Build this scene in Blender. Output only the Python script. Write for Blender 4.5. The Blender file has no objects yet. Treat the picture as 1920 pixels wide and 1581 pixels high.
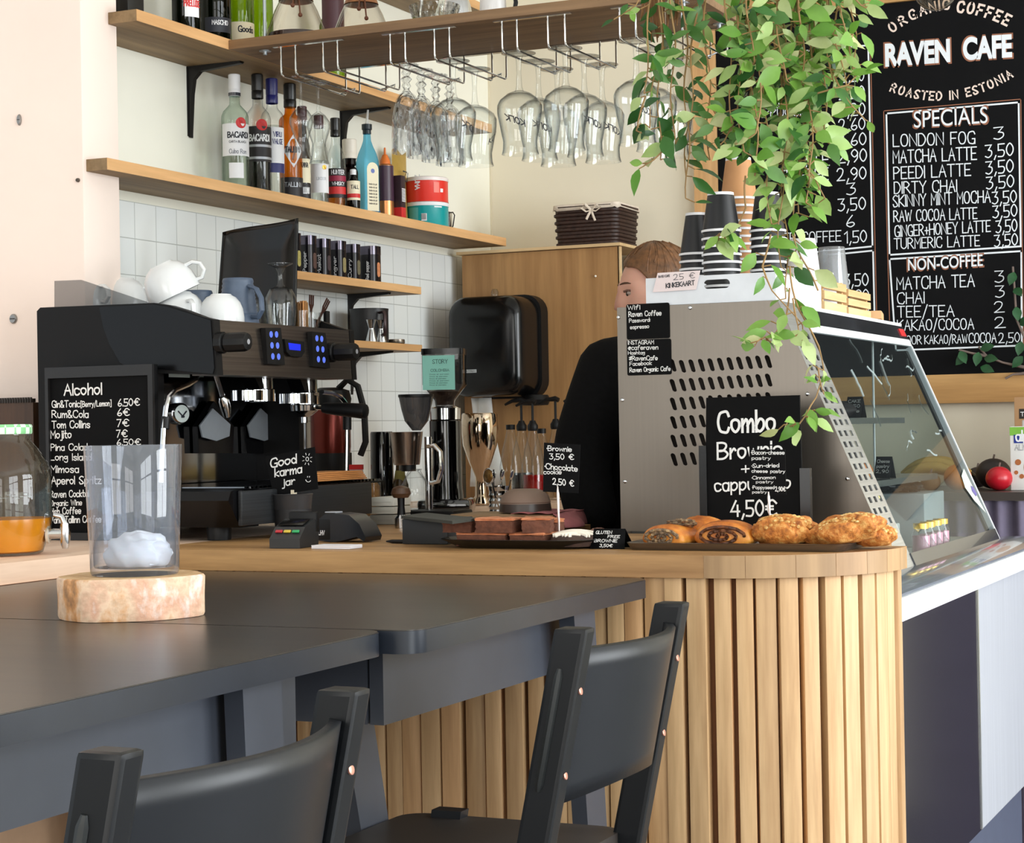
import bpy, bmesh, math, random
from mathutils import Vector, Matrix
random.seed(7)
S = bpy.context.scene
COL = S.collection
PI = math.pi
# ---------------------------------------------------------------- camera
FOC, CAMH = 3600.0, 1.29
YAW, ROLL, PITCH = math.radians(24.43), math.radians(-1.03), math.radians(0.27)
FW = Vector((-math.sin(YAW)*math.cos(PITCH), math.cos(YAW)*math.cos(PITCH), math.sin(PITCH)))
_r0 = Vector((math.cos(YAW), math.sin(YAW), 0)); _u0 = _r0.cross(FW)
RT = _r0*math.cos(ROLL) + _u0*math.sin(ROLL)
UP = -_r0*math.sin(ROLL) + _u0*math.cos(ROLL)
EYE = Vector((0, 0, CAMH))
cam_data = bpy.data.cameras.new('camera')
cam_data.sensor_fit = 'HORIZONTAL'; cam_data.sensor_width = 36.0; cam_data.lens = FOC/1920*36
cam_data.clip_start = 0.02; cam_data.clip_end = 100
cam = bpy.data.objects.new('camera', cam_data); COL.objects.link(cam)
cam.matrix_world = Matrix(((RT.x, UP.x, -FW.x, EYE.x), (RT.y, UP.y, -FW.y, EYE.y), (RT.z, UP.z, -FW.z, EYE.z), (0, 0, 0, 1)))
S.camera = cam
# ---------------------------------------------------------------- view, world, daylight
S.view_settings.view_transform = 'Standard'; S.view_settings.look = 'None'
S.view_settings.gamma = 1.0; S.view_settings.use_curve_mapping = False
S.view_settings.exposure = -0.12
S.cycles.max_bounces = 10; S.cycles.transparent_max_bounces = 40; S.cycles.glossy_bounces = 6
S.cycles.transmission_bounces = 8; S.cycles.diffuse_bounces = 5
S.cycles.caustics_reflective = False; S.cycles.caustics_refractive = False
S.cycles.sample_clamp_indirect = 6.0
world = bpy.data.worlds.new('sky'); S.world = world; world.use_nodes = True
wn = world.node_tree.nodes; wl = world.node_tree.links
wn['Background'].inputs['Color'].default_value = (0.83, 0.92, 1.0, 1)
wn['Background'].inputs['Strength'].default_value = 1.3

def window_light(name, loc, rot, sx, sy, power, colour):
    L = bpy.data.lights.new(name, 'AREA'); L.shape = 'RECTANGLE'; L.size = sx; L.size_y = sy
    L.energy = power; L.color = colour
    o = bpy.data.objects.new(name, L); COL.objects.link(o); o.location = loc; o.rotation_euler = rot
    return o
# daylight entering through the shop windows: two in the right wall, two in the street wall behind the camera
window_light('daylight_right', (3.02, 4.0, 1.75), (0, math.radians(90), 0), 2.3, 2.6, 230, (0.93, 0.97, 1.0))
window_light('daylight_right', (3.02, 0.2, 1.75), (0, math.radians(90), 0), 2.3, 2.6, 165, (0.93, 0.97, 1.0))
window_light('daylight_street', (1.1, -3.52, 1.75), (math.radians(90), 0, 0), 2.4, 2.3, 78, (1.0, 0.95, 0.89))
window_light('daylight_street', (-2.4, -3.52, 1.75), (math.radians(90), 0, 0), 2.4, 2.3, 78, (1.0, 0.95, 0.89))

# ---------------------------------------------------------------- where a sight line meets a plane of the room
def ray(x, y): return FW + RT*((x-960)/FOC) - UP*((y-790.5)/FOC)
def PX(x, y, X): d = ray(x, y); return EYE + d*(X/d.x)
def PY(x, y, Y): d = ray(x, y); return EYE + d*(Y/d.y)
def PZ(x, y, Z): d = ray(x, y); return EYE + d*((Z-CAMH)/d.z)
def PD(x, y, D): return EYE + ray(x, y)*D

# ---------------------------------------------------------------- materials
def lin(c):
    o = []
    for v in c[:3]:
        v = v/255.0
        o.append(v/12.92 if v <= 0.04045 else ((v+0.055)/1.055)**2.4)
    return (o[0], o[1], o[2], 1.0)
def _new(name):
    m = bpy.data.materials.new(name); m.use_nodes = True
    n = m.node_tree.nodes; l = m.node_tree.links
    return m, n, l, n['Principled BSDF']
def _coord(n, l, scale=(1, 1, 1), rot=(0, 0, 0)):
    tc = n.new('ShaderNodeTexCoord'); mp = n.new('ShaderNodeMapping')
    l.new(tc.outputs['Object'], mp.inputs['Vector'])
    mp.inputs['Scale'].default_value = scale; mp.inputs['Rotation'].default_value = rot
    return mp.outputs['Vector']
def _noise(n, l, vec, scale, detail=4, rough=0.55):
    t = n.new('ShaderNodeTexNoise'); t.inputs['Scale'].default_value = scale
    t.inputs['Detail'].default_value = detail; t.inputs['Roughness'].default_value = rough
    l.new(vec, t.inputs['Vector']); return t.outputs['Fac']
def _ramp(n, l, fac, stops):
    r = n.new('ShaderNodeValToRGB'); e = r.color_ramp.elements
    e[0].position = stops[0][0]; e[0].color = stops[0][1]; e[1].position = stops[-1][0]; e[1].color = stops[-1][1]
    for p, c in stops[1:-1]:
        q = e.new(p); q.color = c
    l.new(fac, r.inputs['Fac']); return r.outputs['Color']
def _mixc(n, l, fac, a, b, mode='MIX'):
    x = n.new('ShaderNodeMix'); x.data_type = 'RGBA'; x.blend_type = mode
    for s, v in ((x.inputs[0], fac), (x.inputs[6], a), (x.inputs[7], b)):
        if hasattr(v, 'is_linked') or hasattr(v, 'links'): l.new(v, s)
        else: s.default_value = v
    return x.outputs[2]
def _bump(n, l, h, strength, dist, bsdf):
    b = n.new('ShaderNodeBump'); b.inputs['Strength'].default_value = strength; b.inputs['Distance'].default_value = dist
    l.new(h, b.inputs['Height']); l.new(b.outputs['Normal'], bsdf.inputs['Normal'])
def mat(name, col, rough=0.5, metal=0.0, var=0.06, vs=14, bump=0.0, spec=0.5, coat=0.0, emit=None, es=1.0, sss=0.0):
    """plain surface with a slight procedural unevenness of colour"""
    m, n, l, b = _new(name); c = lin(col)
    v = _coord(n, l); f = _noise(n, l, v, vs)
    lo = tuple(x*(1-var) for x in c[:3])+(1,); hi = tuple(min(1, x*(1+var)) for x in c[:3])+(1,)
    l.new(_ramp(n, l, f, [(0.3, lo), (0.7, hi)]), b.inputs['Base Color'])
    b.inputs['Roughness'].default_value = rough; b.inputs['Metallic'].default_value = metal
    b.inputs['Specular IOR Level'].default_value = spec; b.inputs['Coat Weight'].default_value = coat
    if sss: b.inputs['Subsurface Weight'].default_value = sss; b.inputs['Subsurface Scale'].default_value = 0.01
    if bump: _bump(n, l, f, bump, 0.002, b)
    if emit: b.inputs['Emission Color'].default_value = lin(emit); b.inputs['Emission Strength'].default_value = es
    return m
def wood(name, dark, light, axis='x', scale=1.0, rough=0.5, knots=0.0, island=0.0, coat=0.0, bump=0.08):
    """long-grained timber, grain along axis; knots; per-board tone when island > 0"""
    m, n, l, b = _new(name)
    k = {'x': (0.9, 14, 14), 'y': (14, 0.9, 14), 'z': (14, 14, 0.9)}[axis]
    v = _coord(n, l, tuple(q*scale for q in k))
    if island:
        g = n.new('ShaderNodeNewGeometry'); ad = n.new('ShaderNodeVectorMath'); ad.operation = 'MULTIPLY_ADD'
        l.new(v, ad.inputs[0]); ad.inputs[1].default_value = (1, 1, 1)
        cm = n.new('ShaderNodeCombineXYZ'); ml = n.new('ShaderNodeMath'); ml.operation = 'MULTIPLY'; ml.inputs[1].default_value = 37
        l.new(g.outputs['Random Per Island'], ml.inputs[0])
        for i in range(3): l.new(ml.outputs[0], cm.inputs[i])
        l.new(cm.outputs[0], ad.inputs[2]); v = ad.outputs[0]
    f1 = _noise(n, l, v, 1.5, 6, 0.6); f2 = _noise(n, l, v, 6.0, 3, 0.5)
    mid = tuple((a+c)/2 for a, c in zip(lin(dark), lin(light)))
    c1 = _ramp(n, l, f1, [(0.28, lin(dark)), (0.5, mid), (0.72, lin(light))])
    c2 = _ramp(n, l, f2, [(0.3, (0.78, 0.76, 0.74, 1)), (0.7, (1, 1, 1, 1))])
    c = _mixc(n, l, 0.55, c1, c2, 'MULTIPLY')
    if island:
        c3 = _ramp(n, l, g.outputs['Random Per Island'], [(0.0, (1-island, 1-island*1.1, 1-island*1.2, 1)), (0.55, (1, 1, 1, 1)), (1.0, (1, 1-island*0.5, 1-island*0.8, 1))])
        c = _mixc(n, l, 1.0, c, c3, 'MULTIPLY')
    if knots:
        vk = _coord(n, l, tuple(q*1.6*scale for q in {'x': (1, 2.6, 2.6), 'y': (2.6, 1, 2.6), 'z': (2.6, 2.6, 1)}[axis]))
        w = n.new('ShaderNodeTexVoronoi'); w.inputs['Scale'].default_value = 1.6; l.new(vk, w.inputs['Vector'])
        kk = _ramp(n, l, w.outputs['Distance'], [(0.02, (knots, knots, knots, 1)), (0.1, (0, 0, 0, 1))])
        c = _mixc(n, l, kk, c, tuple(q*0.25 for q in lin(dark)[:3])+(1,))
    l.new(c, b.inputs['Base Color']); b.inputs['Roughness'].default_value = rough; b.inputs['Coat Weight'].default_value = coat
    b.inputs['Coat Roughness'].default_value = 0.3
    if bump: _bump(n, l, f2, bump, 0.001, b)
    return m
def glass(name, tint=(250, 252, 252), edge=(150, 160, 165), refl=1.0, rough=0.02, body=0.0, bodycol=(255, 255, 255), pattern=0.0):
    """thin clear glass: lets light straight through, reflects by angle, tints towards its edges"""
    m, n, l, b = _new(name); n.remove(b); out = n['Material Output']
    lw = n.new('ShaderNodeLayerWeight'); lw.inputs['Blend'].default_value = 0.35
    tr = n.new('ShaderNodeBsdfTransparent'); gl = n.new('ShaderNodeBsdfGlossy'); gl.inputs['Roughness'].default_value = rough
    l.new(_ramp(n, l, lw.outputs['Facing'], [(0.25, lin(tint)), (0.97, lin(edge))]), tr.inputs['Color'])
    fr = n.new('ShaderNodeFresnel'); ge = n.new('ShaderNodeNewGeometry'); mr = n.new('ShaderNodeMapRange')
    mr.inputs['To Min'].default_value = 1.5; mr.inputs['To Max'].default_value = 1/1.5   # the same reflection from either side of the sheet
    l.new(ge.outputs['Backfacing'], mr.inputs['Value']); l.new(mr.outputs['Result'], fr.inputs['IOR'])
    ml = n.new('ShaderNodeMath'); ml.operation = 'MULTIPLY'; ml.inputs[1].default_value = refl; ml.use_clamp = True
    l.new(fr.outputs[0], ml.inputs[0])
    mx = n.new('ShaderNodeMixShader'); l.new(ml.outputs[0], mx.inputs[0]); l.new(tr.outputs[0], mx.inputs[1]); l.new(gl.outputs[0], mx.inputs[2])
    last = mx.outputs[0]
    if pattern:
        v = _coord(n, l, (1, 1, 0.35)); w = n.new('ShaderNodeTexVoronoi'); w.inputs['Scale'].default_value = pattern; l.new(v, w.inputs['Vector'])
        bp = n.new('ShaderNodeBump'); bp.inputs['Strength'].default_value = 1.0; bp.inputs['Distance'].default_value = 0.01
        l.new(w.outputs['Distance'], bp.inputs['Height'])
        for q in (gl, fr): l.new(bp.outputs['Normal'], q.inputs['Normal'])
        l.new(bp.outputs['Normal'], lw.inputs['Normal'])
    if body:
        df = n.new('ShaderNodeBsdfDiffuse'); df.inputs['Color'].default_value = lin(bodycol)
        m2 = n.new('ShaderNodeMixShader'); m2.inputs[0].default_value = body
        l.new(last, m2.inputs[1]); l.new(df.outputs[0], m2.inputs[2]); last = m2.outputs[0]
    l.new(last, out.inputs['Surface']); return m

# ---------------------------------------------------------------- mesh builder
class B:
    def __init__(s): s.v = []; s.f = []; s.m = None
    def add(s, vs, fs):
        o = len(s.v)
        for p in vs:
            p = Vector(p); s.v.append(s.m @ p if s.m is not None else p)
        s.f += [tuple(i+o for i in f) for f in fs]
        return s
    def box(s, c, d, rz=0.0, bev=0.0, rx=0.0, ry=0.0):
        hx, hy, hz = d[0]/2, d[1]/2, d[2]/2
        M = Matrix.Translation(Vector(c)) @ Matrix.Rotation(rz, 4, 'Z') @ Matrix.Rotation(ry, 4, 'Y') @ Matrix.Rotation(rx, 4, 'X')
        bm = bmesh.new(); bmesh.ops.create_cube(bm, size=1.0)
        for v in bm.verts: v.co = Vector((v.co.x*d[0], v.co.y*d[1], v.co.z*d[2]))
        if bev:
            bmesh.ops.bevel(bm, geom=list(bm.edges), offset=min(bev, min(d)*0.45), segments=2, profile=0.6, affect='EDGES')
        bm.verts.index_update()
        s.add([M @ v.co for v in bm.verts], [[v.index for v in f.verts] for f in bm.faces]); bm.free(); return s
    def span(s, a, b, bev=0.0):
        return s.box([(a[i]+b[i])/2 for i in range(3)], [abs(b[i]-a[i]) for i in range(3)], bev=bev)
    def lathe(s, prof, c=(0, 0, 0), n=24, a0=0.0, a1=2*PI):
        full = abs(a1-a0) > 2*PI-1e-4; k = n if full else n+1
        vs = []; ids = []
        for r, z in prof:
            if r < 1e-6: ids.append([len(vs)]*k); vs.append((c[0], c[1], c[2]+z))
            else:
                ids.append(list(range(len(vs), len(vs)+k)))
                for i in range(k):
                    a = a0+(a1-a0)*i/n; vs.append((c[0]+r*math.cos(a), c[1]+r*math.sin(a), c[2]+z))
        fs = []
        for p, q in zip(ids, ids[1:]):
            for i in range(n):
                j = (i+1) % k
                f = [p[i], p[j], q[j], q[i]]; g = []
                for t in f:
                    if t not in g: g.append(t)
                if len(g) > 2: fs.append(g)
        return s.add(vs, fs)
    def disc(s, c, r, n=20):
        return s.add([(c[0]+r*math.cos(2*PI*i/n), c[1]+r*math.sin(2*PI*i/n), c[2]) for i in range(n)], [list(range(n))])
    def tube(s, pts, r, n=8, closed=False, flat=1.0):
        pts = [Vector(p) for p in pts]; k = len(pts)
        rr = r if isinstance(r, (list, tuple)) else [r]*k
        t0 = (pts[1]-pts[0]).normalized(); up = Vector((0, 0, 1)) if abs(t0.z) < 0.9 else Vector((1, 0, 0))
        nn = (up - t0*up.dot(t0)).normalized(); vs = []
        for i, p in enumerate(pts):
            if closed: t = (pts[(i+1) % k]-pts[i-1]).normalized()
            else: t = (pts[min(i+1, k-1)]-pts[max(i-1, 0)]).normalized()
            nn = (nn - t*nn.dot(t)).normalized(); bb = t.cross(nn)
            for j in range(n):
                a = 2*PI*j/n; vs.append(p + nn*(rr[i]*math.cos(a)) + bb*(rr[i]*flat*math.sin(a)))
        fs = []
        for i in range(k if closed else k-1):
            o, q = i*n, ((i+1) % k)*n
            for j in range(n): fs.append((o+j, o+(j+1) % n, q+(j+1) % n, q+j))
        if not closed: fs += [tuple(range(n))[::-1], tuple(range((k-1)*n, k*n))]
        return s.add(vs, fs)
    def prism(s, poly, axis, a, b):
        """2D polygon extruded along axis from a to b; the other two axes in xyz order"""
        def P(u, w, t): return {'x': (t, u, w), 'y': (u, t, w), 'z': (u, w, t)}[axis]
        n = len(poly); vs = [P(u, w, a) for u, w in poly]+[P(u, w, b) for u, w in poly]
        fs = [tuple(range(n))[::-1], tuple(range(n, 2*n))]+[(i, (i+1) % n, (i+1) % n+n, i+n) for i in range(n)]
        return s.add(vs, fs)
    def ell(s, c, r, n=16, m=10):
        if not hasattr(r, '__len__'): r = (r, r, r)
        vs = []; fs = []
        for i in range(m+1):
            t = PI*i/m
            for j in range(n):
                a = 2*PI*j/n; vs.append((c[0]+r[0]*math.sin(t)*math.cos(a), c[1]+r[1]*math.sin(t)*math.sin(a), c[2]+r[2]*math.cos(t)))
        for i in range(m):
            for j in range(n): fs.append((i*n+j, (i+1)*n+j, (i+1)*n+(j+1) % n, i*n+(j+1) % n))
        bm = bmesh.new(); bv = [bm.verts.new(v) for v in vs]
        for f in fs: bm.faces.new([bv[i] for i in f])
        bmesh.ops.remove_doubles(bm, verts=bm.verts, dist=1e-7)
        bm.verts.index_update()
        s.add([v.co.copy() for v in bm.verts], [[v.index for v in f.verts] for f in bm.faces]); bm.free(); return s
    def grid(s, fn, nu, nv, wrap=False):
        vs = [fn(i/nu, j/nv) for j in range(nv+1) for i in range(nu+1)]; w = nu+1
        return s.add(vs, [(j*w+i, j*w+i+1, (j+1)*w+i+1, (j+1)*w+i) for j in range(nv) for i in range(nu)])
    def build(s, name, m, parent=None, ang=38, fix=True, kind=None, solid=0.0, sub=0):
        me = bpy.data.meshes.new(name); o = bpy.data.objects.new(name, me)
        root = parent
        while root is not None and root.parent is not None: root = root.parent
        off = Vector(root.location) if root is not None and root.get('_w', 1) else Vector((0, 0, 0))
        s2 = [tuple(v-off) for v in s.v]
        me.from_pydata(s2, [], s.f)
        if fix:
            bm = bmesh.new(); bm.from_mesh(me); bmesh.ops.recalc_face_normals(bm, faces=bm.faces); bm.to_mesh(me); bm.free()
        me.materials.append(m)
        if ang:
            me.polygons.foreach_set('use_smooth', [True]*len(me.polygons)); me.set_sharp_from_angle(angle=math.radians(ang))
        COL.objects.link(o)
        if parent is not None: o.parent = parent
        if solid:
            q = o.modifiers.new('thickness', 'SOLIDIFY'); q.thickness = solid; q.offset = 0
        if sub:
            q = o.modifiers.new('smooth', 'SUBSURF'); q.levels = sub; q.render_levels = sub
        if kind: o['kind'] = kind
        return o
def tag(o, label, cat, group=None):
    o['label'] = label; o['category'] = cat
    if group: o['group'] = group
    return o
def thing(name, loc, label, cat, group=None, rz=0.0):
    """Empty at the thing's base; parts are built in room coordinates and hang under it"""
    o = bpy.data.objects.new(name, None); COL.objects.link(o); o.location = loc; o.rotation_euler = (0, 0, rz)
    o.empty_display_size = 0.05
    return tag(o, label, cat, group)
def local(name, loc, label, cat, group=None, rz=0.0):
    """Empty whose parts are built about its own origin"""
    o = thing(name, loc, label, cat, group, rz); o['_w'] = 0; return o
def dup(root, loc, label=None, rz=None, group=None):
    r = root.copy(); COL.objects.link(r); r.location = loc
    if rz is not None: r.rotation_euler = (r.rotation_euler[0], r.rotation_euler[1], rz)
    if label: r['label'] = label
    if group: r['group'] = group
    for ch in list(root.children):
        c = ch.copy(); COL.objects.link(c); c.parent = r
        for g in list(ch.children):
            d = g.copy(); COL.objects.link(d); d.parent = c
    return r
def struct(b, name, m, **k):
    return b.build(name, m, None, kind='structure', **k)

# ---------------------------------------------------------------- hand lettering: one stroke font, drawn as flat painted ribbons
_G = {'A':'03 3d 63;17 57','B':'03 0d;~0d 3d 5c 5a 38 08;~08 48 66 54 33 03','C':'~6b 5d 3d 1c 08 14 33 53 65','D':'03 0d;~0d 3d 5b 68 55 33 03','E':'5d 0d 03 53;08 48','F':'5d 0d 03;08 48','G':'~6b 5d 3d 1c 08 14 33 53 65;67 63;67 47','H':'03 0d;63 6d;08 68','I':'03 0d','J':'~4d 45 33 13 05','K':'03 0d;6d 08 63','L':'0d 03 53','M':'03 0d 37 6d 63','N':'03 0d 63 6d','O':'~3d 1c 08 14 33 54 68 5c 3d','P':'03 0d;~0d 3d 5b 5a 38 08','Q':'~3d 1c 08 14 33 54 68 5c 3d;46 62','R':'03 0d;~0d 3d 5b 5a 38 08;28 63','S':'~5c 3d 1c 0a 28 46 54 33 13 05','T':'0d 6d;3d 33','U':'~0d 06 14 33 54 66 6d','V':'0d 33 6d','W':'0d 23 4b 63 8d','X':'0d 63;6d 03','Y':'0d 38 6d;38 33','Z':'0d 6d 03 63',
 'a':'~48 29 08 05 13 33 46;49 43','b':'0d 03;~06 29 48 45 23 04','c':'~48 29 08 05 13 33 44','d':'4d 43;~46 29 08 05 23 45','e':'~06 46 48 29 08 05 13 33 44','f':'~4c 3d 2c 13;09 39','g':'~48 29 08 06 25 47;~49 42 30 10 01','h':'0d 03;~06 29 48 43','i':'09 03;0b 0c','j':'~29 21 10 00;2b 2c','k':'0d 03;49 06 43','l':'0d 03','m':'09 03;~06 29 37 33;~36 59 67 63','n':'09 03;~06 29 48 43','o':'~29 08 05 23 45 48 29','p':'09 00;~07 29 48 45 23 04','q':'49 40;~48 29 08 05 23 45','r':'09 03;~06 29 38','s':'~48 29 08 26 45 33 13 04','t':'1d 14 23 33;09 39','u':'~09 05 13 33 46;49 43','v':'09 23 49','w':'09 13 38 53 69','x':'09 43;49 03','y':'09 24;49 23 00','z':'09 49 03 43',
 '0':'~2d 0a 06 23 46 4a 2d','1':'0b 2d 23','2':'~0b 1d 3d 4b 37 03;03 53','3':'0d 4d 29;~29 48 45 23 04','4':'3d 06 56;43 4a','5':'4d 0d 08;~08 38 46 33 03','6':'~3d 19 05 23 45 37 06','7':'0d 4d 13','8':'~28 0b 2d 4b 28 05 23 45 28','9':'~49 27 0a 2d 4b 49;~49 46 23','.':'03 04','!':'0d 06;03 04',',':'14 01','-':'07 37','+':'07 47;2a 24','/':'01 4e','&':'~53 0b 2d 3b 05 13 33 56','€':'~6b 4d 2c 18 24 43 64;09 49;07 47','[':'2e 0e 01 21',']':'0e 2e 21 01','(':'~1e 09 11','@':'~46 38 26 35 46 58 3a 18 06 23 43','#':'14 3c;34 5c;06 56;0a 5a',':':'04 05;08 09','*':'07 08',"'":'0c 0d',' ':'','?':'~0b 2d 4b 27;24 23','%':'03 5d','_':'03 53'}
def _strokes(ch):
    out = []
    for st in _G.get(ch, '').split(';'):
        if not st: continue
        sm = st[0] == '~'; st = st.lstrip('~')
        p = [(int(q[0], 16)/10.0, (int(q[1], 16)-3)/10.0) for q in st.split()]
        if sm and len(p) > 2:
            r = []; cl = p[0] == p[-1]; n = len(p)
            for i in range(n-1):
                a = p[i-1] if i else (p[-2] if cl else p[0]); b, c = p[i], p[i+1]
                d = p[i+2] if i+2 < n else (p[1] if cl else p[-1])
                for k in range(4):
                    t = k/4.0
                    r.append(tuple(0.5*(2*b[j]+(c[j]-a[j])*t+(2*a[j]-5*b[j]+4*c[j]-d[j])*t*t+(3*b[j]-a[j]-3*c[j]+d[j])*t**3) for j in (0, 1)))
            p = r+[p[-1]]
        out.append(p)
    return out
def layout(s, gap=0.17):
    x = 0.0; res = []
    for ch in s:
        st = _strokes(ch); w = max([q[0] for t in st for q in t], default=0.3)
        res += [[(q[0]+x, q[1]) for q in t] for t in st]; x += w+gap
    return res, max(x-gap, 0.01)
def ribbons(b, lines, w, fn, lift=None):
    """lines: 2D polylines; w: stroke width in the same unit; fn maps (u, v) to a point"""
    for ip, p in enumerate(lines):
        up_ = lift*(0.00012*(ip % 5)) if lift is not None else Vector((0, 0, 0))
        q = [p[0]]
        for t in p[1:]:
            if abs(t[0]-q[-1][0])+abs(t[1]-q[-1][1]) > 1e-9: q.append(t)
        if len(q) < 2: continue
        n = len(q); L = []
        for i in range(n):
            a = q[max(i-1, 0)]; c = q[min(i+1, n-1)]; m = q[i]
            d1 = Vector((m[0]-a[0], m[1]-a[1])); d2 = Vector((c[0]-m[0], c[1]-m[1]))
            if d1.length < 1e-9: d1 = d2
            if d2.length < 1e-9: d2 = d1
            d1 = d1.normalized(); d2 = d2.normalized(); t = d1+d2
            t = t.normalized() if t.length > 0.35 else d1
            k = 1.0/max(0.62, t.dot(d1)); h = w/2*k
            ext = 0.0
            if i == 0: ext = -w/2
            if i == n-1: ext = w/2
            L.append((m[0]+t.x*ext-t.y*h, m[1]+t.y*ext+t.x*h, m[0]+t.x*ext+t.y*h, m[1]+t.y*ext-t.x*h))
        rise = [(up_+lift*(0.00009*i/n) if lift is not None else up_) for i in range(n)]
        b.add([Vector(fn(c[0], c[1]))+rise[i] for i, c in enumerate(L)]+[Vector(fn(c[2], c[3]))+rise[i] for i, c in enumerate(L)], [(i, i+1, n+i+1, n+i) for i in range(n-1)])
def write(b, s, o, xd, yd, size, w, width=None, gap=0.17):
    """lettering on a flat face: o baseline start, xd / yd unit directions, size cap height, w stroke width (m)"""
    lines, W = layout(s, gap); o = Vector(o); xd = Vector(xd); yd = Vector(yd)
    kx = (width/W) if width else size
    lines = [[(x*kx, y*size) for x, y in p] for p in lines]
    ribbons(b, lines, w, lambda u, v: o+xd*u+yd*v, xd.cross(yd).normalized())
def wpx(b, s, x0, y0, x1, y1, h, pl, w=0.16, off=0.0008):
    """lettering whose baseline runs between two sight lines on the plane pl = ('x'|'y', value); h cap height in photo pixels"""
    f = PX if pl[0] == 'x' else PY
    nrm = Vector((1, 0, 0)) if pl[0] == 'x' else Vector((0, -1, 0))
    a = f(x0, y0, pl[1]); c = f(x1, y1, pl[1]); d = c-a
    depth = (a-EYE).dot(FW); size = h*depth/FOC
    write(b, s, a+nrm*off, d.normalized(), (0, 0, 1), size, size*w, d.length)
def bold(s, x0, y0, x1, y1, h, Y, off, name, m, parent, fat):
    """heavy painted capitals filling the stretch between two sight lines on the plane Y"""
    cu = bpy.data.curves.new(name, 'FONT'); cu.body = s; cu.size = 1.0; cu.offset = fat; tmp = bpy.data.objects.new('tmp_text', cu); COL.objects.link(tmp)
    me = bpy.data.meshes.new_from_object(tmp.evaluated_get(bpy.context.evaluated_depsgraph_get())); bpy.data.objects.remove(tmp)
    a, c = PY(x0, y0, Y), PY(x1, y1, Y); d = c-a; L = d.length; d.normalize(); H = h*(a-EYE).dot(FW)/FOC
    us = [v.co.x for v in me.vertices]; ws = [v.co.y for v in me.vertices]; u0, u1, w0, w1 = min(us), max(us), min(ws), max(ws)
    b = B(); b.add([a+d*((v.co.x-u0)/(u1-u0)*L)+Vector((0, -off, (v.co.y-w0)/(w1-w0)*H)) for v in me.vertices], [list(p.vertices) for p in me.polygons]); bpy.data.meshes.remove(me)
    return b.build(name, m, parent, ang=0, fix=False)
def wcyl(b, s, c, r, a0, z, size, w, width, up=True):
    """lettering wrapped round an upright cylinder, centred on angle a0"""
    lines, W = layout(s); k = width/W
    lines = [[((x-W/2)*k, y*size) for x, y in p] for p in lines]
    if up: ribbons(b, lines, w, lambda u, v: Vector((c[0]+r*math.cos(a0+u/r), c[1]+r*math.sin(a0+u/r), c[2]+z+v)))
    else: ribbons(b, lines, w, lambda u, v: Vector((c[0]+r*math.cos(a0+v/r), c[1]+r*math.sin(a0+v/r), c[2]+z-u)))
# ================================================================ the room
XW, YB = -2.96, 6.36                       # left wall face, back wall face
M_wall = mat('wall_paint', (243, 241, 226), 0.85, var=0.02, vs=3)
M_wallb = mat('wall_paint_back', (231, 222, 201), 0.85, var=0.02, vs=3)
M_pillar = mat('pillar_paint', (250, 232, 220), 0.8, var=0.03, vs=2)
M_floor = mat('floor_screed', (120, 122, 126), 0.45, var=0.12, vs=5)
M_ceil = mat('ceiling_paint', (245, 243, 238), 0.9, var=0.01)
M_frame = mat('window_frame_white', (238, 238, 236), 0.5)
def tile_mat():
    m, n, l, b = _new('wall_tile')
    tc = n.new('ShaderNodeTexCoord'); sp = n.new('ShaderNodeSeparateXYZ'); cm = n.new('ShaderNodeCombineXYZ')
    l.new(tc.outputs['Object'], sp.inputs[0]); l.new(sp.outputs['Y'], cm.inputs['X']); l.new(sp.outputs['Z'], cm.inputs['Y'])
    t = n.new('ShaderNodeTexBrick'); t.offset = 0.0; t.squash = 1.0
    for k, v in (('Scale', 1.0), ('Mortar Size', 0.0014), ('Mortar Smooth', 0.2), ('Brick Width', 0.0955), ('Row Height', 0.0955), ('Bias', 0.0)): t.inputs[k].default_value = v
    t.inputs['Color1'].default_value = lin((240, 243, 240)); t.inputs['Color2'].default_value = lin((234, 238, 237)); t.inputs['Mortar'].default_value = lin((186, 190, 186))
    l.new(cm.outputs[0], t.inputs['Vector']); l.new(t.outputs['Color'], b.inputs['Base Color']); b.inputs['Roughness'].default_value = 0.42
    _bump(n, l, t.outputs['Fac'], -0.15, 0.001, b); return m
struct(B().span((-6, -3.6, -0.1), (3.2, 6.5, 0)), 'floor', M_floor)
struct(B().span((-6, -3.6, 3.4), (3.2, 6.5, 3.5)), 'ceiling', M_ceil)
struct(B().span((-3.15, 3.9, 0), (XW, 6.5, 3.4)), 'wall_left', M_wall)
struct(B().span((XW, YB, 0), (3.2, 6.5, 3.4)), 'wall_back', M_wallb)
b = B(); b.span((XW, YB-0.004, 1.9), (XW+0.006, YB, 3.4)); struct(b, 'trim_1', mat('corner_bead', (224, 214, 190), 0.8))
# wall pier at the left that the wall shelves run up to
PY0 = 3.755; PXR = PY(157, 400, PY0).x
struct(B().span((-6, PY0, 0), (PXR, 3.9, 3.4), bev=0.004), 'wall_front', M_pillar)
M_screw = mat('dull_steel', (150, 148, 145), 0.4, 0.8)
def fixing(name, x, y, r, lab, long=1.0, m=M_screw):
    p = PY(x, y, PY0); t = thing(name, p, lab, 'fixing')
    b = B(); b.m = Matrix.Translation(p) @ Matrix.Rotation(PI/2, 4, 'X'); b.lathe([(0, 0.006), (r*0.8, 0.006), (r, 0.003), (r, 0)], n=14)
    if long != 1:
        for i, v in enumerate(b.v): b.v[i] = Vector((v.x, v.y, p.z+(v.z-p.z)*long))
    b.build('plate', m, t); b = B().span((p.x-r*0.6, p.y-0.0075, p.z-r*0.12), (p.x+r*0.6, p.y-0.0055, p.z+r*0.12)); b.build('slot', mat('slot_dark', (70, 66, 62), 0.6), t)
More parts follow.
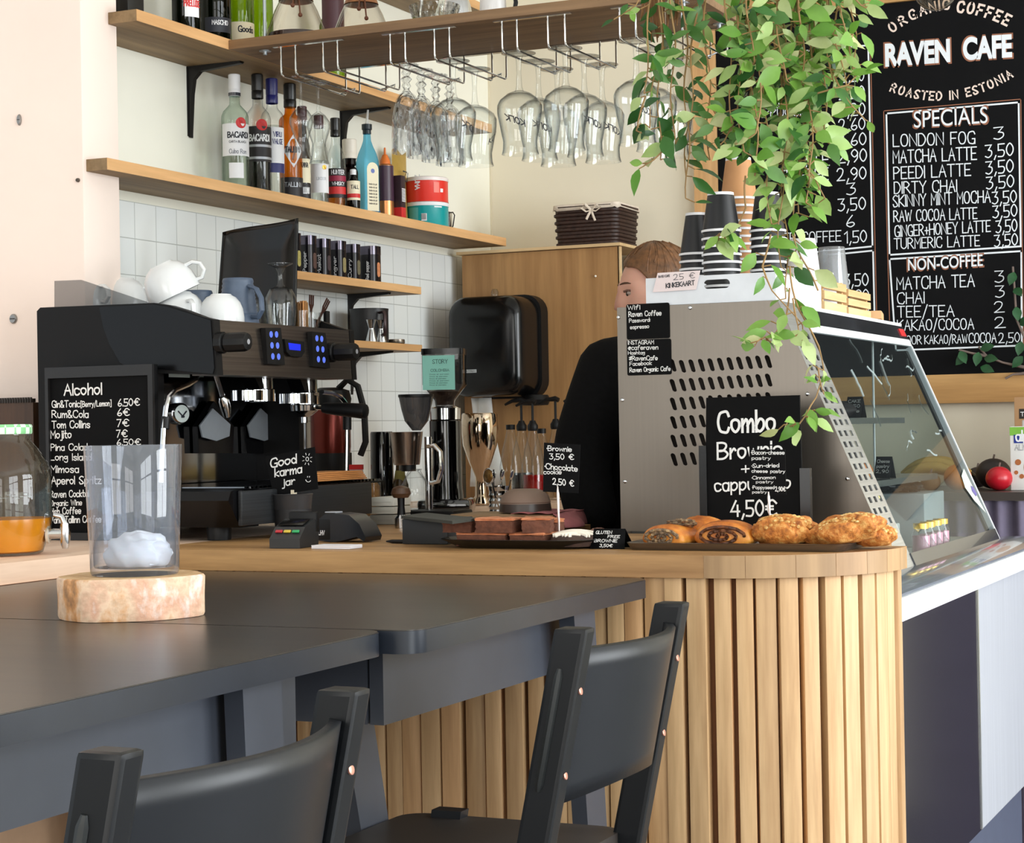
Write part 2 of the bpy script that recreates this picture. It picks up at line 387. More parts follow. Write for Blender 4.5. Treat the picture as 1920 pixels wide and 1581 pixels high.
fixing('wall_plug', 37, 225, 0.006, 'small oblong grey plug high on the pinkish wall pier', 2.3)
fixing('wall_screw', 147, 338, 0.005, 'dark screw head in the wall pier below the lower shelf end', 1, mat('brown_screw', (95, 84, 74), 0.5, 0.6))
fixing('wall_socket', 26, 598, 0.011, 'round grey cap in the wall pier above the brown crate', 1.1)
# tiled splashback
b = B().span((0, 0, 0), (0.006, 2.42, 0.86)); o = struct(b, 'trim_2', tile_mat()); o.location = (XW, 3.958, 1.903-0.86)
# (grid lines start at the object origin: 9 rows of 9.55 cm)
# street and right walls with the windows the daylight comes through (behind and beside the viewer)
def window_wall(name, horiz, at, lo, hi, holes, z0, z1, n0):
    b = B()
    def seg(u0, u1, za, zb):
        if horiz: b.span((u0, at-0.12, za), (u1, at, zb))
        else: b.span((at, u0, za), (at+0.12, u1, zb))
    e = lo
    for u0, u1 in holes: seg(e, u0, 0, 3.4); seg(u0, u1, 0, z0); seg(u0, u1, z1, 3.4); e = u1
    seg(e, hi, 0, 3.4); struct(b, name, M_wall)
    for k, (u0, u1) in enumerate(holes):
        f = B()
        for u in (u0, (u0+u1)/2, u1):
            if horiz: f.span((u-0.03, at-0.08, z0), (u+0.03, at-0.02, z1))
            else: f.span((at+0.02, u-0.03, z0), (at+0.08, u+0.03, z1))
        for z in (z0, z0+(z1-z0)*0.68, z1):
            if horiz: f.span((u0, at-0.08, z-0.03), (u1, at-0.02, z+0.03))
            else: f.span((at+0.02, u0, z-0.03), (at+0.08, u1, z+0.03))
        struct(f, 'window_%d' % (n0+k), M_frame)
window_wall('wall_right', False, 2.9, -3.6, 6.5, [(-1.1, 1.5), (2.7, 5.3)], 0.55, 2.9, 1)
window_wall('wall_street', True, -3.4, -6, 3.2, [(-3.6, -1.2), (-0.1, 2.3)], 0.55, 2.9, 3)

# ================================================================ counters
M_top = wood('counter_pine', (140, 99, 56), (202, 158, 104), 'x', 0.8, 0.42, knots=0.8)
M_topl = wood('side_counter_pine', (232, 194, 164), (250, 222, 198), 'y', 0.6, 0.5, knots=0.4)
M_slat = wood('slat_pine', (190, 148, 100), (234, 198, 150), 'z', 1.0, 0.55, knots=0.35, island=0.22)
M_core = mat('counter_core', (116, 74, 42), 0.8)
ZC, YC = 1.06, 3.272
CX, CY, CR = -1.12, 3.572, 0.30            # centre and radius of the rounded counter end
def outline(r, x0, yb, xr_off=0.0, n=16):
    p = [(x0, CY-r)]
    for i in range(n+1):
        a = -PI/2+PI/2*i/n; p.append((CX+r*math.cos(a), CY+r*math.sin(a)))
    return p+[(CX+r, yb), (x0, yb)]
ctr = thing('bar_counter', (-1.6, 3.6, 0), 'long bar counter with a pine top and vertical timber slats, rounded at its right end', 'counter')
o1 = outline(CR, -2.345, 3.585); o1 = o1[:-1]+[(-0.93, 3.585), (-0.93, 3.93), (-1.75, 3.93), (-1.75, 4.30), (-2.345, 4.30)]
B().prism(o1, 'z', ZC-0.041, ZC).build('countertop', M_top, ctr, ang=30)
o2 = outline(0.262, -2.3, 3.58); o2 = o2[:-1]+[(-0.96, 3.58), (-0.96, 3.9), (-1.8, 3.9), (-1.8, 4.27), (-2.3, 4.27)]
B().prism(o2, 'z', 0, ZC-0.041).build('counter_core', M_core, ctr, ang=30)
b = B(); x = -2.28
def slat(b, c, a, w, t, z0, z1):
    b.m = Matrix.Translation((c[0], c[1], 0)) @ Matrix.Rotation(a, 4, 'Z'); b.box((0, 0, (z0+z1)/2), (w, t, z1-z0), bev=0.002); b.m = None
rs = random.Random(3)
while x < CX:
    w = rs.choice((0.033, 0.036, 0.036, 0.04)); t = rs.choice((0.018, 0.024)); slat(b, (x+w/2, CY-0.264-t/2), 0, w, t, 0.02, ZC-0.0415); x += w+rs.choice((0.001, 0.004, 0.009))
a = -PI/2+0.06
while a < 0.02:
    w = rs.choice((0.03, 0.034, 0.036)); t = rs.choice((0.019, 0.024)); r = 0.263+t/2
    slat(b, (CX+r*math.cos(a+w/2/r), CY+r*math.sin(a+w/2/r)), a+w/2/r+PI/2, w, t, 0.02, ZC-0.0415); a += (w+rs.choice((0.004, 0.009)))/r
b.build('slat_cladding', M_slat, ctr, ang=30)
M_end = wood('end_grain_blocks', (150, 118, 82), (198, 162, 118), 'z', 0.5, 0.5, island=0.2)
b = B(); cuts = [-PI/2+0.02, -1.30, -1.0, -0.74, -0.5, -0.3, -0.12, 0.0]
for a0, a1 in zip(cuts, cuts[1:]):
    n = 5; ring_ = [(CX+(CR+0.0008)*math.cos(a0+(a1-a0-0.003)*i/n), CY+(CR+0.0008)*math.sin(a0+(a1-a0-0.003)*i/n)) for i in range(n+1)]+[(CX+(CR-0.02)*math.cos(a0+(a1-a0-0.003)*i/n), CY+(CR-0.02)*math.sin(a0+(a1-a0-0.003)*i/n)) for i in range(n, -1, -1)]
    b.prism(ring_, 'z', ZC-0.0408, ZC-0.0004)
b.build('edge_blocks', M_end, ctr, ang=30)
# side counter along the left wall, towards the viewer
sc = thing('side_counter', (-2.9, 3.0, 0), 'pale pine side counter under the juice jar and coffee machine', 'counter')
B().span((-4.2, 1.3, ZC-0.041), (-2.345, 3.75, ZC), bev=0.003).span((PXR+0.002, 3.7505, ZC-0.041), (-2.347, 4.302, ZC-0.0005)).build('countertop', M_topl, sc)
B().span((-4.2, 1.3, 0), (-2.365, 3.7, ZC-0.042)).span((PXR+0.003, 3.76, 0), (-2.36, 4.31, ZC-0.042)).build('counter_body', mat('counter_panel', (196, 160, 128), 0.6), sc)
wc = thing('work_counter', (-2.5, 4.9, 0), 'pine work counter along the tiled wall under the grinders', 'counter')
B().span((XW+0.001, 4.306, ZC-0.041), (-2.1, 5.6, ZC-0.0005)).build('countertop', M_topl, wc)
B().span((XW+0.001, 4.312, 0), (-2.14, 5.58, ZC-0.042)).build('counter_body', bpy.data.materials['counter_panel'], wc)
B().span((-2.36, 1.4, 0.99), (-2.338, 3.2, 1.0165)).build('edge_strip', M_topl, sc)

# ================================================================ wall shelves
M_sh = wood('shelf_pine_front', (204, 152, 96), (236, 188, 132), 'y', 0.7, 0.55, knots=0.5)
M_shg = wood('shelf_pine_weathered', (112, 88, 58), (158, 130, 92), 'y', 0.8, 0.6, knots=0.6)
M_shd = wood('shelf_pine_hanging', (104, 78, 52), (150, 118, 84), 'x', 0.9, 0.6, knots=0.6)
def shelf(name, lab, x1, y0, y1, z0, th, m=None):
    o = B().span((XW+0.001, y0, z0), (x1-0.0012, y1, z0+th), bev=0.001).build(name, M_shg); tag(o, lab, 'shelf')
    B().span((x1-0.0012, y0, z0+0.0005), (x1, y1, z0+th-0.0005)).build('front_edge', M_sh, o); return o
ZL, ZU, ZT, ZH = 1.929, 2.30, 2.70, 2.325
shelf('wall_shelf', 'lower long pine wall shelf carrying the row of spirit bottles', -2.758, 3.768, 6.05, ZL, 0.029)
shelf('wall_shelf', 'upper pine wall shelf holding the green and dark wine bottles', -2.735, 3.865, 5.9, ZU, 0.029)
shelf('wall_shelf', 'topmost pine wall shelf glimpsed above the cut glass bowl', -2.735, 4.9, 6.3, ZT, 0.029)
hs = thing('hanging_shelf', (-2.15, 4.47, ZU), 'dark pine shelf hung from the ceiling, wine glasses racked beneath it', 'shelf')
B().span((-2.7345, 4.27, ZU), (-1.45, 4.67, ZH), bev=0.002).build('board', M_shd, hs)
M_zinc = mat('zinc_rod', (176, 184, 190), 0.3, 0.95)
M_chrome = mat('chrome_wire', (212, 214, 216), 0.12, 1.0, var=0.02)
b = B(); r0 = PZ(487, 80, ZU+0.02)
for x, y in ((-2.66, 4.33), (-1.5, 4.33), (-1.5, 4.6)):
    r = B().tube([(x, y, ZH), (x, y, 3.4)], 0.0045, 8).build('rod', M_zinc, hs)
    B().lathe([(0.016, 0), (0.016, -0.002), (0.006, -0.003), (0.006, -0.011), (0, -0.013)], (x, y, ZU), 12).build('nut', M_zinc, r)
# small shelves right of the coffee machine
shelf('spice_shelf', 'short pine shelf carrying the six black spice tins', -2.775, 4.62, 5.43, 1.727, 0.024)
shelf('tool_shelf', 'lowest short pine shelf under the black milk pitcher and steel jiggers', -2.775, 4.86, 5.43, 1.545, 0.022)
M_iron = mat('black_iron', (24, 22, 22), 0.5, 0.2)
def bracket(y, z, lab, drop=0.19, reach=0.17):
    o = B(); p = [(XW, z), (XW, z-drop), (XW+0.005, z-drop-0.004), (XW+0.013, z-drop*0.4), (XW+0.02, z-0.035), (XW+0.04, z-0.016), (XW+reach, z-0.006), (XW+reach, z)]
    o.prism(p, 'y', y-0.008, y+0.008); o.span((XW, y-0.012, z-drop), (XW+0.003, y+0.012, z)); o.span((XW, y-0.012, z-0.003), (XW+reach, y+0.012, z))
    tag(o.build('shelf_bracket', M_iron, ang=20), lab, 'bracket')
bracket(4.42, ZU, 'black iron bracket under the upper shelf, left of the bottles')
bracket(5.265, ZU, 'black iron bracket under the upper shelf, behind the blue bottle')
bracket(5.28, 1.727, 'black iron bracket under the spice tin shelf', 0.14, 0.15)
bracket(5.29, 1.545, 'black iron bracket under the shelf of the milk pitcher', 0.14, 0.15)

# ================================================================ cabinet, towel dispenser, back wall
M_cab = wood('cabinet_pine', (146, 104, 60), (190, 146, 94), 'z', 0.55, 0.6, knots=0.7)
M_cabe = wood('cabinet_edge', (206, 172, 122), (226, 196, 150), 'x', 0.8, 0.6)
cb = thing('wall_cabinet', (-2.6, 6.15, 0), 'tall pine cabinet in the corner behind the paper towel dispenser', 'cabinet')
b = B().span((-2.905, 6.0, 0.1), (-2.322, 6.018, 1.9)); b.build('door', M_cab, cb)
B().span((-2.92, 5.985, 1.902), (-2.312, 6.35, 1.912)).build('top', M_cabe, cb)
B().span((-2.9, 6.02, 0.1), (-2.884, 6.35, 1.9)).span((-2.42, 6.33, 0.1), (-2.33, 6.35, 1.9)).build('side_panel', M_cabe, cb)
B().span((-2.326, 6.0, 0.1), (-2.316, 6.012, 1.9)).build('door_edge', M_cabe, cb)
B().span((-2.86, 6.06, 0.12), (-2.44, 6.32, 1.88)).build('shade_block', mat('cabinet_shade', (44, 34, 27), 0.8), cb)  # dark block fills the cabinet in place of its shaded inside
p = PY(1117, 518, 5.999); o = B().ell((p.x, 5.996, p.z), (0.004, 0.004, 0.004)).build('knob', mat('pin_white', (235, 230, 215), 0.4), cb)
tag(B().span((-2.345, 6.343, 1.0), (PY(1222, 465, 6.35).x, 6.358, 1.935)).build('wooden_batten', M_cabe), 'pale upright batten on the back wall just right of the tall cabinet', 'batten')
# paper towel dispenser on the cabinet door
M_blk = mat('gloss_black_plastic', (9, 10, 11), 0.2, var=0.03, spec=0.4)
M_mblk = mat('matt_black_plastic', (13, 13, 14), 0.45, var=0.05, spec=0.3)
td = thing('towel_dispenser', (-2.77, 5.88, 1.4), 'big glossy black paper towel dispenser on the pine cabinet door', 'dispenser')
def sq(u0, u1, v0, v1, r, n=6):
    o = []
    for cx, cy, a0 in ((u1-r, v1-r, 0), (u0+r, v1-r, PI/2), (u0+r, v0+r, PI), (u1-r, v0+r, 3*PI/2)):
        for i in range(n+1): a = a0+PI/2*i/n; o.append((cx+r*math.cos(a), cy+r*math.sin(a)))
    return o
x0, x1, z0, z1 = PY(856, 650, 5.86).x, PY(984, 650, 5.82).x, 1.405, 1.742
def shell(b, x0, x1, z0, z1, y0, y1, r, bul, n=12):
    """boxy cover with a bulging front"""
    pr = sq(x0, x1, z0, z1, r, 5); cx, cz = (x0+x1)/2, (z0+z1)/2; rings = []
    for s, y in ((1.0, y0), (1.0, y1), (0.985, y1-bul*0.45), (0.93, y1-bul*0.8), (0.8, y1-bul*0.95), (0.5, y1-bul), (0.001, y1-bul*1.03)):
        rings.append([(cx+(u-cx)*s, y, cz+(w-cz)*s) for u, w in pr])
    k = len(pr); b.add([p for r in rings for p in r], [(i*k+j, i*k+(j+1) % k, (i+1)*k+(j+1) % k, (i+1)*k+j) for i in range(len(rings)-1) for j in range(k)])
b = B(); shell(b, x0, x1, z0, z1, 5.94, 5.83, 0.06, 0.055); b.build('cover', M_blk, td, ang=50)
b = B(); b.prism(sq(x0+0.02, x1+0.008, z0-0.006, z1+0.008, 0.06), 'y', 5.9995, 5.941); b.build('back_case', M_mblk, td, ang=50)
b = B(); b.lathe([(0.001, 0.02), (0.022, 0.018), (0.026, 0), (0.022, -0.02), (0.001, -0.022)], (0, 0, 0), 18); 
for i, v in enumerate(b.v): b.v[i] = Vector((x1-0.01+v.x*2.0, 5.92+v.y*2, 1.392+v.z*0.9))
b.build('winder', M_mblk, td)
b = B().span((-2.80, 5.772, 1.485), (-2.75, 5.775, 1.496)); b.m = None
lb = b.build('badge', mat('badge_silver', (188, 192, 194), 0.4), td)
b = B(); write(b, 'KATRIN', (-2.797, 5.7712, 1.4875), (1, 0, 0), (0, 0, 1), 0.006, 0.001, 0.044); b.build('lettering', mat('badge_ink', (70, 72, 74), 0.5), lb)
b = B(); p = PY(931, 541, 5.97); b.lathe([(0.0, 0.0), (0.012, 0.0), (0.013, 0.02), (0.009, 0.03), (0, 0.031)], (p.x, 5.955, z1+0.002), 14); b.build('hook', glass('clear_knob', (235, 238, 238), (150, 150, 150)), td)
M_paper = mat('paper_towel', (232, 232, 230), 0.9, var=0.03)
pt = B(); a = PY(925, 745, 5.86); q = PY(928, 925, 5.86)
pt.grid(lambda u, v: Vector((-2.775+(u-0.5)*(0.075+0.05*v)+0.012*v+0.006*math.sin(9*u+5*v), 5.86+0.012*math.sin(6*u)+0.02*math.sin(2*v), 1.402-0.30*v)), 10, 12)
tag(pt.build('paper_towel', M_paper, solid=0.001), 'white paper towel hanging out of the black dispenser', 'paper towel')
# basket on the cabinet
M_wick = mat('dark_wicker', (52, 32, 24), 0.55, var=0.45, vs=90, bump=0.6)
M_line = mat('linen', (222, 208, 190), 0.9, var=0.08, vs=60)
bk = thing('wicker_basket', (-2.4, 6.1, 1.912), 'dark brown wicker basket with cream lining and bow on top of the cabinet', 'basket')
L, R_ = PY(1042, 452, 6.03).x, PY(1160, 452, 6.03).x; zt = PY(1100, 385, 6.03).z
b = B(); Z0 = 1.913; nrow = 11
for i in range(nrow):
    z = Z0+(zt-Z0)*(i+0.5)/nrow; k = 0.94+0.06*i/nrow; cx, cy = (L+R_)/2, 6.12
    hw, hd = (R_-L)/2*k, 0.10*k; pr = sq(cx-hw, cx+hw, cy-hd, cy+hd, 0.02, 3)
    b.tube([(u+0.0025*math.sin(40*u+i*PI), w+0.0025*math.sin(55*w+i*PI), z) for u, w in pr], (zt-Z0)/nrow*0.62, 6, closed=True)
b.build('woven_wall', M_wick, bk)
B().prism(sq((L+R_)/2-(R_-L)/2*.93, (L+R_)/2+(R_-L)/2*.93, 6.03, 6.21, 0.02, 3), 'z', Z0, Z0+0.004).build('base', M_wick, bk)
b = B(); cx, cy = (L+R_)/2, 6.12
hw = (R_-L)/2+0.006; pr = sq(cx-hw, cx+hw, cy-0.107, cy+0.107, 0.022, 4); nn = len(pr)
b.add([(u, w, zt+0.004) for u, w in pr]+[(u+math.copysign(0.002, u-cx), w+math.copysign(0.002, w-cy), zt-0.014+0.003*math.sin(i*2.1)) for i, (u, w) in enumerate(pr)]+[(cx+(u-cx)*0.93, cy+(w-cy)*0.9, zt+0.006) for u, w in pr],
      [(i, (i+1) % nn, (i+1) % nn+nn, i+nn) for i in range(nn)]+[(i, (i+1) % nn, (i+1) % nn+2*nn, i+2*nn) for i in range(nn)])
b.build('lining', M_line, bk, solid=0.001)
b = B(); c = PY(1108, 394, 6.0); y = 6.004
for dx, dz in ((-0.035, 0.018), (0.035, 0.016)): b.tube([(c.x, y, c.z), (c.x+dx*0.6, y-0.006, c.z+dz*1.2), (c.x+dx, y-0.003, c.z+dz*0.5), (c.x+dx*0.5, y-0.004, c.z-0.004), (c.x, y, c.z)], 0.0045, 6, flat=0.4)
for dx, dz in ((-0.018, -0.03), (0.014, -0.036)): b.tube([(c.x, y, c.z), (c.x+dx*0.5, y-0.004, c.z+dz*0.5), (c.x+dx, y-0.002, c.z+dz)], 0.004, 6, flat=0.35)
b.build('bow', M_line, bk)
# ================================================================ glass and bottle materials
G_clear = glass('clear_glass', (252, 253, 252), (206, 212, 214), 1.0)
G_stem = glass('stemware_glass', (252, 253, 253), (206, 211, 214), 1.0)
G_cut = glass('cut_crystal', (250, 251, 252), (205, 208, 212), 1.2, pattern=95)
G_pale = glass('pale_green_glass', (238, 246, 240), (176, 198, 182), 1.0)
G_water = glass('clear_spirit', (246, 249, 248), (205, 210, 212), 0.6)
G_amber = glass('amber_liquor', (236, 170, 66), (196, 104, 16), 0.9, body=0.15, bodycol=(214, 120, 20))
G_rum = glass('dark_rum', (64, 26, 22), (24, 8, 8), 0.9)
G_green = glass('lime_green_glass', (172, 196, 44), (96, 124, 10), 1.0, body=0.15, bodycol=(150, 180, 30))
G_dkgreen = glass('dark_green_glass', (40, 46, 16), (10, 14, 4), 1.0, body=0.3, bodycol=(16, 22, 8))
G_blue = glass('pale_blue_glass', (176, 226, 240), (100, 170, 196), 1.0, body=0.2, bodycol=(90, 190, 220))
M_white = mat('white_label', (236, 236, 238), 0.55, var=0.02)
M_cream = mat('cream_label', (236, 226, 196), 0.55, var=0.03)
M_ink = mat('label_ink', (34, 36, 46), 0.6)
M_red = mat('label_red', (206, 40, 40), 0.5)
M_navy = mat('label_navy', (40, 42, 104), 0.45)
M_blackl = mat('black_label', (28, 22, 26), 0.5)
M_capw = mat('white_cap', (238, 238, 240), 0.35)
M_capk = mat('black_cap', (22, 20, 20), 0.3)
M_capn = mat('navy_cap', (34, 36, 106), 0.3)
M_capr = mat('maroon_cap', (66, 24, 34), 0.35)
M_gold = mat('gold_foil', (196, 156, 70), 0.35, 0.7)
M_silver = mat('silver_print', (176, 178, 184), 0.4, 0.4)
AF = -0.80                                     # direction the labels on the shelf face
def prof(h, r, rn, zs, zn, zc):
    """bottle: foot, body to zs, shoulder to zn, neck to zc"""
    return [(0, 0), (r*0.9, 0), (r, 0.006), (r, zs), (r*0.985, zs+(zn-zs)*0.18), (r*0.86, zs+(zn-zs)*0.5), (r*0.55, zs+(zn-zs)*0.82), (rn*1.06, zn), (rn, zn+0.012), (rn, zc)]
def label(t, r, z0, z1, span, m, a=AF, name='label', n=18):
    b = B(); b.lathe([(r+0.0006, z0), (r+0.0006, z1)], n=n, a0=a-span/2, a1=a+span/2); return b.build(name, m, t, fix=False)
def ptext(t, s, r, z, size, w, m, a=AF, k=0.16, name='lettering'):
    b = B(); wcyl(b, s, (0, 0, 0), r+0.0012, a, z, size, size*k, w); return b.build(name, m, t, ang=0, fix=False)
def bottle(loc, h, r, rn, m, cap, capz, lab, zs=0.62, zn=0.74, liquid=None, lh=0.6, capr=None, name='liquor_bottle', group='bottles on the lower wall shelf'):
    t = local(name, loc, lab, 'bottle', group)
    B().lathe(prof(h, r, rn, h*zs, h*zn, h*0.985), n=26).build('glass', m, t)
    c = capr or rn*1.18; z = h*capz
    B().lathe([(c*0.98, z), (c, z+0.001), (c, z+(h-z)*0.3), (c*0.96, z+(h-z)*0.32), (c, z+(h-z)*0.36), (c, h-0.002), (c-0.002, h), (0, h)], n=20).build('cap', cap, t)
    if liquid:
        q = r-0.003; e = h*lh
        if e <= h*zs: pr = [(0, 0.006), (q, 0.007), (q, e), (0, e)]
        else: pr = [(0, 0.006), (q, 0.007), (q, h*zs), (q*0.84, h*(zs+zn)/2), (rn*0.9, h*zn), (rn*0.85, max(h*lh, h*zn+0.002)), (0, max(h*lh, h*zn+0.002))]
        B().lathe(pr, n=22).build('liquid', liquid, t)
    return t
SZ = ZL+0.029
def at_shelf(x, ytop, X=-2.85, z=SZ):
    p = PX(x, ytop, X); return (X, p.y, z+0.0005), p.z-z
# the row of spirits, left to right
l, h = at_shelf(439, 140); t = bottle(l, h, 0.0375, 0.014, G_pale, M_capw, 0.81, 'tall clear bottle with white cap and white label, first in the spirit row', liquid=G_water, lh=0.35)
label(t, 0.0375, h*0.29, h*0.565, 2.5, M_white, AF-0.1); label(t, 0.0375, h*0.10, h*0.23, 1.1, M_white, AF-0.15); ptext(t, 'BACARDI', 0.0375, h*0.445, h*0.045, 0.062, M_ink, AF+0.05, 0.22)
ptext(t, 'CARTA BLANCA', 0.0375, h*0.40, h*0.018, 0.05, M_ink); ptext(t, 'Cuba Ron', 0.0375, h*0.31, h*0.035, 0.05, mat('grey_ink', (140, 142, 150), 0.6))
def roundel(t, r, z, rad, a, m=M_red):
    b = B(); ring = [(rad*math.cos(2*PI*i/20), rad*math.sin(2*PI*i/20)) for i in range(20)]
    b.add([((r+0.0014)*math.cos(a+u/r), (r+0.0014)*math.sin(a+u/r), z+v) for u, v in ring], [list(range(20))]); b.build('emblem', m, t, ang=0, fix=False)
roundel(t, 0.0375, h*0.57, 0.015, AF+0.25)
b = B(); b.lathe([(0.0167, h*0.812), (0.0167, h*0.84)], n=18); b.build('cap_band', M_ink, t)
l, h = at_shelf(482, 140, -2.852); t = bottle(l, h, 0.036, 0.014, G_clear, M_capk, 0.80, 'dark rum bottle with black cap and black label, second in the spirit row', liquid=G_rum, lh=0.55)
label(t, 0.036, h*0.27, h*0.56, 2.6, M_blackl); ptext(t, 'BACARDI', 0.036, h*0.44, h*0.05, 0.062, M_white, AF-0.1, 0.2); label(t, 0.0362, h*0.39, h*0.41, 2.6, M_silver); label(t, 0.0362, h*0.29, h*0.31, 2.6, M_silver)
roundel(t, 0.036, h*0.57, 0.016, AF+0.1)
l, h = at_shelf(509, 148, -2.84); t = bottle(l, h, 0.0325, 0.0145, G_clear, M_capn, 0.79, 'clear vodka bottle with navy blue cap, third in the spirit row', liquid=G_water, lh=0.6, zs=0.66, zn=0.76)
label(t, 0.0325, h*0.2, h*0.58, 1.5, M_white, AF+0.35); label(t, 0.0327, h*0.2, h*0.28, 1.9, M_navy, AF+0.1); ptext(t, 'VIRU', 0.0325, h*0.50, h*0.04, 0.026, M_navy, AF+0.25); ptext(t, 'VALGE', 0.0325, h*0.44, h*0.04, 0.032, M_navy, AF+0.25)
b = B(); b.lathe([(0.0328, h*0.32), (0.0329, h*0.36), (0.0328, h*0.40)], n=6, a0=AF+0.35, a1=AF+0.6); b.build('figure_mark', M_ink, t)
l, h = at_shelf(543, 158); t = bottle(l, h, 0.033, 0.0155, G_amber, M_capk, 0.80, 'square-shouldered amber liqueur bottle with black cap and white diamond label', zs=0.68, zn=0.75)
label(t, 0.0332, 0.004, h*0.2, 2.8, M_blackl, AF); ptext(t, 'TALLINN', 0.0336, h*0.12, h*0.035, 0.055, M_silver, AF)
b = B(); b.add([(0.0345*math.cos(AF+u/0.0345), 0.0345*math.sin(AF+u/0.0345), h*0.42+v) for u, v in ((-0.03, 0), (-0.015, -h*0.07), (0, -h*0.14), (0.015, -h*0.07), (0.03, 0), (0.015, h*0.07), (0, h*0.14), (-0.015, h*0.07))], [list(range(8))]); b.build('label', M_white, t, ang=0)
ptext(t, 'TALLINN', 0.0348, h*0.41, h*0.045, 0.05, M_ink, AF, 0.2)
l, h = at_shelf(566, 200, -2.83); t = bottle(l, h, 0.021, 0.012, G_rum, M_capr, 0.84, 'small dark liqueur bottle with maroon cap and cream label, behind the tulip glasses', zs=0.55, zn=0.72)
label(t, 0.021, h*0.2, h*0.45, 3, M_cream); label(t, 0.021, h*0.03, h*0.19, 3, M_blackl); ptext(t, 'TALLINN', 0.021, h*0.09, h*0.06, 0.03, M_white); ptext(t, 'VANA', 0.021, h*0.36, h*0.05, 0.022, M_ink)
l, h = at_shelf(597, 217, -2.835); t = bottle(l, h, 0.026, 0.0125, G_clear, M_capr, 0.86, 'clear liqueur bottle with white label and small gold seal, dark purple cap', liquid=G_water, lh=0.5, zs=0.55, zn=0.74)
label(t, 0.026, h*0.14, h*0.46, 3, M_white); roundel(t, 0.026, h*0.42, 0.007, AF+0.35, M_gold); ptext(t, 'LIKOOR', 0.026, h*0.28, h*0.03, 0.03, M_silver)
l, h = at_shelf(628, 222, -2.835); t = bottle(l, h, 0.029, 0.0125, G_clear, M_capk, 0.80, 'whisky bottle with black and red label and a little amber left', liquid=G_amber, lh=0.14, zs=0.5, zn=0.72)
label(t, 0.029, h*0.12, h*0.44, 3, M_blackl); label(t, 0.0292, h*0.16, h*0.24, 3, M_red); label(t, 0.0292, h*0.30, h*0.36, 3, mat('label_crimson', (150, 24, 60), 0.5)); ptext(t, 'HUNTER', 0.0294, h*0.375, h*0.045, 0.042, M_white); ptext(t, 'WHISKY', 0.0296, h*0.255, h*0.035, 0.04, M_white)
l, h = at_shelf(655, 262, -2.86); t = bottle(l, h, 0.025, 0.019, G_rum, mat('cream_cap', (226, 218, 204), 0.5), 0.74, 'very dark bottle with a tall cream cap beside the blue gin bottle', zs=0.55, zn=0.66)
l, h = at_shelf(662, 318, -2.79); t = bottle(l, h, 0.0195, 0.008, G_rum, M_capw, 0.86, 'miniature whisky bottle with cream label and red band at the shelf front', zs=0.58, zn=0.8)
label(t, 0.0195, h*0.22, h*0.7, 3, M_cream); label(t, 0.0197, h*0.28, h*0.38, 3, M_red); ptext(t, 'TALL', 0.0196, h*0.5, h*0.09, 0.026, M_ink)
# blue square gin bottle with pourer
l, _ = at_shelf(688, 252, -2.84); h = PX(688, 233, -2.84).z-SZ
t = local('gin_bottle', l, 'square pale blue gin bottle with cream label and a pouring spout', 'bottle', 'bottles on the lower wall shelf', rz=math.radians(-28))
b = B(); w, d = 0.056, 0.056
rings = [(1, 0), (1, h*0.55), (0.96, h*0.6), (0.78, h*0.68), (0.5, h*0.76), (0.34, h*0.82), (0.3, h*0.9)]
pr = sq(-w/2, w/2, -d/2, d/2, 0.008, 3); k = len(pr)
b.add([(u*s, v*s, z) for s, z in rings for u, v in pr], [(i*k+j, i*k+(j+1) % k, (i+1)*k+(j+1) % k, (i+1)*k+j) for i in range(len(rings)-1) for j in range(k)]+[tuple(range(k))])
b.build('glass', G_blue, t, ang=50)
B().lathe([(0.013, h*0.89), (0.013, h*0.93), (0.016, h*0.94), (0.016, h*0.995), (0, h)], n=18).build('stopper', mat('teal_black_cap', (16, 34, 44), 0.3), t)
B().tube([(0, 0, h*0.99), (0.002, 0, h*1.05), (0.008, 0, h*1.15)], [0.006, 0.0045, 0.003], 8).build('pouring_spout', glass('spout_plastic', (236, 236, 230), (190, 190, 184), 0.7, body=0.4), t)
b = B(); pts = [(-0.021, 0.014), (0.021, 0.014), (0.021, h*0.5)]+[(0.021*math.cos(a), h*0.5+0.021*math.sin(a)) for a in [PI*i/8 for i in range(1, 8)]]+[(-0.021, h*0.5)]
b.add([(w/2+0.0006, u, v) for u, v in pts], [list(range(len(pts)))]); b.build('label', M_cream, t, ang=0)
b = B()
for i, z in enumerate([h*0.12+k*h*0.035 for k in range(7)]): write(b, 'london dry gin', (w/2+0.0012, -0.014, z), (0, 1, 0), (0, 0, 1), h*0.018, 0.0006, 0.028)
b.build('lettering', M_ink, t, ang=0, fix=False)
b = B(); b.m = Matrix.Translation((w/2+0.001, 0, h*0.48)) @ Matrix.Rotation(PI/2, 4, 'Y'); b.disc((0, 0, 0), 0.007); b.build('emblem', mat('emblem_blue', (96, 112, 176), 0.5), t, ang=0)
b = B().box((0, 0, 0.009), (w*0.96, d*0.96, 0.014)); b.build('blue_base', mat('gin_base', (22, 60, 110), 0.2), t)
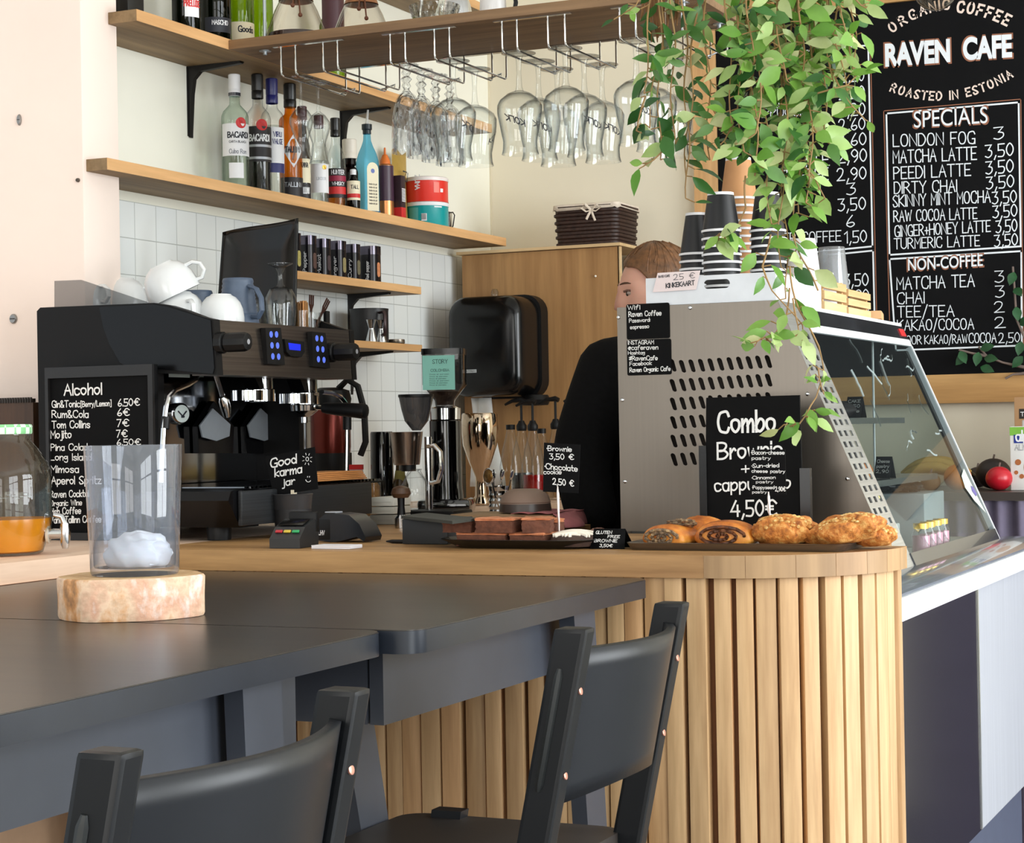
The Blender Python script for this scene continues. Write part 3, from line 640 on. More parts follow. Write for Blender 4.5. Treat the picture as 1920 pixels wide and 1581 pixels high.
# orange squeeze bottle, red pouch, gold bag, drums
l, _ = at_shelf(722, 312, -2.83); h = PX(722, 290, -2.83).z-SZ
t = local('sauce_bottle', l, 'squeeze bottle with orange nozzle, purple sleeve and copper lower half', 'bottle', 'bottles on the lower wall shelf')
B().lathe([(0, 0), (0.025, 0), (0.026, 0.004), (0.026, h*0.82), (0.022, h*0.84), (0, h*0.845)], n=24).build('body', mat('copper_sleeve', (206, 138, 86), 0.28, 0.75), t)
B().lathe([(0.0265, h*0.27), (0.0265, h*0.815)], n=24).build('sleeve', mat('plum_sleeve', (66, 40, 58), 0.35), t)
B().lathe([(0.017, h*0.84), (0.016, h*0.9), (0.008, h*0.99), (0.004, h*1.0), (0.003, h*1.1), (0, h*1.11)], n=18).build('nozzle', mat('orange_nozzle', (226, 118, 44), 0.4), t)
l, _ = at_shelf(748, 330, -2.80); h = PX(748, 330, -2.8).z-SZ
t = local('cocoa_packet', l, 'narrow dark packet with a red foot and barcode next to the orange nozzle', 'packet')
B().box((0, 0, h/2), (0.03, 0.03, h), bev=0.003).build('packet', mat('packet_dark', (48, 26, 34), 0.5), t)
B().box((0, 0, h*0.14), (0.031, 0.031, h*0.26), bev=0.002).build('red_foot', M_red, t)
b = B()
for i in range(9): b.span((0.0156, -0.012, h*(0.4+0.035*i)), (0.016, 0.012, h*(0.4+0.035*i+0.02)))
b.build('barcode', M_white, t, ang=0)
l, _ = at_shelf(748, 290, -2.90); h = PX(748, 285, -2.9).z-SZ
t = local('coffee_bag', l, 'gold foil bag with a black mark standing behind the red drum', 'bag')
b = B(); b.grid(lambda u, v: ((0.022*(1-v)+0.003)*math.sin(PI*u)+0.0, (u-0.5)*0.1, v*h+0.008*math.sin(7*u)*v), 8, 8); b.grid(lambda u, v: (-(0.022*(1-v)+0.003)*math.sin(PI*u), (u-0.5)*0.1, v*h+0.008*math.sin(7*u)*v), 8, 8)
b.build('bag', mat('gold_bag', (196, 162, 80), 0.4, 0.45, bump=0.3, vs=30), t)
b = B(); write(b, 'Zi', (0.027, -0.03, h*0.6), (-0.1, 0.99, 0), (0, 0.2, 1), 0.03, 0.005, 0.04); b.build('lettering', M_ink, t, ang=0, fix=False)
def drum(x, yt, yb, col, lab, z, hh):
    X = -2.85; p = PX(x, (yt+yb)/2, X); t = local('powder_tin', (X, p.y, z), lab, 'tin', 'drinks powder drums')
    r = 0.0725; m = mat('tin_'+lab.split()[1], col, 0.3, var=0.03)
    B().lathe([(0, 0), (r, 0), (r, 0.003), (r*0.985, 0.005), (r*0.985, hh-0.012), (0, hh-0.012)], n=40).build('body', m, t)
    B().lathe([(r*1.0, hh-0.013), (r*1.01, hh-0.011), (r*1.01, hh-0.002), (r*0.97, hh), (0, hh)], n=40).build('lid', M_white if z == SZ+0.0005 else mat('lid_clear', (236, 226, 222), 0.35), t)
    return t, r*0.985
hh = 0.0815
t, r = drum(800, 365, 422, (0, 150, 152), 'round teal drum of drinks powder under the red one', SZ+0.0005, hh)
b = B(); b.lathe([(r+0.0006, 0.018), (r+0.0006, 0.042)], n=8, a0=-1.35, a1=-1.1); b.build('barcode_label', M_white, t)
b = B()
for i in range(12):
    a = -1.34+0.018*i; b.lathe([(r+0.001, 0.022), (r+0.001, 0.041)], n=1, a0=a, a1=a+(0.006 if i % 3 else 0.011))
b.build('barcode', M_ink, t, ang=0)
label(t, r, 0.02, 0.062, 0.5, mat('teal_panel', (90, 176, 172), 0.4), -1.75); b = B(); b.lathe([(r+0.0007, 0.062), (r+0.0007, 0.066)], n=10, a0=-0.75, a1=-0.35); b.build('white_bar', M_white, t)
t2, r = drum(799, 305, 362, (226, 52, 40), 'round red drum of drinks powder stacked on the teal one', SZ+0.0005+hh+0.0005, hh)
b = B(); wcyl(b, 'ZUMA', (0, 0, 0), r+0.001, -1.62, 0.062, 0.015, 0.0035, 0.046, up=False); b.build('lettering', M_white, t2, ang=0, fix=False)
b = B(); b.lathe([(r+0.0006, 0.03), (r+0.0006, 0.042)], n=4, a0=-0.42, a1=-0.25); b.build('price_label', M_white, t2)
label(t2, r, 0.028, 0.062, 0.28, mat('red_panel', (238, 120, 106), 0.45), -0.62, 'panel')
def mug_handle(b, x, z0, z1, out, r, n=10):
    b.tube([(x, 0, z1), (x+out*0.75, 0, z1+0.002), (x+out, 0, z1-(z1-z0)*0.2), (x+out*0.85, 0, z0+(z1-z0)*0.35), (x, 0, z0)], r, 6)
p = PX(842, 405, -2.80); t = local('steel_jug', (-2.875, p.y+0.10, SZ+0.0005), 'small steel jug whose angular handle shows beside the teal drum', 'jug', rz=-0.35)
B().lathe([(0, 0), (0.034, 0), (0.034, 0.07), (0.032, 0.07), (0.032, 0.003), (0, 0.003)], n=24).build('body', M_chrome, t)
b = B(); b.tube([(0.033, 0, 0.066), (0.052, 0, 0.066), (0.06, 0, 0.056), (0.052, 0, 0.02), (0.034, 0, 0.004)], 0.002, 6); b.build('handle', mat('dark_steel', (70, 64, 62), 0.3, 0.8), t)

# ---------------------------------------------------------------- upper shelf
SU = ZU+0.029
tag(B().span((-2.92, 3.99, SU+0.0005), (-2.85, 4.06, SU+0.30), bev=0.004).build('gift_carton', mat('carton_black', (18, 20, 20), 0.4)), 'plain black upright carton at the left end of the upper shelf', 'carton')
def wine(x, lab, m, lcol=None, z0=0.075, z1=0.15, txt=None, tcol=M_ink, X=-2.83, name='wine_bottle', foil=None, a=AF, r=0.038, span=2.2):
    p = PX(x, 40, X); t = local(name, (X, p.y, SU+0.0005), lab, 'bottle', 'bottles on the upper wall shelf'); h = 0.30
    B().lathe(prof(h, r, 0.0145, h*0.6, h*0.76, h*0.99), n=26).build('glass', m, t)
    B().lathe([(0.0155, h*0.8), (0.0155, h*0.99), (0.0, h)], n=16).build('foil', foil or M_capk, t)
    if lcol: label(t, r, z0, z1, span, lcol, a)
    if txt: ptext(t, txt, r, z0+(z1-z0)*0.5, (z1-z0)*0.28, 0.045, tcol, a, 0.2)
    return t
wine(350, 'black wine bottle with a small white label, beside the black carton', G_dkgreen, M_white, 0.05, 0.105, 'PRELUDE', M_red, a=AF+0.25, span=1.1)
wine(405, 'dark green sparkling wine bottle with a black lettered label', G_dkgreen, mat('label_charcoal', (40, 42, 52), 0.5), 0.035, 0.075, 'MASCHIO', M_white, a=AF+0.1, r=0.04)
wine(450, 'bright lime green wine bottle with a cream label', G_green, M_cream, 0.03, 0.085, 'Gooda', M_ink, a=AF+0.25)
wine(487, 'second lime green wine bottle half behind the zinc hanging rod', G_green, None, X=-2.86)
wine(622, 'wine bottle with dark purple foil glimpsed between the two coffee carafes', G_green, M_capr, 0.10, 0.29, X=-2.86, foil=M_capr)
# things standing on the hanging shelf
M_leather = mat('brown_cord', (96, 52, 28), 0.6)
M_collar = wood('carafe_collar_wood', (120, 70, 36), (170, 112, 66), 'z', 2, 0.5)
G_carafe = glass('carafe_glass', (244, 240, 234), (150, 140, 132), 1.3)
def carafe(x, yb, Y, r, lab, fill=None):
    p = PY(x, yb, Y); t = local('coffee_carafe', (p.x, Y, ZH+0.0005), lab, 'carafe')
    pr = [(0, 0.002), (r*0.85, 0), (r, 0.012), (r*0.98, 0.03), (r*0.72, 0.085), (r*0.38, 0.14), (r*0.3, 0.155), (r*0.42, 0.185), (r*0.78, 0.25)]
    B().lathe(pr, n=36).build('glass', G_carafe, t)
    B().lathe([(r*0.55, 0.112), (r*0.42, 0.14), (r*0.36, 0.157), (r*0.46, 0.185), (r*0.5, 0.186), (r*0.41, 0.157), (r*0.46, 0.14), (r*0.58, 0.112)], n=30).build('wood_collar', M_collar, t)
    b = B()
    for a, l in ((-0.9, 0.1), (-1.15, 0.075)):
        c, s = math.cos(a), math.sin(a); b.tube([(r*0.42*c, r*0.42*s, 0.16), (r*0.62*c, r*0.62*s, 0.13), (r*0.8*c, r*0.8*s, 0.16-l*0.7), (r*0.97*c, r*0.97*s, 0.16-l)], 0.0022, 6); b.ell((r*0.97*c, r*0.97*s, 0.16-l), 0.006, 8, 6)
    b.build('leather_tie', M_leather, t)
    if fill: B().lathe([(0, 0.004), (r*0.92, 0.008), (r*0.94, 0.02), (r*0.93, 0.024), (0, 0.024)], n=30).build('coffee', mat('old_coffee', (44, 22, 16), 0.3), t)
    return t
t = carafe(556, 62, 4.40, 0.080, 'hourglass coffee carafe with dark dregs, left one on the hanging shelf', True)
carafe(678, 50, 4.52, 0.080, 'hourglass coffee carafe with wooden collar, right one on the hanging shelf')
p = PY(750, 38, 4.40); t = local('gooseneck_kettle', (p.x+0.06, 4.595, ZH+0.0005), 'steel kettle whose curved spout shows right of the second carafe', 'kettle')
B().lathe([(0, 0), (0.06, 0), (0.062, 0.004), (0.045, 0.1), (0.04, 0.115), (0, 0.12)], n=28).build('body', M_chrome, t)
B().tube([(-0.05, -0.02, 0.015), (-0.075, -0.04, 0.02), (-0.078, -0.05, 0.06), (-0.07, -0.05, 0.11), (-0.09, -0.06, 0.14)], [0.008, 0.006, 0.005, 0.0045, 0.004], 8).build('spout', M_chrome, t)
p = PY(815, 28, 4.42); t = local('cut_glass_bowl', (p.x, 4.42, ZH+0.0005), 'small cut glass bowl with grid pattern on the hanging shelf', 'bowl')
B().lathe([(0, 0.002), (0.036, 0), (0.04, 0.008), (0.058, 0.03), (0.066, 0.06), (0.063, 0.06), (0.054, 0.03), (0.036, 0.009), (0, 0.009)], n=32).build('bowl', glass('bowl_crystal', (244, 244, 240), (150, 150, 148), 1.4, pattern=70), t)
b = B()
for i in range(16):
    a = 2*PI*i/16; b.tube([(q*math.cos(a), q*math.sin(a), z) for q, z in ((0.041, 0.009), (0.0585, 0.03), (0.0665, 0.058))], 0.0009, 5)
for q, z in ((0.05, 0.02), (0.0605, 0.035), (0.0655, 0.05)): b.tube([(q*math.cos(2*PI*i/24), q*math.sin(2*PI*i/24), z) for i in range(24)], 0.0009, 5, closed=True)
b.build('cut_lines', G_cut, t)
p = PY(905, 15, 4.42); t = local('enamel_pot', (p.x+0.02, 4.44, ZH+0.0005), 'white pot with a black handle at the right of the hanging shelf', 'pot')
B().lathe([(0, 0), (0.034, 0), (0.036, 0.004), (0.032, 0.09), (0.03, 0.09), (0.03, 0.006), (0, 0.006)], n=28).build('body', mat('white_enamel', (238, 238, 238), 0.25), t)
b = B(); b.tube([(0.033, 0, 0.08), (0.06, 0, 0.075), (0.064, 0, 0.05), (0.056, 0, 0.012), (0.034, 0, 0.012)], 0.006, 8); b.build('handle', M_mblk, t)

# ---------------------------------------------------------------- wire racks and hanging glasses
WZ = ZU-0.077
def rack(xs, lab):
    X = [PY(x, 90, 4.30).x for x in xs]; t = thing('glass_rack', (sum(X)/4, 4.47, ZU-0.004), lab, 'rack', 'wire glass racks under the hanging shelf')
    for y in (4.295, 4.645):
        B().span((X[0]-0.02, y-0.006, ZU-0.003), (X[3]+0.02, y+0.006, ZU-0.0005)).build('mounting_strip', M_chrome, t)
    for x in X:
        B().tube([(x, 4.30, ZU-0.002), (x, 4.30, WZ+0.012), (x, 4.303, WZ+0.003), (x, 4.312, WZ), (x, 4.63, WZ), (x, 4.638, WZ+0.003), (x, 4.641, WZ+0.012), (x, 4.641, ZU-0.002)], 0.0026, 8).build('wire', M_chrome, t)
    for a, c in ((0, 1), (2, 3)):
        m = (X[a]+X[c])/2
        B().tube([(X[a], 4.6, WZ), (X[a]+0.006, 4.62, WZ+0.004), (m, 4.655, WZ+0.02), (X[c]-0.006, 4.62, WZ+0.004), (X[c], 4.6, WZ)], 0.0022, 6).build('end_stop', M_chrome, t)
    return [(X[0]+X[1])/2, (X[2]+X[3])/2]
R1 = rack((527, 554, 606, 633), 'leftmost wire glass rack, holding two tulip glasses')
R2 = rack((732, 760, 815, 843), 'wire glass rack holding the cut crystal glasses')
R3 = rack((942, 970, 1028, 1060), 'wire glass rack full of plain stem glasses, left of the plant')
R4 = rack((1163, 1193, 1247, 1280), 'wire glass rack partly hidden by the trailing plant')
FZ = WZ+0.0028
def hanging(kind, lab, group):
    t = local(kind, (0, 0, 0), lab, 'glass', group)
    if kind == 'tulip_glass':
        B().lathe([(0, 0.0045), (0.01, 0.004), (0.034, 0.001), (0.034, 0), (0.01, -0.002), (0.0045, -0.012), (0.0038, -0.05), (0.005, -0.078)], n=26).build('stem', G_stem, t)
        B().lathe([(0.004, -0.076), (0.018, -0.086), (0.03, -0.104), (0.032, -0.118), (0.026, -0.138), (0.019, -0.158), (0.018, -0.175), (0.022, -0.2), (0.027, -0.215), (0.0262, -0.2145), (0.021, -0.2), (0.017, -0.175), (0.018, -0.158), (0.025, -0.138), (0.031, -0.118), (0.029, -0.104), (0.017, -0.087), (0, -0.08)], n=30).build('bowl', G_stem, t)
    elif kind == 'crystal_glass':
        B().lathe([(0, 0.004), (0.01, 0.004), (0.033, 0.001), (0.033, -0.001), (0.012, -0.004), (0.008, -0.012), (0.013, -0.02), (0.007, -0.028), (0.015, -0.036), (0.008, -0.045), (0.012, -0.054), (0.007, -0.062), (0.012, -0.07)], n=12).build('stem', G_cut, t, ang=10)
        B().lathe([(0.01, -0.068), (0.022, -0.078), (0.033, -0.1), (0.038, -0.14), (0.04, -0.19), (0.0405, -0.225), (0.038, -0.225), (0.0365, -0.19), (0.034, -0.14), (0.029, -0.1), (0.018, -0.082), (0, -0.074)], n=18).build('bowl', G_cut, t, ang=10)
    else:
        B().lathe([(0, 0.0045), (0.01, 0.004), (0.043, 0.001), (0.043, 0), (0.012, -0.003), (0.007, -0.016), (0.0055, -0.05), (0.0075, -0.082), (0.011, -0.094)], n=28).build('stem', G_stem, t)
        B().lathe([(0.009, -0.092), (0.03, -0.1), (0.05, -0.116), (0.0565, -0.13), (0.0555, -0.15), (0.048, -0.19), (0.0425, -0.218), (0.0435, -0.238), (0.0465, -0.25), (0.0457, -0.2495), (0.0425, -0.238), (0.0415, -0.218), (0.047, -0.19), (0.0545, -0.15), (0.0553, -0.13), (0.049, -0.1165), (0.029, -0.1015), (0, -0.0955)], n=36).build('bowl', G_stem, t)
        b = B(); lines, W = layout('KOLK'); k = 0.05/W; a0 = -1.45
        ribbons(b, [[((x-W/2)*k, y*0.0145) for x, y in p] for p in lines], 0.0028, lambda u, v: Vector(((0.0535-0.09*(v+0.0))*math.cos(a0-u/0.053+v*3), (0.0535-0.09*v)*math.sin(a0-u/0.053+v*3), -0.165-v+u*0.35)))
        for i, v in enumerate(b.v):
            z = v.z; rr = 0.0572 if z > -0.15 else 0.0565+(z+0.15)*0.19; q = rr/math.hypot(v.x, v.y); b.v[i] = Vector((v.x*q, v.y*q, z))
        b.build('lettering', M_ink, t, ang=0, fix=False)
    return t
protos = {}
def hang(kind, xc, px, py, lab, group, rz=0.0):
    y = py
    if kind not in protos:
        t = hanging(kind, lab, group); protos[kind] = t; t.location = (xc, y, FZ); t.rotation_euler = (0, 0, rz); return t
    return dup(protos[kind], (xc, y, FZ), lab, rz, group)
hang('tulip_glass', R1[0], 0, 4.36, 'upside-down tulip glass, front of the pair in the leftmost rack', 'tulip glasses in the leftmost rack')
hang('tulip_glass', R1[0], 0, 4.45, 'upside-down tulip glass, rear of the pair in the leftmost rack', 'tulip glasses in the leftmost rack')
for i, (x, w) in enumerate(((757, 'front'), (787, 'second'), (818, 'third'), (846, 'rear'))):
    hang('crystal_glass', R2[0], x, 4.343+0.083*i, 'cut crystal stem glass, %s of the four hanging in a row' % w, 'cut crystal glasses in the second rack', 0.2*i)
for i, (x, w) in enumerate(((846, 'front'), (892, 'rear'))):
    hang('stem_glass', R2[1], x, 4.36+0.125*i, 'plain stem glass beside the crystal glasses, %s of two' % w, 'plain glasses in the second rack', 1.2+i)
for i, (x, w) in enumerate(((972, 'front'), (1003, 'second'), (1040, 'rear'))):
    hang('stem_glass', R3[0], x, 4.352+0.121*i, 'lettered stem glass, %s of three in the left channel above the basket' % w, 'lettered glasses in the third rack', (0.05, 0.45, 2.0, 0.9)[i])
for i, (x, w) in enumerate(((1078, 'front'), (1112, 'second'), (1146, 'rear'))):
    hang('stem_glass', R3[1], x, 4.352+0.121*i, 'lettered stem glass, %s of three in the channel left of the plant' % w, 'lettered glasses in the third rack', (1.9, 0.7, 0.8)[i])
for i, (x, w) in enumerate(((1193, 'front'), (1226, 'second'), (1262, 'rear'))):
    hang('stem_glass', R4[0], x, 4.352+0.121*i, 'stem glass behind the trailing plant, %s of three in the rack' % w, 'glasses in the fourth rack', (0.5, 2.4, 1.1)[i])

# ---------------------------------------------------------------- spice tins, milk pitcher, jiggers
ST = 1.751
tins = None
M_tin = mat('spice_tin_black', (22, 20, 26), 0.22, 0.3)
M_lidc = mat('tin_lid_dark_chrome', (96, 92, 104), 0.15, 0.95)
for i, (x, yt, w, wc, txt, pl) in enumerate(((548, 438, 0.042, (176, 166, 96), 'Basil', 'leftmost'), (577, 443, 0.044, (90, 66, 60), 'Pepper', 'second'), (604, 449, 0.044, (70, 56, 60), 'Muskat', 'third'), (633, 453, 0.044, (150, 138, 96), 'Ingver', 'fourth'), (661, 459, 0.04, (110, 104, 80), 'Curry', 'fifth'), (694, 463, 0.056, (214, 140, 96), 'Red pepper', 'orange-windowed rightmost'))):
    X = -2.835; p = PX(x, yt, X); h = p.z-ST
    t = local('spice_tin', (X, p.y, ST+0.0005), 'black spice tin with chrome lid, %s of six on its shelf' % pl, 'tin', 'spice tins on the short shelf', rz=0)
    pr = sq(-w/2, w/2, -w/2, w/2, w*0.3, 4)
    B().prism(pr, 'z', 0, h*0.76).build('body', M_tin, t)
    B().prism(sq(-w/2*1.02, w/2*1.02, -w/2*1.02, w/2*1.02, w*0.3, 4), 'z', h*0.765, h).build('lid', M_lidc, t)
    k = len(pr); b = B(); b.prism(sq(-0.009, 0.009, h*0.16, h*0.56, 0.008, 4), 'x', w/2, w/2+0.0008); b.build('window', mat('spice_%d' % i, wc, 0.5, var=0.2, vs=120), t)
    b = B(); write(b, txt, (-0.002+w*0.2, -w/2-0.0008, h*0.08), (0, 0, 1), (-1, 0, 0), 0.011, 0.0018, h*0.5); b.build('lettering', M_white, t, ang=0, fix=False)
KT = 1.567
M_pit = mat('pitcher_black', (30, 30, 32), 0.38)
p = PX(692, 580, -2.85); t = local('milk_pitcher', (-2.85, p.y, KT+0.0005), 'matt black milk pitcher with handle on the lowest small shelf', 'pitcher', rz=-0.5)
r = 36*(p-EYE).dot(FW)/FOC; h = p.z-KT
B().lathe([(0, 0), (r*0.99, 0), (r, 0.004), (r, h*0.9), (r*1.02, h), (r*0.97, h), (r*0.95, h*0.9), (r*0.95, 0.004), (0, 0.004)], n=30).build('body', M_pit, t)
b = B(); b.tube([(r*0.97, 0, h*0.86), (r+0.022, 0, h*0.88), (r+0.03, 0, h*0.78), (r+0.03, 0, h*0.3), (r+0.022, 0, h*0.2), (r*0.97, 0, h*0.22)], 0.004, 6, flat=1.6); b.build('handle', mat('handle_dark', (58, 40, 40), 0.35, 0.4), t)
for x, X, s, lab in ((696, -2.80, 1.0, 'steel hourglass jigger in front of the black milk pitcher'), (714, -2.795, 0.98, 'second steel jigger, right of the first, by the pitcher handle')):
    p = PX(x, 600, X); h = (p.z-KT)*s; t = local('jigger', (X, p.y, KT+0.0005), lab, 'jigger', 'steel jiggers')
    B().lathe([(0, 0.002), (0.019, 0), (0.0185, 0.004), (0.009, h*0.56), (0.0085, h*0.6), (0.009, h*0.63)], n=24).build('large_cup', M_chrome, t)
    B().lathe([(0.009, h*0.63), (0.0165, h), (0.0155, h), (0.008, h*0.65), (0, h*0.65)], n=24).build('small_cup', M_chrome, t)
p = PX(743, 650, -2.80); t = local('shallow_tin', (-2.80, p.y, KT+0.0005), 'small shallow steel tin at the end of the lowest small shelf', 'tin')
B().lathe([(0, 0), (0.026, 0), (0.027, 0.002), (0.027, 0.012), (0.026, 0.013), (0.024, 0.012), (0, 0.011)], n=26).build('body', mat('steel_tin', (150, 140, 128), 0.3, 0.9), t)
# ================================================================ espresso machine
M_bk = mat('machine_black', (17, 16, 16), 0.5, var=0.08, spec=0.22)
M_bk2 = mat('machine_gloss_black', (8, 8, 10), 0.25, var=0.03, spec=0.3)
def brushed(name, col, rough, ax, metal=1.0, amt=0.25):
    m, n, l, b = _new(name); v = _coord(n, l, {'y': (60, 1.2, 260), 'x': (1.2, 60, 260), 'z': (160, 160, 1.5)}[ax])
    f = _noise(n, l, v, 1.0, 3); c = lin(col)
    l.new(_ramp(n, l, f, [(0.3, tuple(x*(1-amt) for x in c[:3])+(1,)), (0.7, tuple(min(1, x*(1+amt)) for x in c[:3])+(1,))]), b.inputs['Base Color'])
    b.inputs['Metallic'].default_value = metal; b.inputs['Roughness'].default_value = rough; _bump(n, l, f, 0.04, 0.0005, b); return m
M_pan = brushed('dark_brushed_steel', (112, 104, 98), 0.33, 'y')
M_mir = mat('polished_steel', (150, 152, 156), 0.08, 1.0, var=0.04)
M_ss = brushed('brushed_stainless', (126, 119, 111), 0.36, 'z', 0.95, 0.03)
mc = thing('espresso_machine', (-2.6, 3.9, ZC), 'two-group black and steel espresso machine with cups on top', 'coffee machine')
def side(y0, y1):
    out = [(-2.825, 1.15), (-2.825, 1.585), (-2.815, 1.593), (-2.50, 1.590), (-2.46, 1.583), (-2.42, 1.571), (-2.37, 1.553), (-2.344, 1.547), (-2.337, 1.424), (-2.494, 1.432), (-2.494, 1.15)]
    return B().prism(out, 'y', y0, y1)
side(3.58, 3.604).build('side_panel', M_bk, mc, ang=25); side(4.19, 4.212).build('side_panel', M_bk, mc, ang=25)
# glossy swoop on the near side panel
sw = [PY(x, y, 3.5797) for x, y in ((187, 576), (288, 571), (318, 576), (350, 586), (396, 601), (403, 690), (400, 701), (300, 692), (243, 690), (226, 680), (206, 645), (195, 615))]
B().prism([(p.x, p.z) for p in sw], 'y', 3.577, 3.58).build('side_swoop', M_bk2, mc, ang=25)
B().span((-2.822, 3.6041, 1.15), (-2.64, 4.1899, 1.52)).build('back_body', M_bk, mc)
B().span((-2.82, 3.6042, 1.535), (-2.40, 4.1898, 1.548)).build('cup_tray', M_pan, mc)
CT = 1.548
b = B(); b.add([(-2.345, 3.606, 1.547), (-2.345, 4.188, 1.547), (-2.338, 4.188, 1.425), (-2.338, 3.606, 1.425), (-2.40, 3.606, 1.549), (-2.40, 4.188, 1.549), (-2.42, 4.188, 1.425), (-2.42, 3.606, 1.425)],
    [(0, 1, 2, 3), (4, 5, 1, 0), (3, 2, 6, 7), (4, 0, 3, 7), (5, 6, 2, 1), (4, 7, 6, 5)]); b.build('front_panel', M_pan, mc)
FPX = -2.3405
M_btn = mat('lit_button', (60, 80, 160), 0.3, emit=(96, 120, 230), es=0.9)
def fp(x, y): return PX(x, y, FPX)
for xs in (((490, 615), (519, 615), (527, 685), (494, 683)), ((577, 622), (603, 625), (612, 691), (580, 687))):
    b = B(); q = [fp(*c) for c in xs]; b.prism([(p.y, p.z) for p in q], 'x', FPX-0.002, FPX+0.011); k = b.build('button_pad', M_mblk, mc)
    for r_ in range(3):
        for c_ in range(2):
            u = 0.33+0.34*c_; v = 0.18+0.3*r_
            a = q[0].lerp(q[1], u); d = q[3].lerp(q[2], u); p = a.lerp(d, v)
            bb = B(); bb.m = Matrix.Translation((FPX+0.0112, p.y, p.z)) @ Matrix.Rotation(PI/2, 4, 'Y'); bb.disc((0, 0, 0), 0.0075, 14)
            bb.build('button', M_btn, k, ang=0)
b = B(); q = [fp(*c) for c in ((528, 636), (565, 641), (566, 660), (560, 670), (540, 668), (532, 660))]; b.prism([(p.y, p.z) for p in q], 'x', FPX-0.002, FPX+0.008); dp = b.build('display', M_mblk, mc)
q = [fp(*c) for c in ((535, 643), (558, 646), (558, 658), (537, 656))]; B().prism([(p.y, p.z) for p in q], 'x', FPX+0.0078, FPX+0.0084).build('screen', mat('blue_screen', (20, 30, 120), 0.3, emit=(24, 44, 230), es=1.0), dp)
for x, y in ((411, 643), (618, 661)):
    p = fp(x, y); b = B(); b.m = Matrix.Translation(p) @ Matrix.Rotation(PI/2, 4, 'Y')
    b.lathe([(0.024, -0.002), (0.024, 0.014), (0.017, 0.018), (0.0215, 0.022), (0.0215, 0.066), (0.019, 0.074), (0.008, 0.076), (0, 0.076)], n=10); k = b.build('steam_knob', M_mblk, mc, ang=25)
    b = B(); b.m = Matrix.Translation(p+Vector((0.0762, 0, 0))) @ Matrix.Rotation(PI/2, 4, 'Y'); b.disc((0, 0, 0), 0.006, 12); b.build('knob_badge', M_silver, k, ang=0)
# splash panel, gauge, plates
B().span((-2.64, 3.6045, 1.165), (-2.62, 4.1895, 1.432)).build('splash_panel', M_mir, mc)
SP = -2.6195
b = B()
for x, y, w in ((316, 700, 40), (372, 700, 10)):
    p = PX(x, y, SP); b.span((SP, p.y, p.z-0.009), (SP+0.0006, p.y+w*0.0022, p.z))
b.build('rating_plate', mat('plate_grey', (178, 186, 178), 0.5), mc)
for cx in (405, 495):  # grey pentagons on dark backings stand in for reflections in the splash panel
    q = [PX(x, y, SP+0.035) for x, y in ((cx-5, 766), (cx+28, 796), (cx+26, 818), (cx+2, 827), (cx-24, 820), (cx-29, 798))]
    b = B(); b.prism([(p.y, p.z) for p in q], 'x', SP+0.030, SP+0.034); b.build('reflection_plate', mat('reflection_grey', (150, 156, 162), 0.45, 0.3), mc)
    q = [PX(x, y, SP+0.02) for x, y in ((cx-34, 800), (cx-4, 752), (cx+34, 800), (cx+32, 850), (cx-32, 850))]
    b = B(); b.prism([(p.y, p.z) for p in q], 'x', SP+0.004, SP+0.02); b.build('reflection_backing', M_bk2, mc)
p = PX(334, 776, SP); b = B(); b.m = Matrix.Translation(p) @ Matrix.Rotation(PI/2, 4, 'Y') @ Matrix.Diagonal((1.0, 1.45, 1, 1)); b.lathe([(0.026, 0), (0.026, 0.008), (0.022, 0.011), (0.0, 0.011)], n=26); g = b.build('pressure_gauge', M_chrome, mc)
b = B(); b.m = Matrix.Translation(p+Vector((0.0112, 0, 0))) @ Matrix.Rotation(PI/2, 4, 'Y') @ Matrix.Diagonal((1.0, 1.45, 1, 1)); b.disc((0, 0, 0), 0.021, 24); b.build('dial', mat('dial_white', (214, 224, 218), 0.4), g, ang=0)
b = B(); b.tube([p+Vector((0.013, -0.018, 0.006)), p+Vector((0.013, 0, -0.006)), p+Vector((0.013, 0.016, 0.006))], 0.0018, 5); b.tube([p+Vector((0.013, -0.004, -0.007)), p+Vector((0.013, 0.004, -0.007))], 0.0035, 5); b.build('needle', M_ink, g)
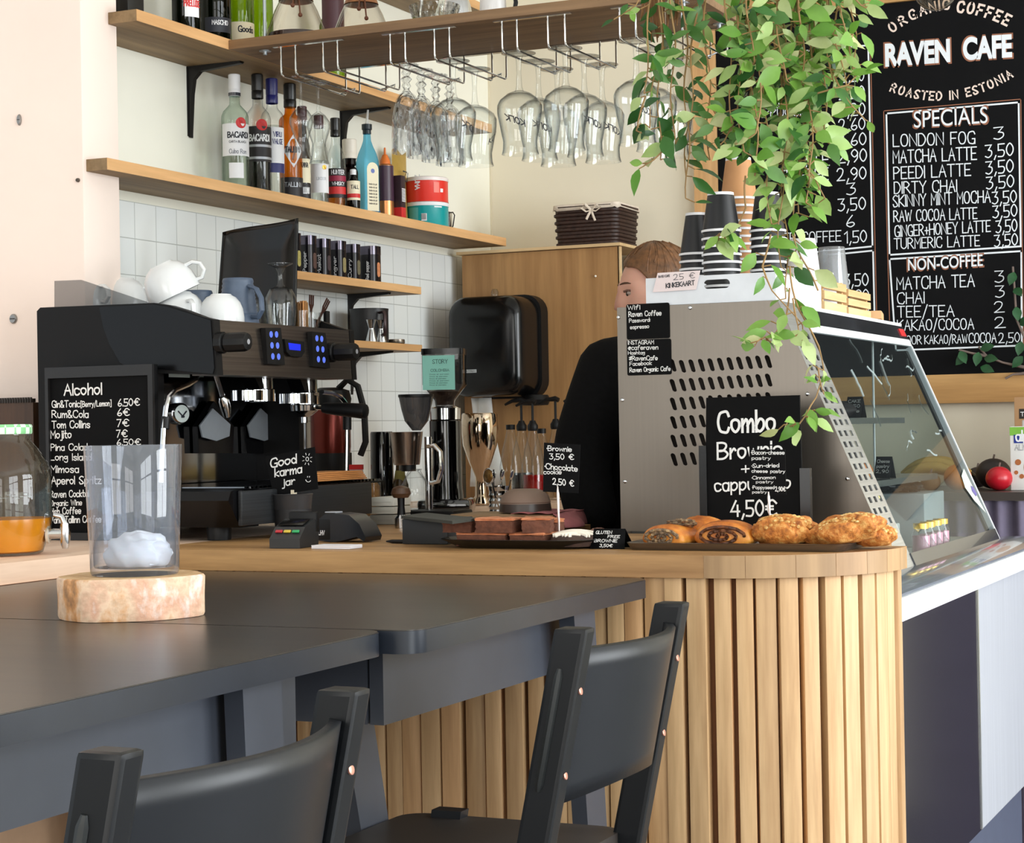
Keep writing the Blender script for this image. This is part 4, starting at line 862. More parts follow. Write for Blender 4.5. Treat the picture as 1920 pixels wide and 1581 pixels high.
# group heads and portafilter
for x, ya, hold in ((486, 742, 0), (570, 748, 1)):
    p = PX(x, ya, -2.46); b = B(); c = (p.x, p.y, 0)
    b.lathe([(0, 1.43), (0.034, 1.43), (0.034, p.z+0.016), (0.0385, p.z+0.014), (0.0385, p.z-0.014), (0.03, p.z-0.016), (0, p.z-0.016)], c, 30); gh = b.build('group_head', M_chrome, mc)
    b = B(); b.prism([(p.y-0.07, 1.432), (p.y-0.035, 1.432), (p.y-0.026, p.z+0.016), (p.y-0.045, p.z+0.016)], 'x', p.x-0.01, p.x+0.03); b.build('group_arm', M_bk2, gh)
    b = B(); b.lathe([(0, -0.012), (0.0385, -0.012), (0.0385, 0.012), (0, 0.012)], (p.x-0.005, p.y-0.045, p.z), 24); b.build('water_ring', M_chrome, gh)
    if hold:
        b = B(); b.lathe([(0.036, p.z-0.0165), (0.034, p.z-0.03), (0.02, p.z-0.042), (0.009, p.z-0.046), (0.009, p.z-0.06), (0, p.z-0.062)], c, 28); pf = b.build('portafilter', M_chrome, mc)
        B().tube([(p.x+0.033, p.y, p.z-0.022), (p.x+0.06, p.y, p.z-0.024)], 0.006, 8).build('neck', M_chrome, pf)
        e = PX(712, 768, p.x+0.19) ; b = B(); b.tube([(p.x+0.055, p.y, p.z-0.024), (p.x+0.065, p.y, p.z-0.025), (p.x+0.10, p.y, p.z-0.028), (p.x+0.165, p.y, p.z-0.034), (p.x+0.175, p.y, p.z-0.035), (p.x+0.178, p.y, p.z-0.035)], [0.012, 0.014, 0.0165, 0.019, 0.0175, 0.01], 14); b.build('handle', M_mblk, pf)
        B().tube([(p.x, p.y+0.004, p.z-0.06), (p.x, p.y+0.004, p.z-0.2)], 0.0035, 6).build('drip_spout', M_chrome, pf)
def wand(pts, X, r, name='steam_wand', m=M_chrome):
    b = B(); b.tube([PX(x, y, X) for x, y in pts], r, 8); return b.build(name, m, mc)
w1 = wand(((372, 698), (368, 712), (352, 722), (328, 732), (316, 745), (311, 765), (307, 800), (304, 850), (302, 905)), -2.44, 0.0055)
b = B(); b.tube([PX(311, 782, -2.44), PX(309, 804, -2.44)], 0.010, 10); b.build('grip', M_mblk, w1)
w2 = wand(((404, 700), (411, 722), (417, 742)), -2.44, 0.006, 'water_spout')
b = B(); b.tube([PX(416, 744, -2.44), PX(419, 750, -2.44), PX(423, 765, -2.44), PX(426, 782, -2.44)], [0.007, 0.012, 0.013, 0.008], 12); b.build('nozzle', M_chrome, w2)
w3 = wand(((604, 735), (622, 737), (638, 744), (648, 756), (651, 780), (651, 830), (650, 898)), -2.40, 0.006)
b = B(); b.tube([PX(651, 780, -2.40), PX(651, 806, -2.40)], 0.011, 10); b.build('grip', M_mblk, w3)
# base with drip tray
B().span((-2.82, 3.565, 1.10), (-2.36, 4.21, 1.168), bev=0.01).build('base', M_bk, mc)
b = B().span((-2.61, 3.56, 1.168), (-2.262, 4.20, 1.172)); b.build('drip_tray', M_bk2, mc)
b = B()
for i in range(34): b.span((-2.58, 3.585+i*0.018, 1.1722), (-2.275, 3.594+i*0.018, 1.177))
b.build('drip_grille', M_mir, mc)
B().prism([(3.545, 1.09), (3.50, 1.15), (3.51, 1.17), (3.56, 1.175), (3.62, 1.172), (3.62, 1.09)], 'x', -2.495, -2.262).build('drip_tray_end', M_bk2, mc, ang=50)
B().span((-2.261, 3.535, 1.094), (-2.25, 4.12, 1.170), bev=0.003).build('apron', brushed('apron_dark', (52, 54, 56), 0.45, 'y', 0.6), mc)
for x, y in ((-2.345, 3.59), (-2.78, 3.6), (-2.31, 4.14), (-2.78, 4.16)): B().lathe([(0, 0.0005), (0.026, 0.0005), (0.028, 0.03), (0.026, 0.0398), (0, 0.0398)], (x, y, ZC), 22).build('foot', M_mblk, mc)
# smoky guard round the cup tray
G_smoke = glass('smoked_acrylic', (202, 202, 202), (160, 160, 160), 0.7)
q = [PY(x, y, 3.592) for x, y in ((103, 527), (153, 525), (290, 571), (103, 576))]
b = B(); b.prism([(p.x, p.z) for p in q], 'y', 3.590, 3.594); b.build('cup_guard', G_smoke, mc)

# ---------------------------------------------------------------- cups and glasses on the machine
M_cer = mat('white_ceramic', (224, 226, 226), 0.18, var=0.02, coat=0.2)
M_bmug = mat('slate_blue_stoneware', (74, 88, 108), 0.45, var=0.12, vs=40)
def cup(loc, lab, s=1.0, tilt=0.0, rz=0.0, group='white cups on the coffee machine'):
    t = local('coffee_cup', loc, lab, 'cup', group, rz); t.rotation_euler = (tilt, 0, rz)
    pr = [(0.024, 0.070), (0.026, 0.0672), (0.036, 0.062), (0.046, 0.050), (0.0525, 0.034), (0.0555, 0.014), (0.0555, 0), (0.053, 0), (0.0525, 0.014), (0.049, 0.034), (0.042, 0.049), (0.025, 0.060), (0, 0.062)]
    B().lathe([(0, 0.0675), (0.021, 0.0675), (0.022, 0.070)]+pr, n=36).build('body', M_cer, t)
    b = B(); b.tube([(0.05, 0, 0.012), (0.066, 0, 0.01), (0.077, 0, 0.022), (0.075, 0, 0.038), (0.062, 0, 0.047), (0.046, 0, 0.047)], 0.0045, 8, flat=1.4); b.build('handle', M_cer, t)
    t.scale = (s, s, s); return t
def on_tray(x, Y, z=CT): p = PY(x, 580, Y); return (p.x, Y, z+0.0006)
for x, Y, s, a, lo, hi in ((162, 3.82, 1.04, -0.2, 'white cup at the bottom of the leftmost pair behind the smoky guard', 'upturned white cup topping the leftmost pair behind the smoky guard'), (232, 3.92, 1.06, 0.5, 'white cup at the bottom of the second pair on the machine', 'upturned white cup topping the second pair, ring handle showing')):
    q = on_tray(x, Y); cup(q, lo, s, 0, a+0.9); cup((q[0], q[1], q[2]+0.057*s), hi, s, 0, a)
c4 = on_tray(338, 3.70); cup(c4, 'upturned white cup carrying the big tilted one on the machine', 1.05, 0, -0.6)
cup((c4[0]-0.012, c4[1], c4[2]+0.066), 'big white cup lying tilted on top of another, highest of the cups', 1.12, 0.0, 0.35).rotation_euler = (0.15, -0.42, 0.35)
cup(on_tray(415, 3.74), 'upturned white cup right of the tilted pair, handle towards it', 0.95, 0, 2.9)
def bluemug(loc, lab, rz):
    t = local('stoneware_mug', loc, lab, 'mug', 'slate blue mugs on the coffee machine', rz); h = 0.108
    pr = [(0, h), (0.034, h), (0.036, h-0.004)]
    for i in range(9): z = h-0.008-i*0.009; pr += [(0.0365+i*0.0011, z), (0.0352+i*0.0011, z-0.0045)]
    pr += [(0.0475, 0.02), (0.048, 0), (0.045, 0), (0.044, 0.02), (0.034, h-0.01), (0, h-0.008)]
    B().lathe(pr, n=36).build('body', M_bmug, t, ang=60)
    b = B(); b.tube([(0.045, 0, 0.016), (0.066, 0, 0.014), (0.079, 0, 0.03), (0.077, 0, 0.058), (0.062, 0, 0.08), (0.038, 0, 0.088)], 0.005, 8, flat=1.5); b.build('handle', M_bmug, t); return t
bluemug(on_tray(447, 3.82), 'slate blue ribbed mug upturned at the front, handle to the right', -0.25)
bluemug(on_tray(372, 4.08), 'slate blue mug half hidden behind the white cups', -0.3)
bluemug(on_tray(310, 4.12), 'slate blue mug almost hidden behind the tilted white cup', 2.2)
p = PX(527, 600, -2.425); t = local('goblet', (-2.425, p.y, CT+0.0006), 'upturned short-stemmed clear goblet on the coffee machine', 'glass')
zt = PX(527, 494, -2.425).z-CT
B().lathe([(0, zt), (0.03, zt-0.001), (0.03, zt-0.003), (0.012, zt-0.012), (0.006, zt-0.025), (0.0065, zt*0.68), (0.012, zt*0.63)], n=26).build('stem', G_stem, t)
B().lathe([(0.01, zt*0.64), (0.028, zt*0.59), (0.038, zt*0.46), (0.0385, zt*0.3), (0.035, 0.02), (0.034, 0), (0.0325, 0), (0.0335, 0.02), (0.037, zt*0.3), (0.0365, zt*0.45), (0.027, zt*0.57), (0, zt*0.62)], n=30).build('bowl', G_stem, t)
for x, X, lab, hh in ((492, -2.52, 'upturned small tumbler behind the front blue mug', 0.075), (556, -2.55, 'upturned small tumbler right of the goblet', 0.06)):
    p = PX(x, 600, X); t = local('tumbler', (X, p.y, CT+0.0006), lab, 'glass', 'tumblers on the coffee machine')
    B().lathe([(0, hh), (0.026, hh), (0.028, hh-0.006), (0.031, 0), (0.0295, 0), (0.0265, hh-0.01), (0, hh-0.01)], n=14).build('glass', G_stem, t, ang=20)
p = PX(583, 600, -2.44); t = local('cutlery_pot', (-2.44, p.y, CT+0.0006), 'low dark dish with small forks standing up on the coffee machine', 'pot')
B().lathe([(0, 0), (0.024, 0), (0.025, 0.045), (0.0235, 0.045), (0.0225, 0.002), (0, 0.002)], n=24).build('glass', G_stem, t)
fo = mat('fork_brown', (74, 42, 34), 0.35, 0.4)
for k, (dx, dy, a) in enumerate(((0.002, -0.006, 0.05), (0.004, 0.008, 0.5))):
    f = local('cake_fork', (-2.44+dx, p.y+dy, CT+0.004), ('small brown fork standing upright in the glass pot', 'small brown fork leaning right in the glass pot')[k], 'fork', 'cake forks')
    f.rotation_euler = (-a*0.8, a*0.6, 0)
    b = B(); b.span((-0.0012, -0.004, 0), (0.0012, 0.004, 0.052)); b.prism([(-0.004, 0.05), (0.004, 0.05), (0.011, 0.062), (-0.011, 0.062)], 'x', -0.0012, 0.0012)
    for i in range(3): b.span((-0.001, -0.011+i*0.0088, 0.062), (0.001, -0.0065+i*0.0088, 0.086))
    b.build('fork', fo, f)
p = PX(612, 608, -2.50); o = B().span((-2.505, p.y-0.008, CT+0.0006), (-2.495, p.y+0.012, CT+0.062), bev=0.003).build('pocket_knife', M_mblk); tag(o, 'upright black-handled knife beside the wooden stirrers', 'knife')
p = PX(634, 610, -2.46); t = local('stirrer_glass', (-2.46, min(p.y, 4.15), CT+0.0006), 'glass of wooden stirrers at the right end of the coffee machine', 'glass')
B().lathe([(0, 0), (0.028, 0), (0.029, 0.05), (0.0275, 0.05), (0.0265, 0.003), (0, 0.003)], n=24).build('glass', G_stem, t)
M_stir = wood('stirrer_wood', (170, 116, 62), (214, 164, 104), 'z', 2, 0.7, island=0.3); rs = random.Random(4); b = B()
for i in range(26):
    a, q = rs.random()*2*PI, 0.021*math.sqrt(rs.random()); b.box((q*math.cos(a), q*math.sin(a), 0.037+rs.random()*0.006), (0.0015, 0.006, 0.064), rz=rs.random()*3)
b.build('stirrers', M_stir, t)
# black square plate standing behind the cups
p = [PY(x, y, 4.09) for x, y in ((400, 426), (541, 421))]
w = p[1].x-p[0].x; t = local('square_plate', ((p[0].x+p[1].x)/2, 4.115, CT+0.0006), 'black square plate standing upright behind the blue mugs', 'plate'); t.rotation_euler = (-0.12, 0, 0)
hh = (p[0].z-CT)/math.cos(0.12)
def pl(u, v):
    x = (u-0.5)*w*(1.06-0.06*v); z = v*hh*(1+0.02*(2*u-1)**3*v); e = max(abs(2*u-1), abs(2*v-1)); return (x, -0.018*max(0, e-0.55)**1.4*2.2, z+0.012*(u-0.5)*v)
b = B(); b.grid(pl, 20, 20); b.build('plate', M_blk, t, solid=0.005, ang=60)

# ---------------------------------------------------------------- drinks board against the machine's side
M_chalk = mat('chalkboard_black', (11, 11, 12), 0.7, var=0.12, vs=6, spec=0.12)
M_pen = mat('chalk_pen_white', (236, 236, 234), 0.7, var=0.04)
def rectpx(b, x0, y0, x1, y1, Y, th, bev=0.0):
    a, c = PY(x0, y0, Y), PY(x1, y1, Y); b.span((a.x, Y, a.z), (c.x, Y+th, c.z), bev=bev); return a, c
a, c = PY(86, 690, 3.535), PY(293, 1014, 3.535)
ab = thing('drinks_board', ((a.x+c.x)/2, 3.54, ZC), 'black chalk price board of alcoholic drinks leaning on the coffee machine side', 'chalkboard')
B().span((a.x, 3.538, ZC+0.0005), (c.x, 3.552, a.z), bev=0.002).build('board', M_chalk, ab)
fr = B(); i0, i1 = PY(92, 710, 3.535), PY(284, 1000, 3.535)
fr.span((a.x, 3.530, ZC+0.0005), (i0.x, 3.538, a.z)).span((i1.x, 3.530, ZC+0.0005), (c.x, 3.538, a.z)).span((i0.x, 3.530, i0.z), (i1.x, 3.538, a.z)).span((i0.x, 3.530, ZC+0.0005), (i1.x, 3.538, i1.z))
fr.build('frame', mat('board_frame_black', (26, 25, 25), 0.4), ab)
b = B()
for s, x0, y0, x1, y1, h in (('Alcohol', 121, 741, 191, 739, 20), ('Gin&Tonic', 98, 764, 150, 763, 12), ('[Berry/Lemon]', 152, 763, 209, 761, 10), ('6.50€', 222, 762, 262, 760, 13), ('Rum&Cola', 98, 783, 166, 783, 13), ('6€', 221, 780, 243, 779, 13), ('Tom Collins', 98, 803, 169, 802, 13), ('7€', 220, 800, 242, 799, 13),
    ('Mojito', 96, 822, 134, 821, 14), ('7€', 219, 820, 239, 819, 13), ('Pina Colada', 96, 845, 172, 844, 12), ('6.50€', 220, 835, 264, 834, 11), ('Long Island', 95, 863, 172, 863, 12), ('Mimosa', 96, 886, 148, 886, 13), ('Aperol Spritz', 97, 908, 190, 907, 14), ('Raven Cocktail', 95, 933, 168, 931, 12), ('Organic Wine', 95, 949, 154, 947, 10), ('Irish Coffee', 95, 965, 152, 963, 12), ('Vana Tallinn Coffee', 95, 981, 190, 979, 12)):
    wpx(b, s, x0, y0, x1, y1, h, ('y', 3.5375), 0.15)
b.build('lettering', M_pen, ab, ang=0, fix=False)
# brown crate behind the juice jar
t = thing('bamboo_crate', (-3.05, 3.67, ZC), 'dark brown ribbed crate behind the juice jar at the left edge', 'crate')
M_br = wood('crate_brown', (52, 36, 24), (84, 58, 38), 'z', 1.2, 0.5)
e0 = PY(72, 745, 3.62); B().span((-3.3, 3.6, ZC+0.0005), (e0.x, 3.75, e0.z-0.012)).build('body', M_br, t)
b = B()
for i in range(60):
    x = e0.x-0.004-i*0.0075; b.tube([(x, 3.598, e0.z-0.012), (x, 3.598, e0.z)], 0.003, 6)
b.span((-3.3, 3.6, e0.z-0.0118), (e0.x, 3.61, e0.z-0.003)); b.build('ribbed_rim', mat('rib_dark', (40, 32, 26), 0.5), t)
# ================================================================ things on the work counter behind, placed where they stand
def on(x, y, z=ZC): p = PZ(x, y, z); return Vector((p.x, p.y, z+0.0006)), (p-EYE).dot(FW)
def hz(x, y, D): return PD(x, y, D).z        # height seen at depth D
M_slate = mat('slate', (52, 54, 48), 0.7, var=0.2)
G_smk = glass('smoky_hopper', (190, 188, 188), (110, 108, 110), 1.0)
M_pblk = mat('piano_black', (8, 8, 9), 0.09, coat=0.6)
# tall grinder with the teal label
l, D = on(838, 962); D0 = D; k = D/FOC
t = local('coffee_grinder', l, 'tall glossy black coffee grinder with a clear hopper and teal label', 'grinder', rz=0.35)
H = lambda y: hz(838, y, D)-ZC
B().box((0, 0.0, 0.02), (0.15, 0.17, 0.04), bev=0.012).build('base', M_pblk, t)
B().lathe([(0, 0.04), (0.05, 0.04), (0.046, 0.08), (0.046, H(790)), (0.04, H(786)), (0, H(786))], n=32).build('body', M_pblk, t)
B().lathe([(0.044, H(787)), (0.045, H(766)), (0.036, H(762)), (0, H(762))], n=30).build('collar', M_chrome, t)
b = B(); hw = 0.058
pr = sq(-hw, hw, -hw, hw, 0.012, 3); kk = len(pr); rings = [(0.42, H(766)), (0.45, H(752)), (1.0, H(722)), (1.0, H(664))]
b.add([(u*s, v*s, z) for s, z in rings for u, v in pr], [(i*kk+j, i*kk+(j+1) % kk, (i+1)*kk+(j+1) % kk, (i+1)*kk+j) for i in range(3) for j in range(kk)])
hp = b.build('hopper', glass('hopper_clear', (226, 226, 226), (130, 130, 132), 1.0), t)
B().prism(sq(-hw*1.03, hw*1.03, -hw*1.03, hw*1.03, 0.012, 3), 'z', H(666), H(655)).build('hopper_lid', M_blk, t)
b = B(); b.lathe([(0, H(760)), (0.024, H(760)), (0.026, H(750)), (0.045, H(735)), (0, H(728))], n=18); b.build('coffee_beans', mat('coffee_beans', (44, 26, 18), 0.5, var=0.5, vs=160, bump=0.6), t)
lab_m = mat('teal_label', (150, 220, 206), 0.6)
b = B(); b.span((-hw*0.95, -hw-0.0016, H(732)), (hw*0.62, -hw-0.0006, H(668))); lb = b.build('label', lab_m, t)
b = B(); write(b, 'STORY', (-0.026, -hw-0.0022, H(683)), (1, 0, 0), (0, 0, 1), 0.011, 0.0015, 0.042); write(b, 'COLOMBIA', (-0.032, -hw-0.0022, H(698)), (1, 0, 0), (0, 0, 1), 0.007, 0.001, 0.052)
for i in range(6): write(b, 'finca el paraiso', (-0.036, -hw-0.0022, H(704+4*i)), (1, 0, 0), (0, 0, 1), 0.003, 0.0005, 0.055-0.004*(i % 3))
b.build('lettering', mat('label_grey_ink', (70, 110, 104), 0.6), lb, ang=0, fix=False)
b = B(); b.tube([(-0.03, -0.05, H(830)), (-0.03, -0.085, H(826)), (-0.03, -0.1, H(838)), (-0.03, -0.1, H(895)), (-0.03, -0.085, H(908)), (-0.03, -0.05, H(905))], 0.005, 8); b.build('portafilter_fork', M_chrome, t)
# steel dosing cup, receipt, sieve spoon and cutlery
l, D = on(902, 948); t = local('dosing_funnel', l, 'polished steel funnel cup, wide at its top, right of the black grinder', 'cup')
H = lambda y: hz(902, y, D)-ZC; r = 34*D/FOC
B().lathe([(0, 0), (0.026, 0), (0.028, 0.01), (0.018, 0.03), (0.016, H(895)), (r*0.62, H(868)), (r*0.95, H(835)), (r*1.02, H(805)), (r*0.98, H(778)), (r*0.93, H(775)), (r*0.9, H(780)), (r*0.92, H(806)), (r*0.85, H(835)), (0, H(860))], n=34).build('cup', mat('warm_polished_steel', (196, 176, 152), 0.08, 1.0), t)
l, D = on(936, 962); t = local('cutlery_holder', l, 'ribbed steel cup crammed with teaspoons behind the brown bowl', 'holder'); H = lambda y: hz(936, y, D)-ZC
B().lathe([(0, 0), (0.026, 0), (0.028, 0.004)]+[(0.026+0.003*(i % 2), 0.01+i*0.008) for i in range(8)]+[(0.03, 0.075), (0.028, 0.075), (0.025, 0.01), (0, 0.01)], n=26).build('body', M_chrome, t)
rs = random.Random(8)
for i in range(6):
    a = 2*PI*i/6; s = local('teaspoon', l+Vector((0.014*math.cos(a), 0.014*math.sin(a), 0.012)), 'steel teaspoon standing handle down in the ribbed cup', 'spoon', 'teaspoons in the ribbed cup'); s.rotation_euler = (-0.28*math.sin(a), 0.28*math.cos(a), a)
    B().tube([(0, 0, 0), (0, 0, 0.06), (0, 0, 0.085)], 0.0014, 5).ell((0, 0, 0.098), (0.003, 0.011, 0.016), 10, 8).build('spoon', M_chrome, s)
p = PD(916, 893, D-0.08); t = local('tea_strainer', l+Vector((0.0, -0.03, 0.0)), 'brass mesh sieve on a thin handle leaning by the teaspoons', 'strainer')
q = Vector((p.x, p.y, p.z))-Vector(t.location)
b = B(); b.tube([q+Vector((0.02*math.cos(a)*0.9, -0.02*math.cos(a)*0.4, 0.021*math.sin(a))) for a in [2*PI*i/20 for i in range(20)]], 0.002, 6, closed=True); b.build('rim', M_chrome, t)
b = B(); b.m = Matrix.Translation(q) @ Matrix.Rotation(-0.42, 4, 'Z') @ Matrix.Rotation(PI/2, 4, 'X'); b.disc((0, 0, 0), 0.019, 18); b.build('mesh', mat('brass_mesh', (150, 116, 66), 0.4, 0.8, var=0.3, vs=300), t, solid=0.001)
B().tube([q+Vector((0.01, 0, -0.018)), q+Vector((0.02, 0.0, -0.06)), (0.02, 0.0, 0.0)], 0.0025, 6).build('handle', M_chrome, t)
# drip brewer: smoky funnel, steel basket, carafe, D-handled flask
l, D = on(784, 972); t = local('drip_brewer', l, 'drip coffee brewer with smoky funnel, steel basket and round glass flask', 'coffee maker'); H = lambda y: hz(784, y, D)-ZC; k = D/FOC
B().box((0.05, 0.01, 0.011), (0.16, 0.12, 0.022), bev=0.008).build('base', M_mblk, t)
B().lathe([(0, H(872)), (24*k, H(872)), (25*k, H(868)), (31*k, H(812)), (31.5*k, H(810)), (29*k, H(810)), (22*k, H(866)), (0, H(868))], (-22*k, 0, 0), 30).build('filter_basket', brushed('band_steel', (176, 160, 150), 0.22, 'z'), t)
B().lathe([(0, H(884)), (14*k, H(884)), (14*k, H(872)), (0, H(872))], (-18*k, 0, 0), 20).build('basket_collar', M_mblk, t)
B().lathe([(8*k, H(808)), (22*k, H(790)), (28*k, H(768)), (33*k, H(742)), (32*k, H(742)), (27*k, H(768)), (21*k, H(790)), (7*k, H(807))], (0, 0, 0), 28).build('funnel', G_smk, t)
B().lathe([(33.5*k, H(745)), (33.5*k, H(740)), (31.5*k, H(740)), (31.5*k, H(745))], (0, 0, 0), 28).build('funnel_rim', M_mblk, t)
B().lathe([(0, 0.024), (20*k, 0.024), (27*k, H(930)), (27*k, H(912)), (16*k, H(892)), (12*k, H(884)), (14*k, H(880)), (13*k, H(880)), (0.01, H(884)), (15*k, H(893)), (26*k, H(912)), (26*k, H(930)), (19*k, 0.026), (0, 0.026)], (-6*k, 0, 0), 30).build('flask', G_stem, t)
B().lathe([(0, 0.0221), (7*k, 0.0221), (7*k, H(820)), (0, H(820))], (20*k, 0.01, 0), 18).build('column', M_chrome, t)
b = B(); b.tube([(30*k, -0.02, H(838)), (44*k, -0.02, H(836)), (56*k, -0.02, H(848)), (58*k, -0.02, H(880)), (50*k, -0.02, H(903)), (34*k, -0.02, H(906))], 0.006, 8, flat=1.5); b.build('handle', M_chrome, t)
# round-bodied kettle grinder beside the machine
l, D = on(640, 960); t = local('home_grinder', (l.x-0.06, l.y+0.05, l.z), 'round black grinder with a copper red drum behind the portafilter handle', 'grinder'); H = lambda y: hz(640, y, D)-ZC; k = D/FOC
B().lathe([(0, 0), (0.06, 0), (0.055, H(900)), (0.062, H(880)), (0.062, H(850)), (0, H(850))], n=30).build('base', M_mblk, t)
B().lathe([(0, H(850)), (0.058, H(850)), (0.06, H(838)), (0.06, H(770)), (0.056, H(760)), (0, H(760))], n=30).build('drum', mat('copper_red', (110, 40, 30), 0.25, 0.6), t)
B().lathe([(0, H(760)), (0.06, H(760)), (0.064, H(748)), (0.058, H(732)), (0.03, H(726)), (0, H(726))], n=30).build('lid', M_mblk, t)
b = B(); b.tube([(0.03, 0, H(728)), (0.06, 0, H(712)), (0.095, 0, H(725)), (0.115, 0, H(770)), (0.118, 0, H(830)), (0.1, 0, H(855))], 0.01, 8); b.build('handle', M_mblk, t)
# black insulated kettle and other small items
l, D = on(718, 966); t = local('black_canister', l, 'plain glossy black canister left of the steel filter basket', 'canister'); H = lambda y: hz(718, y, D)-ZC; k = D/FOC
B().lathe([(0, 0), (21*k, 0), (22*k, 0.006), (21*k, H(814)), (20*k, H(810)), (0, H(810))], n=30).build('body', M_pblk, t)
B().tube([(21*k*0.7, -21*k*0.7, H(830)), (21*k*0.72, -21*k*0.72, H(950))], 0.0015, 5).build('seam', M_chrome, t)
l, D = on(676, 965); t = local('sugar_packet', (l.x, l.y-0.02, l.z), 'white packet with a red top beside the right-hand steam wand', 'packet'); H = lambda y: hz(676, y, D)-ZC
b = B(); b.grid(lambda u, v: ((u-0.5)*0.055*(1-0.25*v), 0.014*(1-v), v*H(872)), 6, 8); b.grid(lambda u, v: ((u-0.5)*0.055*(1-0.25*v), -0.018*(1-v), v*H(872)), 6, 8); b.build('packet', mat('packet_white', (226, 226, 230), 0.6), t)
B().box((0, -0.001, H(876)), (0.044, 0.008, 0.014)).build('red_top', M_red, t)
l, D = on(700, 972); t = local('brush_jar', l, 'small glass jar with a tan lump inside, right of the machine', 'jar'); H = lambda y: hz(703, y, D)-ZC
B().lathe([(0, 0), (0.022, 0), (0.023, 0.004), (0.023, H(900)), (0.02, H(898)), (0.021, 0.004), (0, 0.004)], n=24).build('jar', G_clear, t)
B().lathe([(0, 0.005), (0.019, 0.006), (0.02, H(912)), (0.012, H(905)), (0, H(904))], n=18).build('contents', mat('tan_crumb', (150, 108, 62), 0.9, var=0.3, vs=90, bump=0.5), t)
# kraft napkins resting on the machine's drip tray
t = thing('napkin_stack', (-2.33, 4.08, 1.1778), 'stack of kraft brown napkins on the right end of the drip grille', 'napkins'); b = B()
for i in range(5): b.span((-2.40, 3.92+0.004*i, 1.1782+i*0.0042), (-2.285-0.003*i, 4.16, 1.1816+i*0.0042))
b.build('napkins', mat('kraft_napkin', (196, 132, 72), 0.9, var=0.1), t)
# stacked trays, tamper and cloth
l, D = on(716, 984); H = lambda y: hz(716, y, D)-ZC; k = D/FOC
for j, (xa, xb, ya, yb, col, lab) in enumerate(((690, 745, 985, 965, (150, 146, 136), 'grey tray at the foot of the little stack beside the tamper'), (690, 745, 964, 950, (206, 204, 192), 'pale tray in the middle of the little stack beside the tamper'), (694, 745, 949, 932, (230, 230, 220), 'white tray on top of the little stack beside the tamper'))):
    z0, z1 = max(H(ya), 0.0006)+ZC, H(yb)+ZC-0.0008; xa, xb = PD(xa, ya, D).x, PD(xb, ya, D).x
    b = B(); b.span((xa, l.y-0.005, z0), (xb, l.y+0.09, z1), bev=0.002); b.span((xa+0.006, l.y-0.0062, (z0+z1)/2-0.001), (xb-0.006, l.y-0.0055, (z0+z1)/2+0.001))
    tag(b.build('flat_tray', mat('tray_%d' % j, col, 0.5)), lab, 'tray', 'little stack of trays')
l, D = on(753, 990); t = local('tamper', l, 'coffee tamper with brown wooden knob and chrome foot', 'tamper'); H = lambda y: hz(753, y, D)-ZC; k = D/FOC
B().lathe([(0, 0), (13*k, 0), (13*k, H(972)), (8*k, H(966)), (0, H(966))], n=26).build('foot', M_chrome, t)
B().lathe([(0, H(966)), (8*k, H(966)), (6.5*k, H(950)), (7*k, H(934)), (0, H(934))], n=20).build('shaft', M_mblk, t)
B().lathe([(0, H(934)), (14*k, H(934)), (19*k, H(926)), (16*k, H(916)), (8*k, H(912)), (0, H(911))], n=24).build('knob', wood('tamper_wood', (62, 42, 30), (100, 72, 52), 'x', 3, 0.35), t)
l, D = on(752, 966); t = local('oil_bottle', l, 'slim brown bottle wrapped in an olive green cloth behind the tamper', 'bottle'); H = lambda y: hz(752, y, D)-ZC; k = D/FOC
B().lathe([(0, 0), (16*k, 0), (15*k, H(910)), (9*k, H(890)), (8*k, H(872)), (0, H(872))], n=22).build('bottle', mat('brown_bottle', (62, 46, 20), 0.25), t)
B().lathe([(0, H(872)), (6.5*k, H(872)), (6.5*k, H(858)), (5*k, H(856)), (0, H(856))], n=16).build('cap', M_chrome, t)
b = B(); b.grid(lambda u, v: ((22*k*(1.0-0.62*v))*math.cos(-2.9+3.0*u)*(1+0.08*math.sin(11*u)), (22*k*(1.0-0.62*v))*math.sin(-2.9+3.0*u), 0.002+v*H(884)), 18, 8); b.build('cloth', mat('olive_cloth', (128, 120, 62), 0.95, var=0.1, vs=40), t, solid=0.0015)
# slate, timber block, brown bowl, pink cloth
t = thing('slate_slab', (-2.2, 4.2, ZC), 'thin dark slate on a black box behind the brownies', 'slate')
a, c, e, f = (PZ(*q, 1.118) for q in ((752, 968), (848, 978), (893, 972), (800, 962)))
B().prism([(q.x, q.y) for q in (a, c, e, f)], 'z', 1.113, 1.119).build('slate', M_slate, t)
bb = thing('black_box', ((a.x+c.x)/2, a.y, ZC), 'low black box under the slate, behind the pen', 'box')
g = PY(758, 985, a.y+0.01); h = PY(843, 985, a.y+0.01); B().span((g.x, a.y+0.0, ZC+0.0006), (h.x, a.y+0.12, 1.112), bev=0.002).build('box', mat('box_black', (24, 28, 32), 0.5), bb)
t = thing('wooden_block', (-1.95, 4.1, ZC), 'pale timber box, its open end toward the brownie tray', 'box')
g, h = PY(844, 985, 4.0), PY(1038, 985, 4.0); zt = PY(940, 965, 4.0).z
B().span((g.x, 4.0, ZC+0.0006), (h.x, 4.16, zt), bev=0.002).build('box', wood('block_pine', (126, 100, 72), (176, 146, 108), 'x', 1.0, 0.6, knots=0.5), t)
l, D = on(986, 960, zt); t = local('stoneware_bowl', (l.x, 4.08, zt+0.003), 'upturned brown stoneware bowl on the timber box', 'bowl'); D = (Vector((l.x, 4.08, zt))-EYE).dot(FW); k = D/FOC
t.location.x = PY(985, 950, 4.08).x
zz = lambda y: hz(985, y, D)-zt-0.003
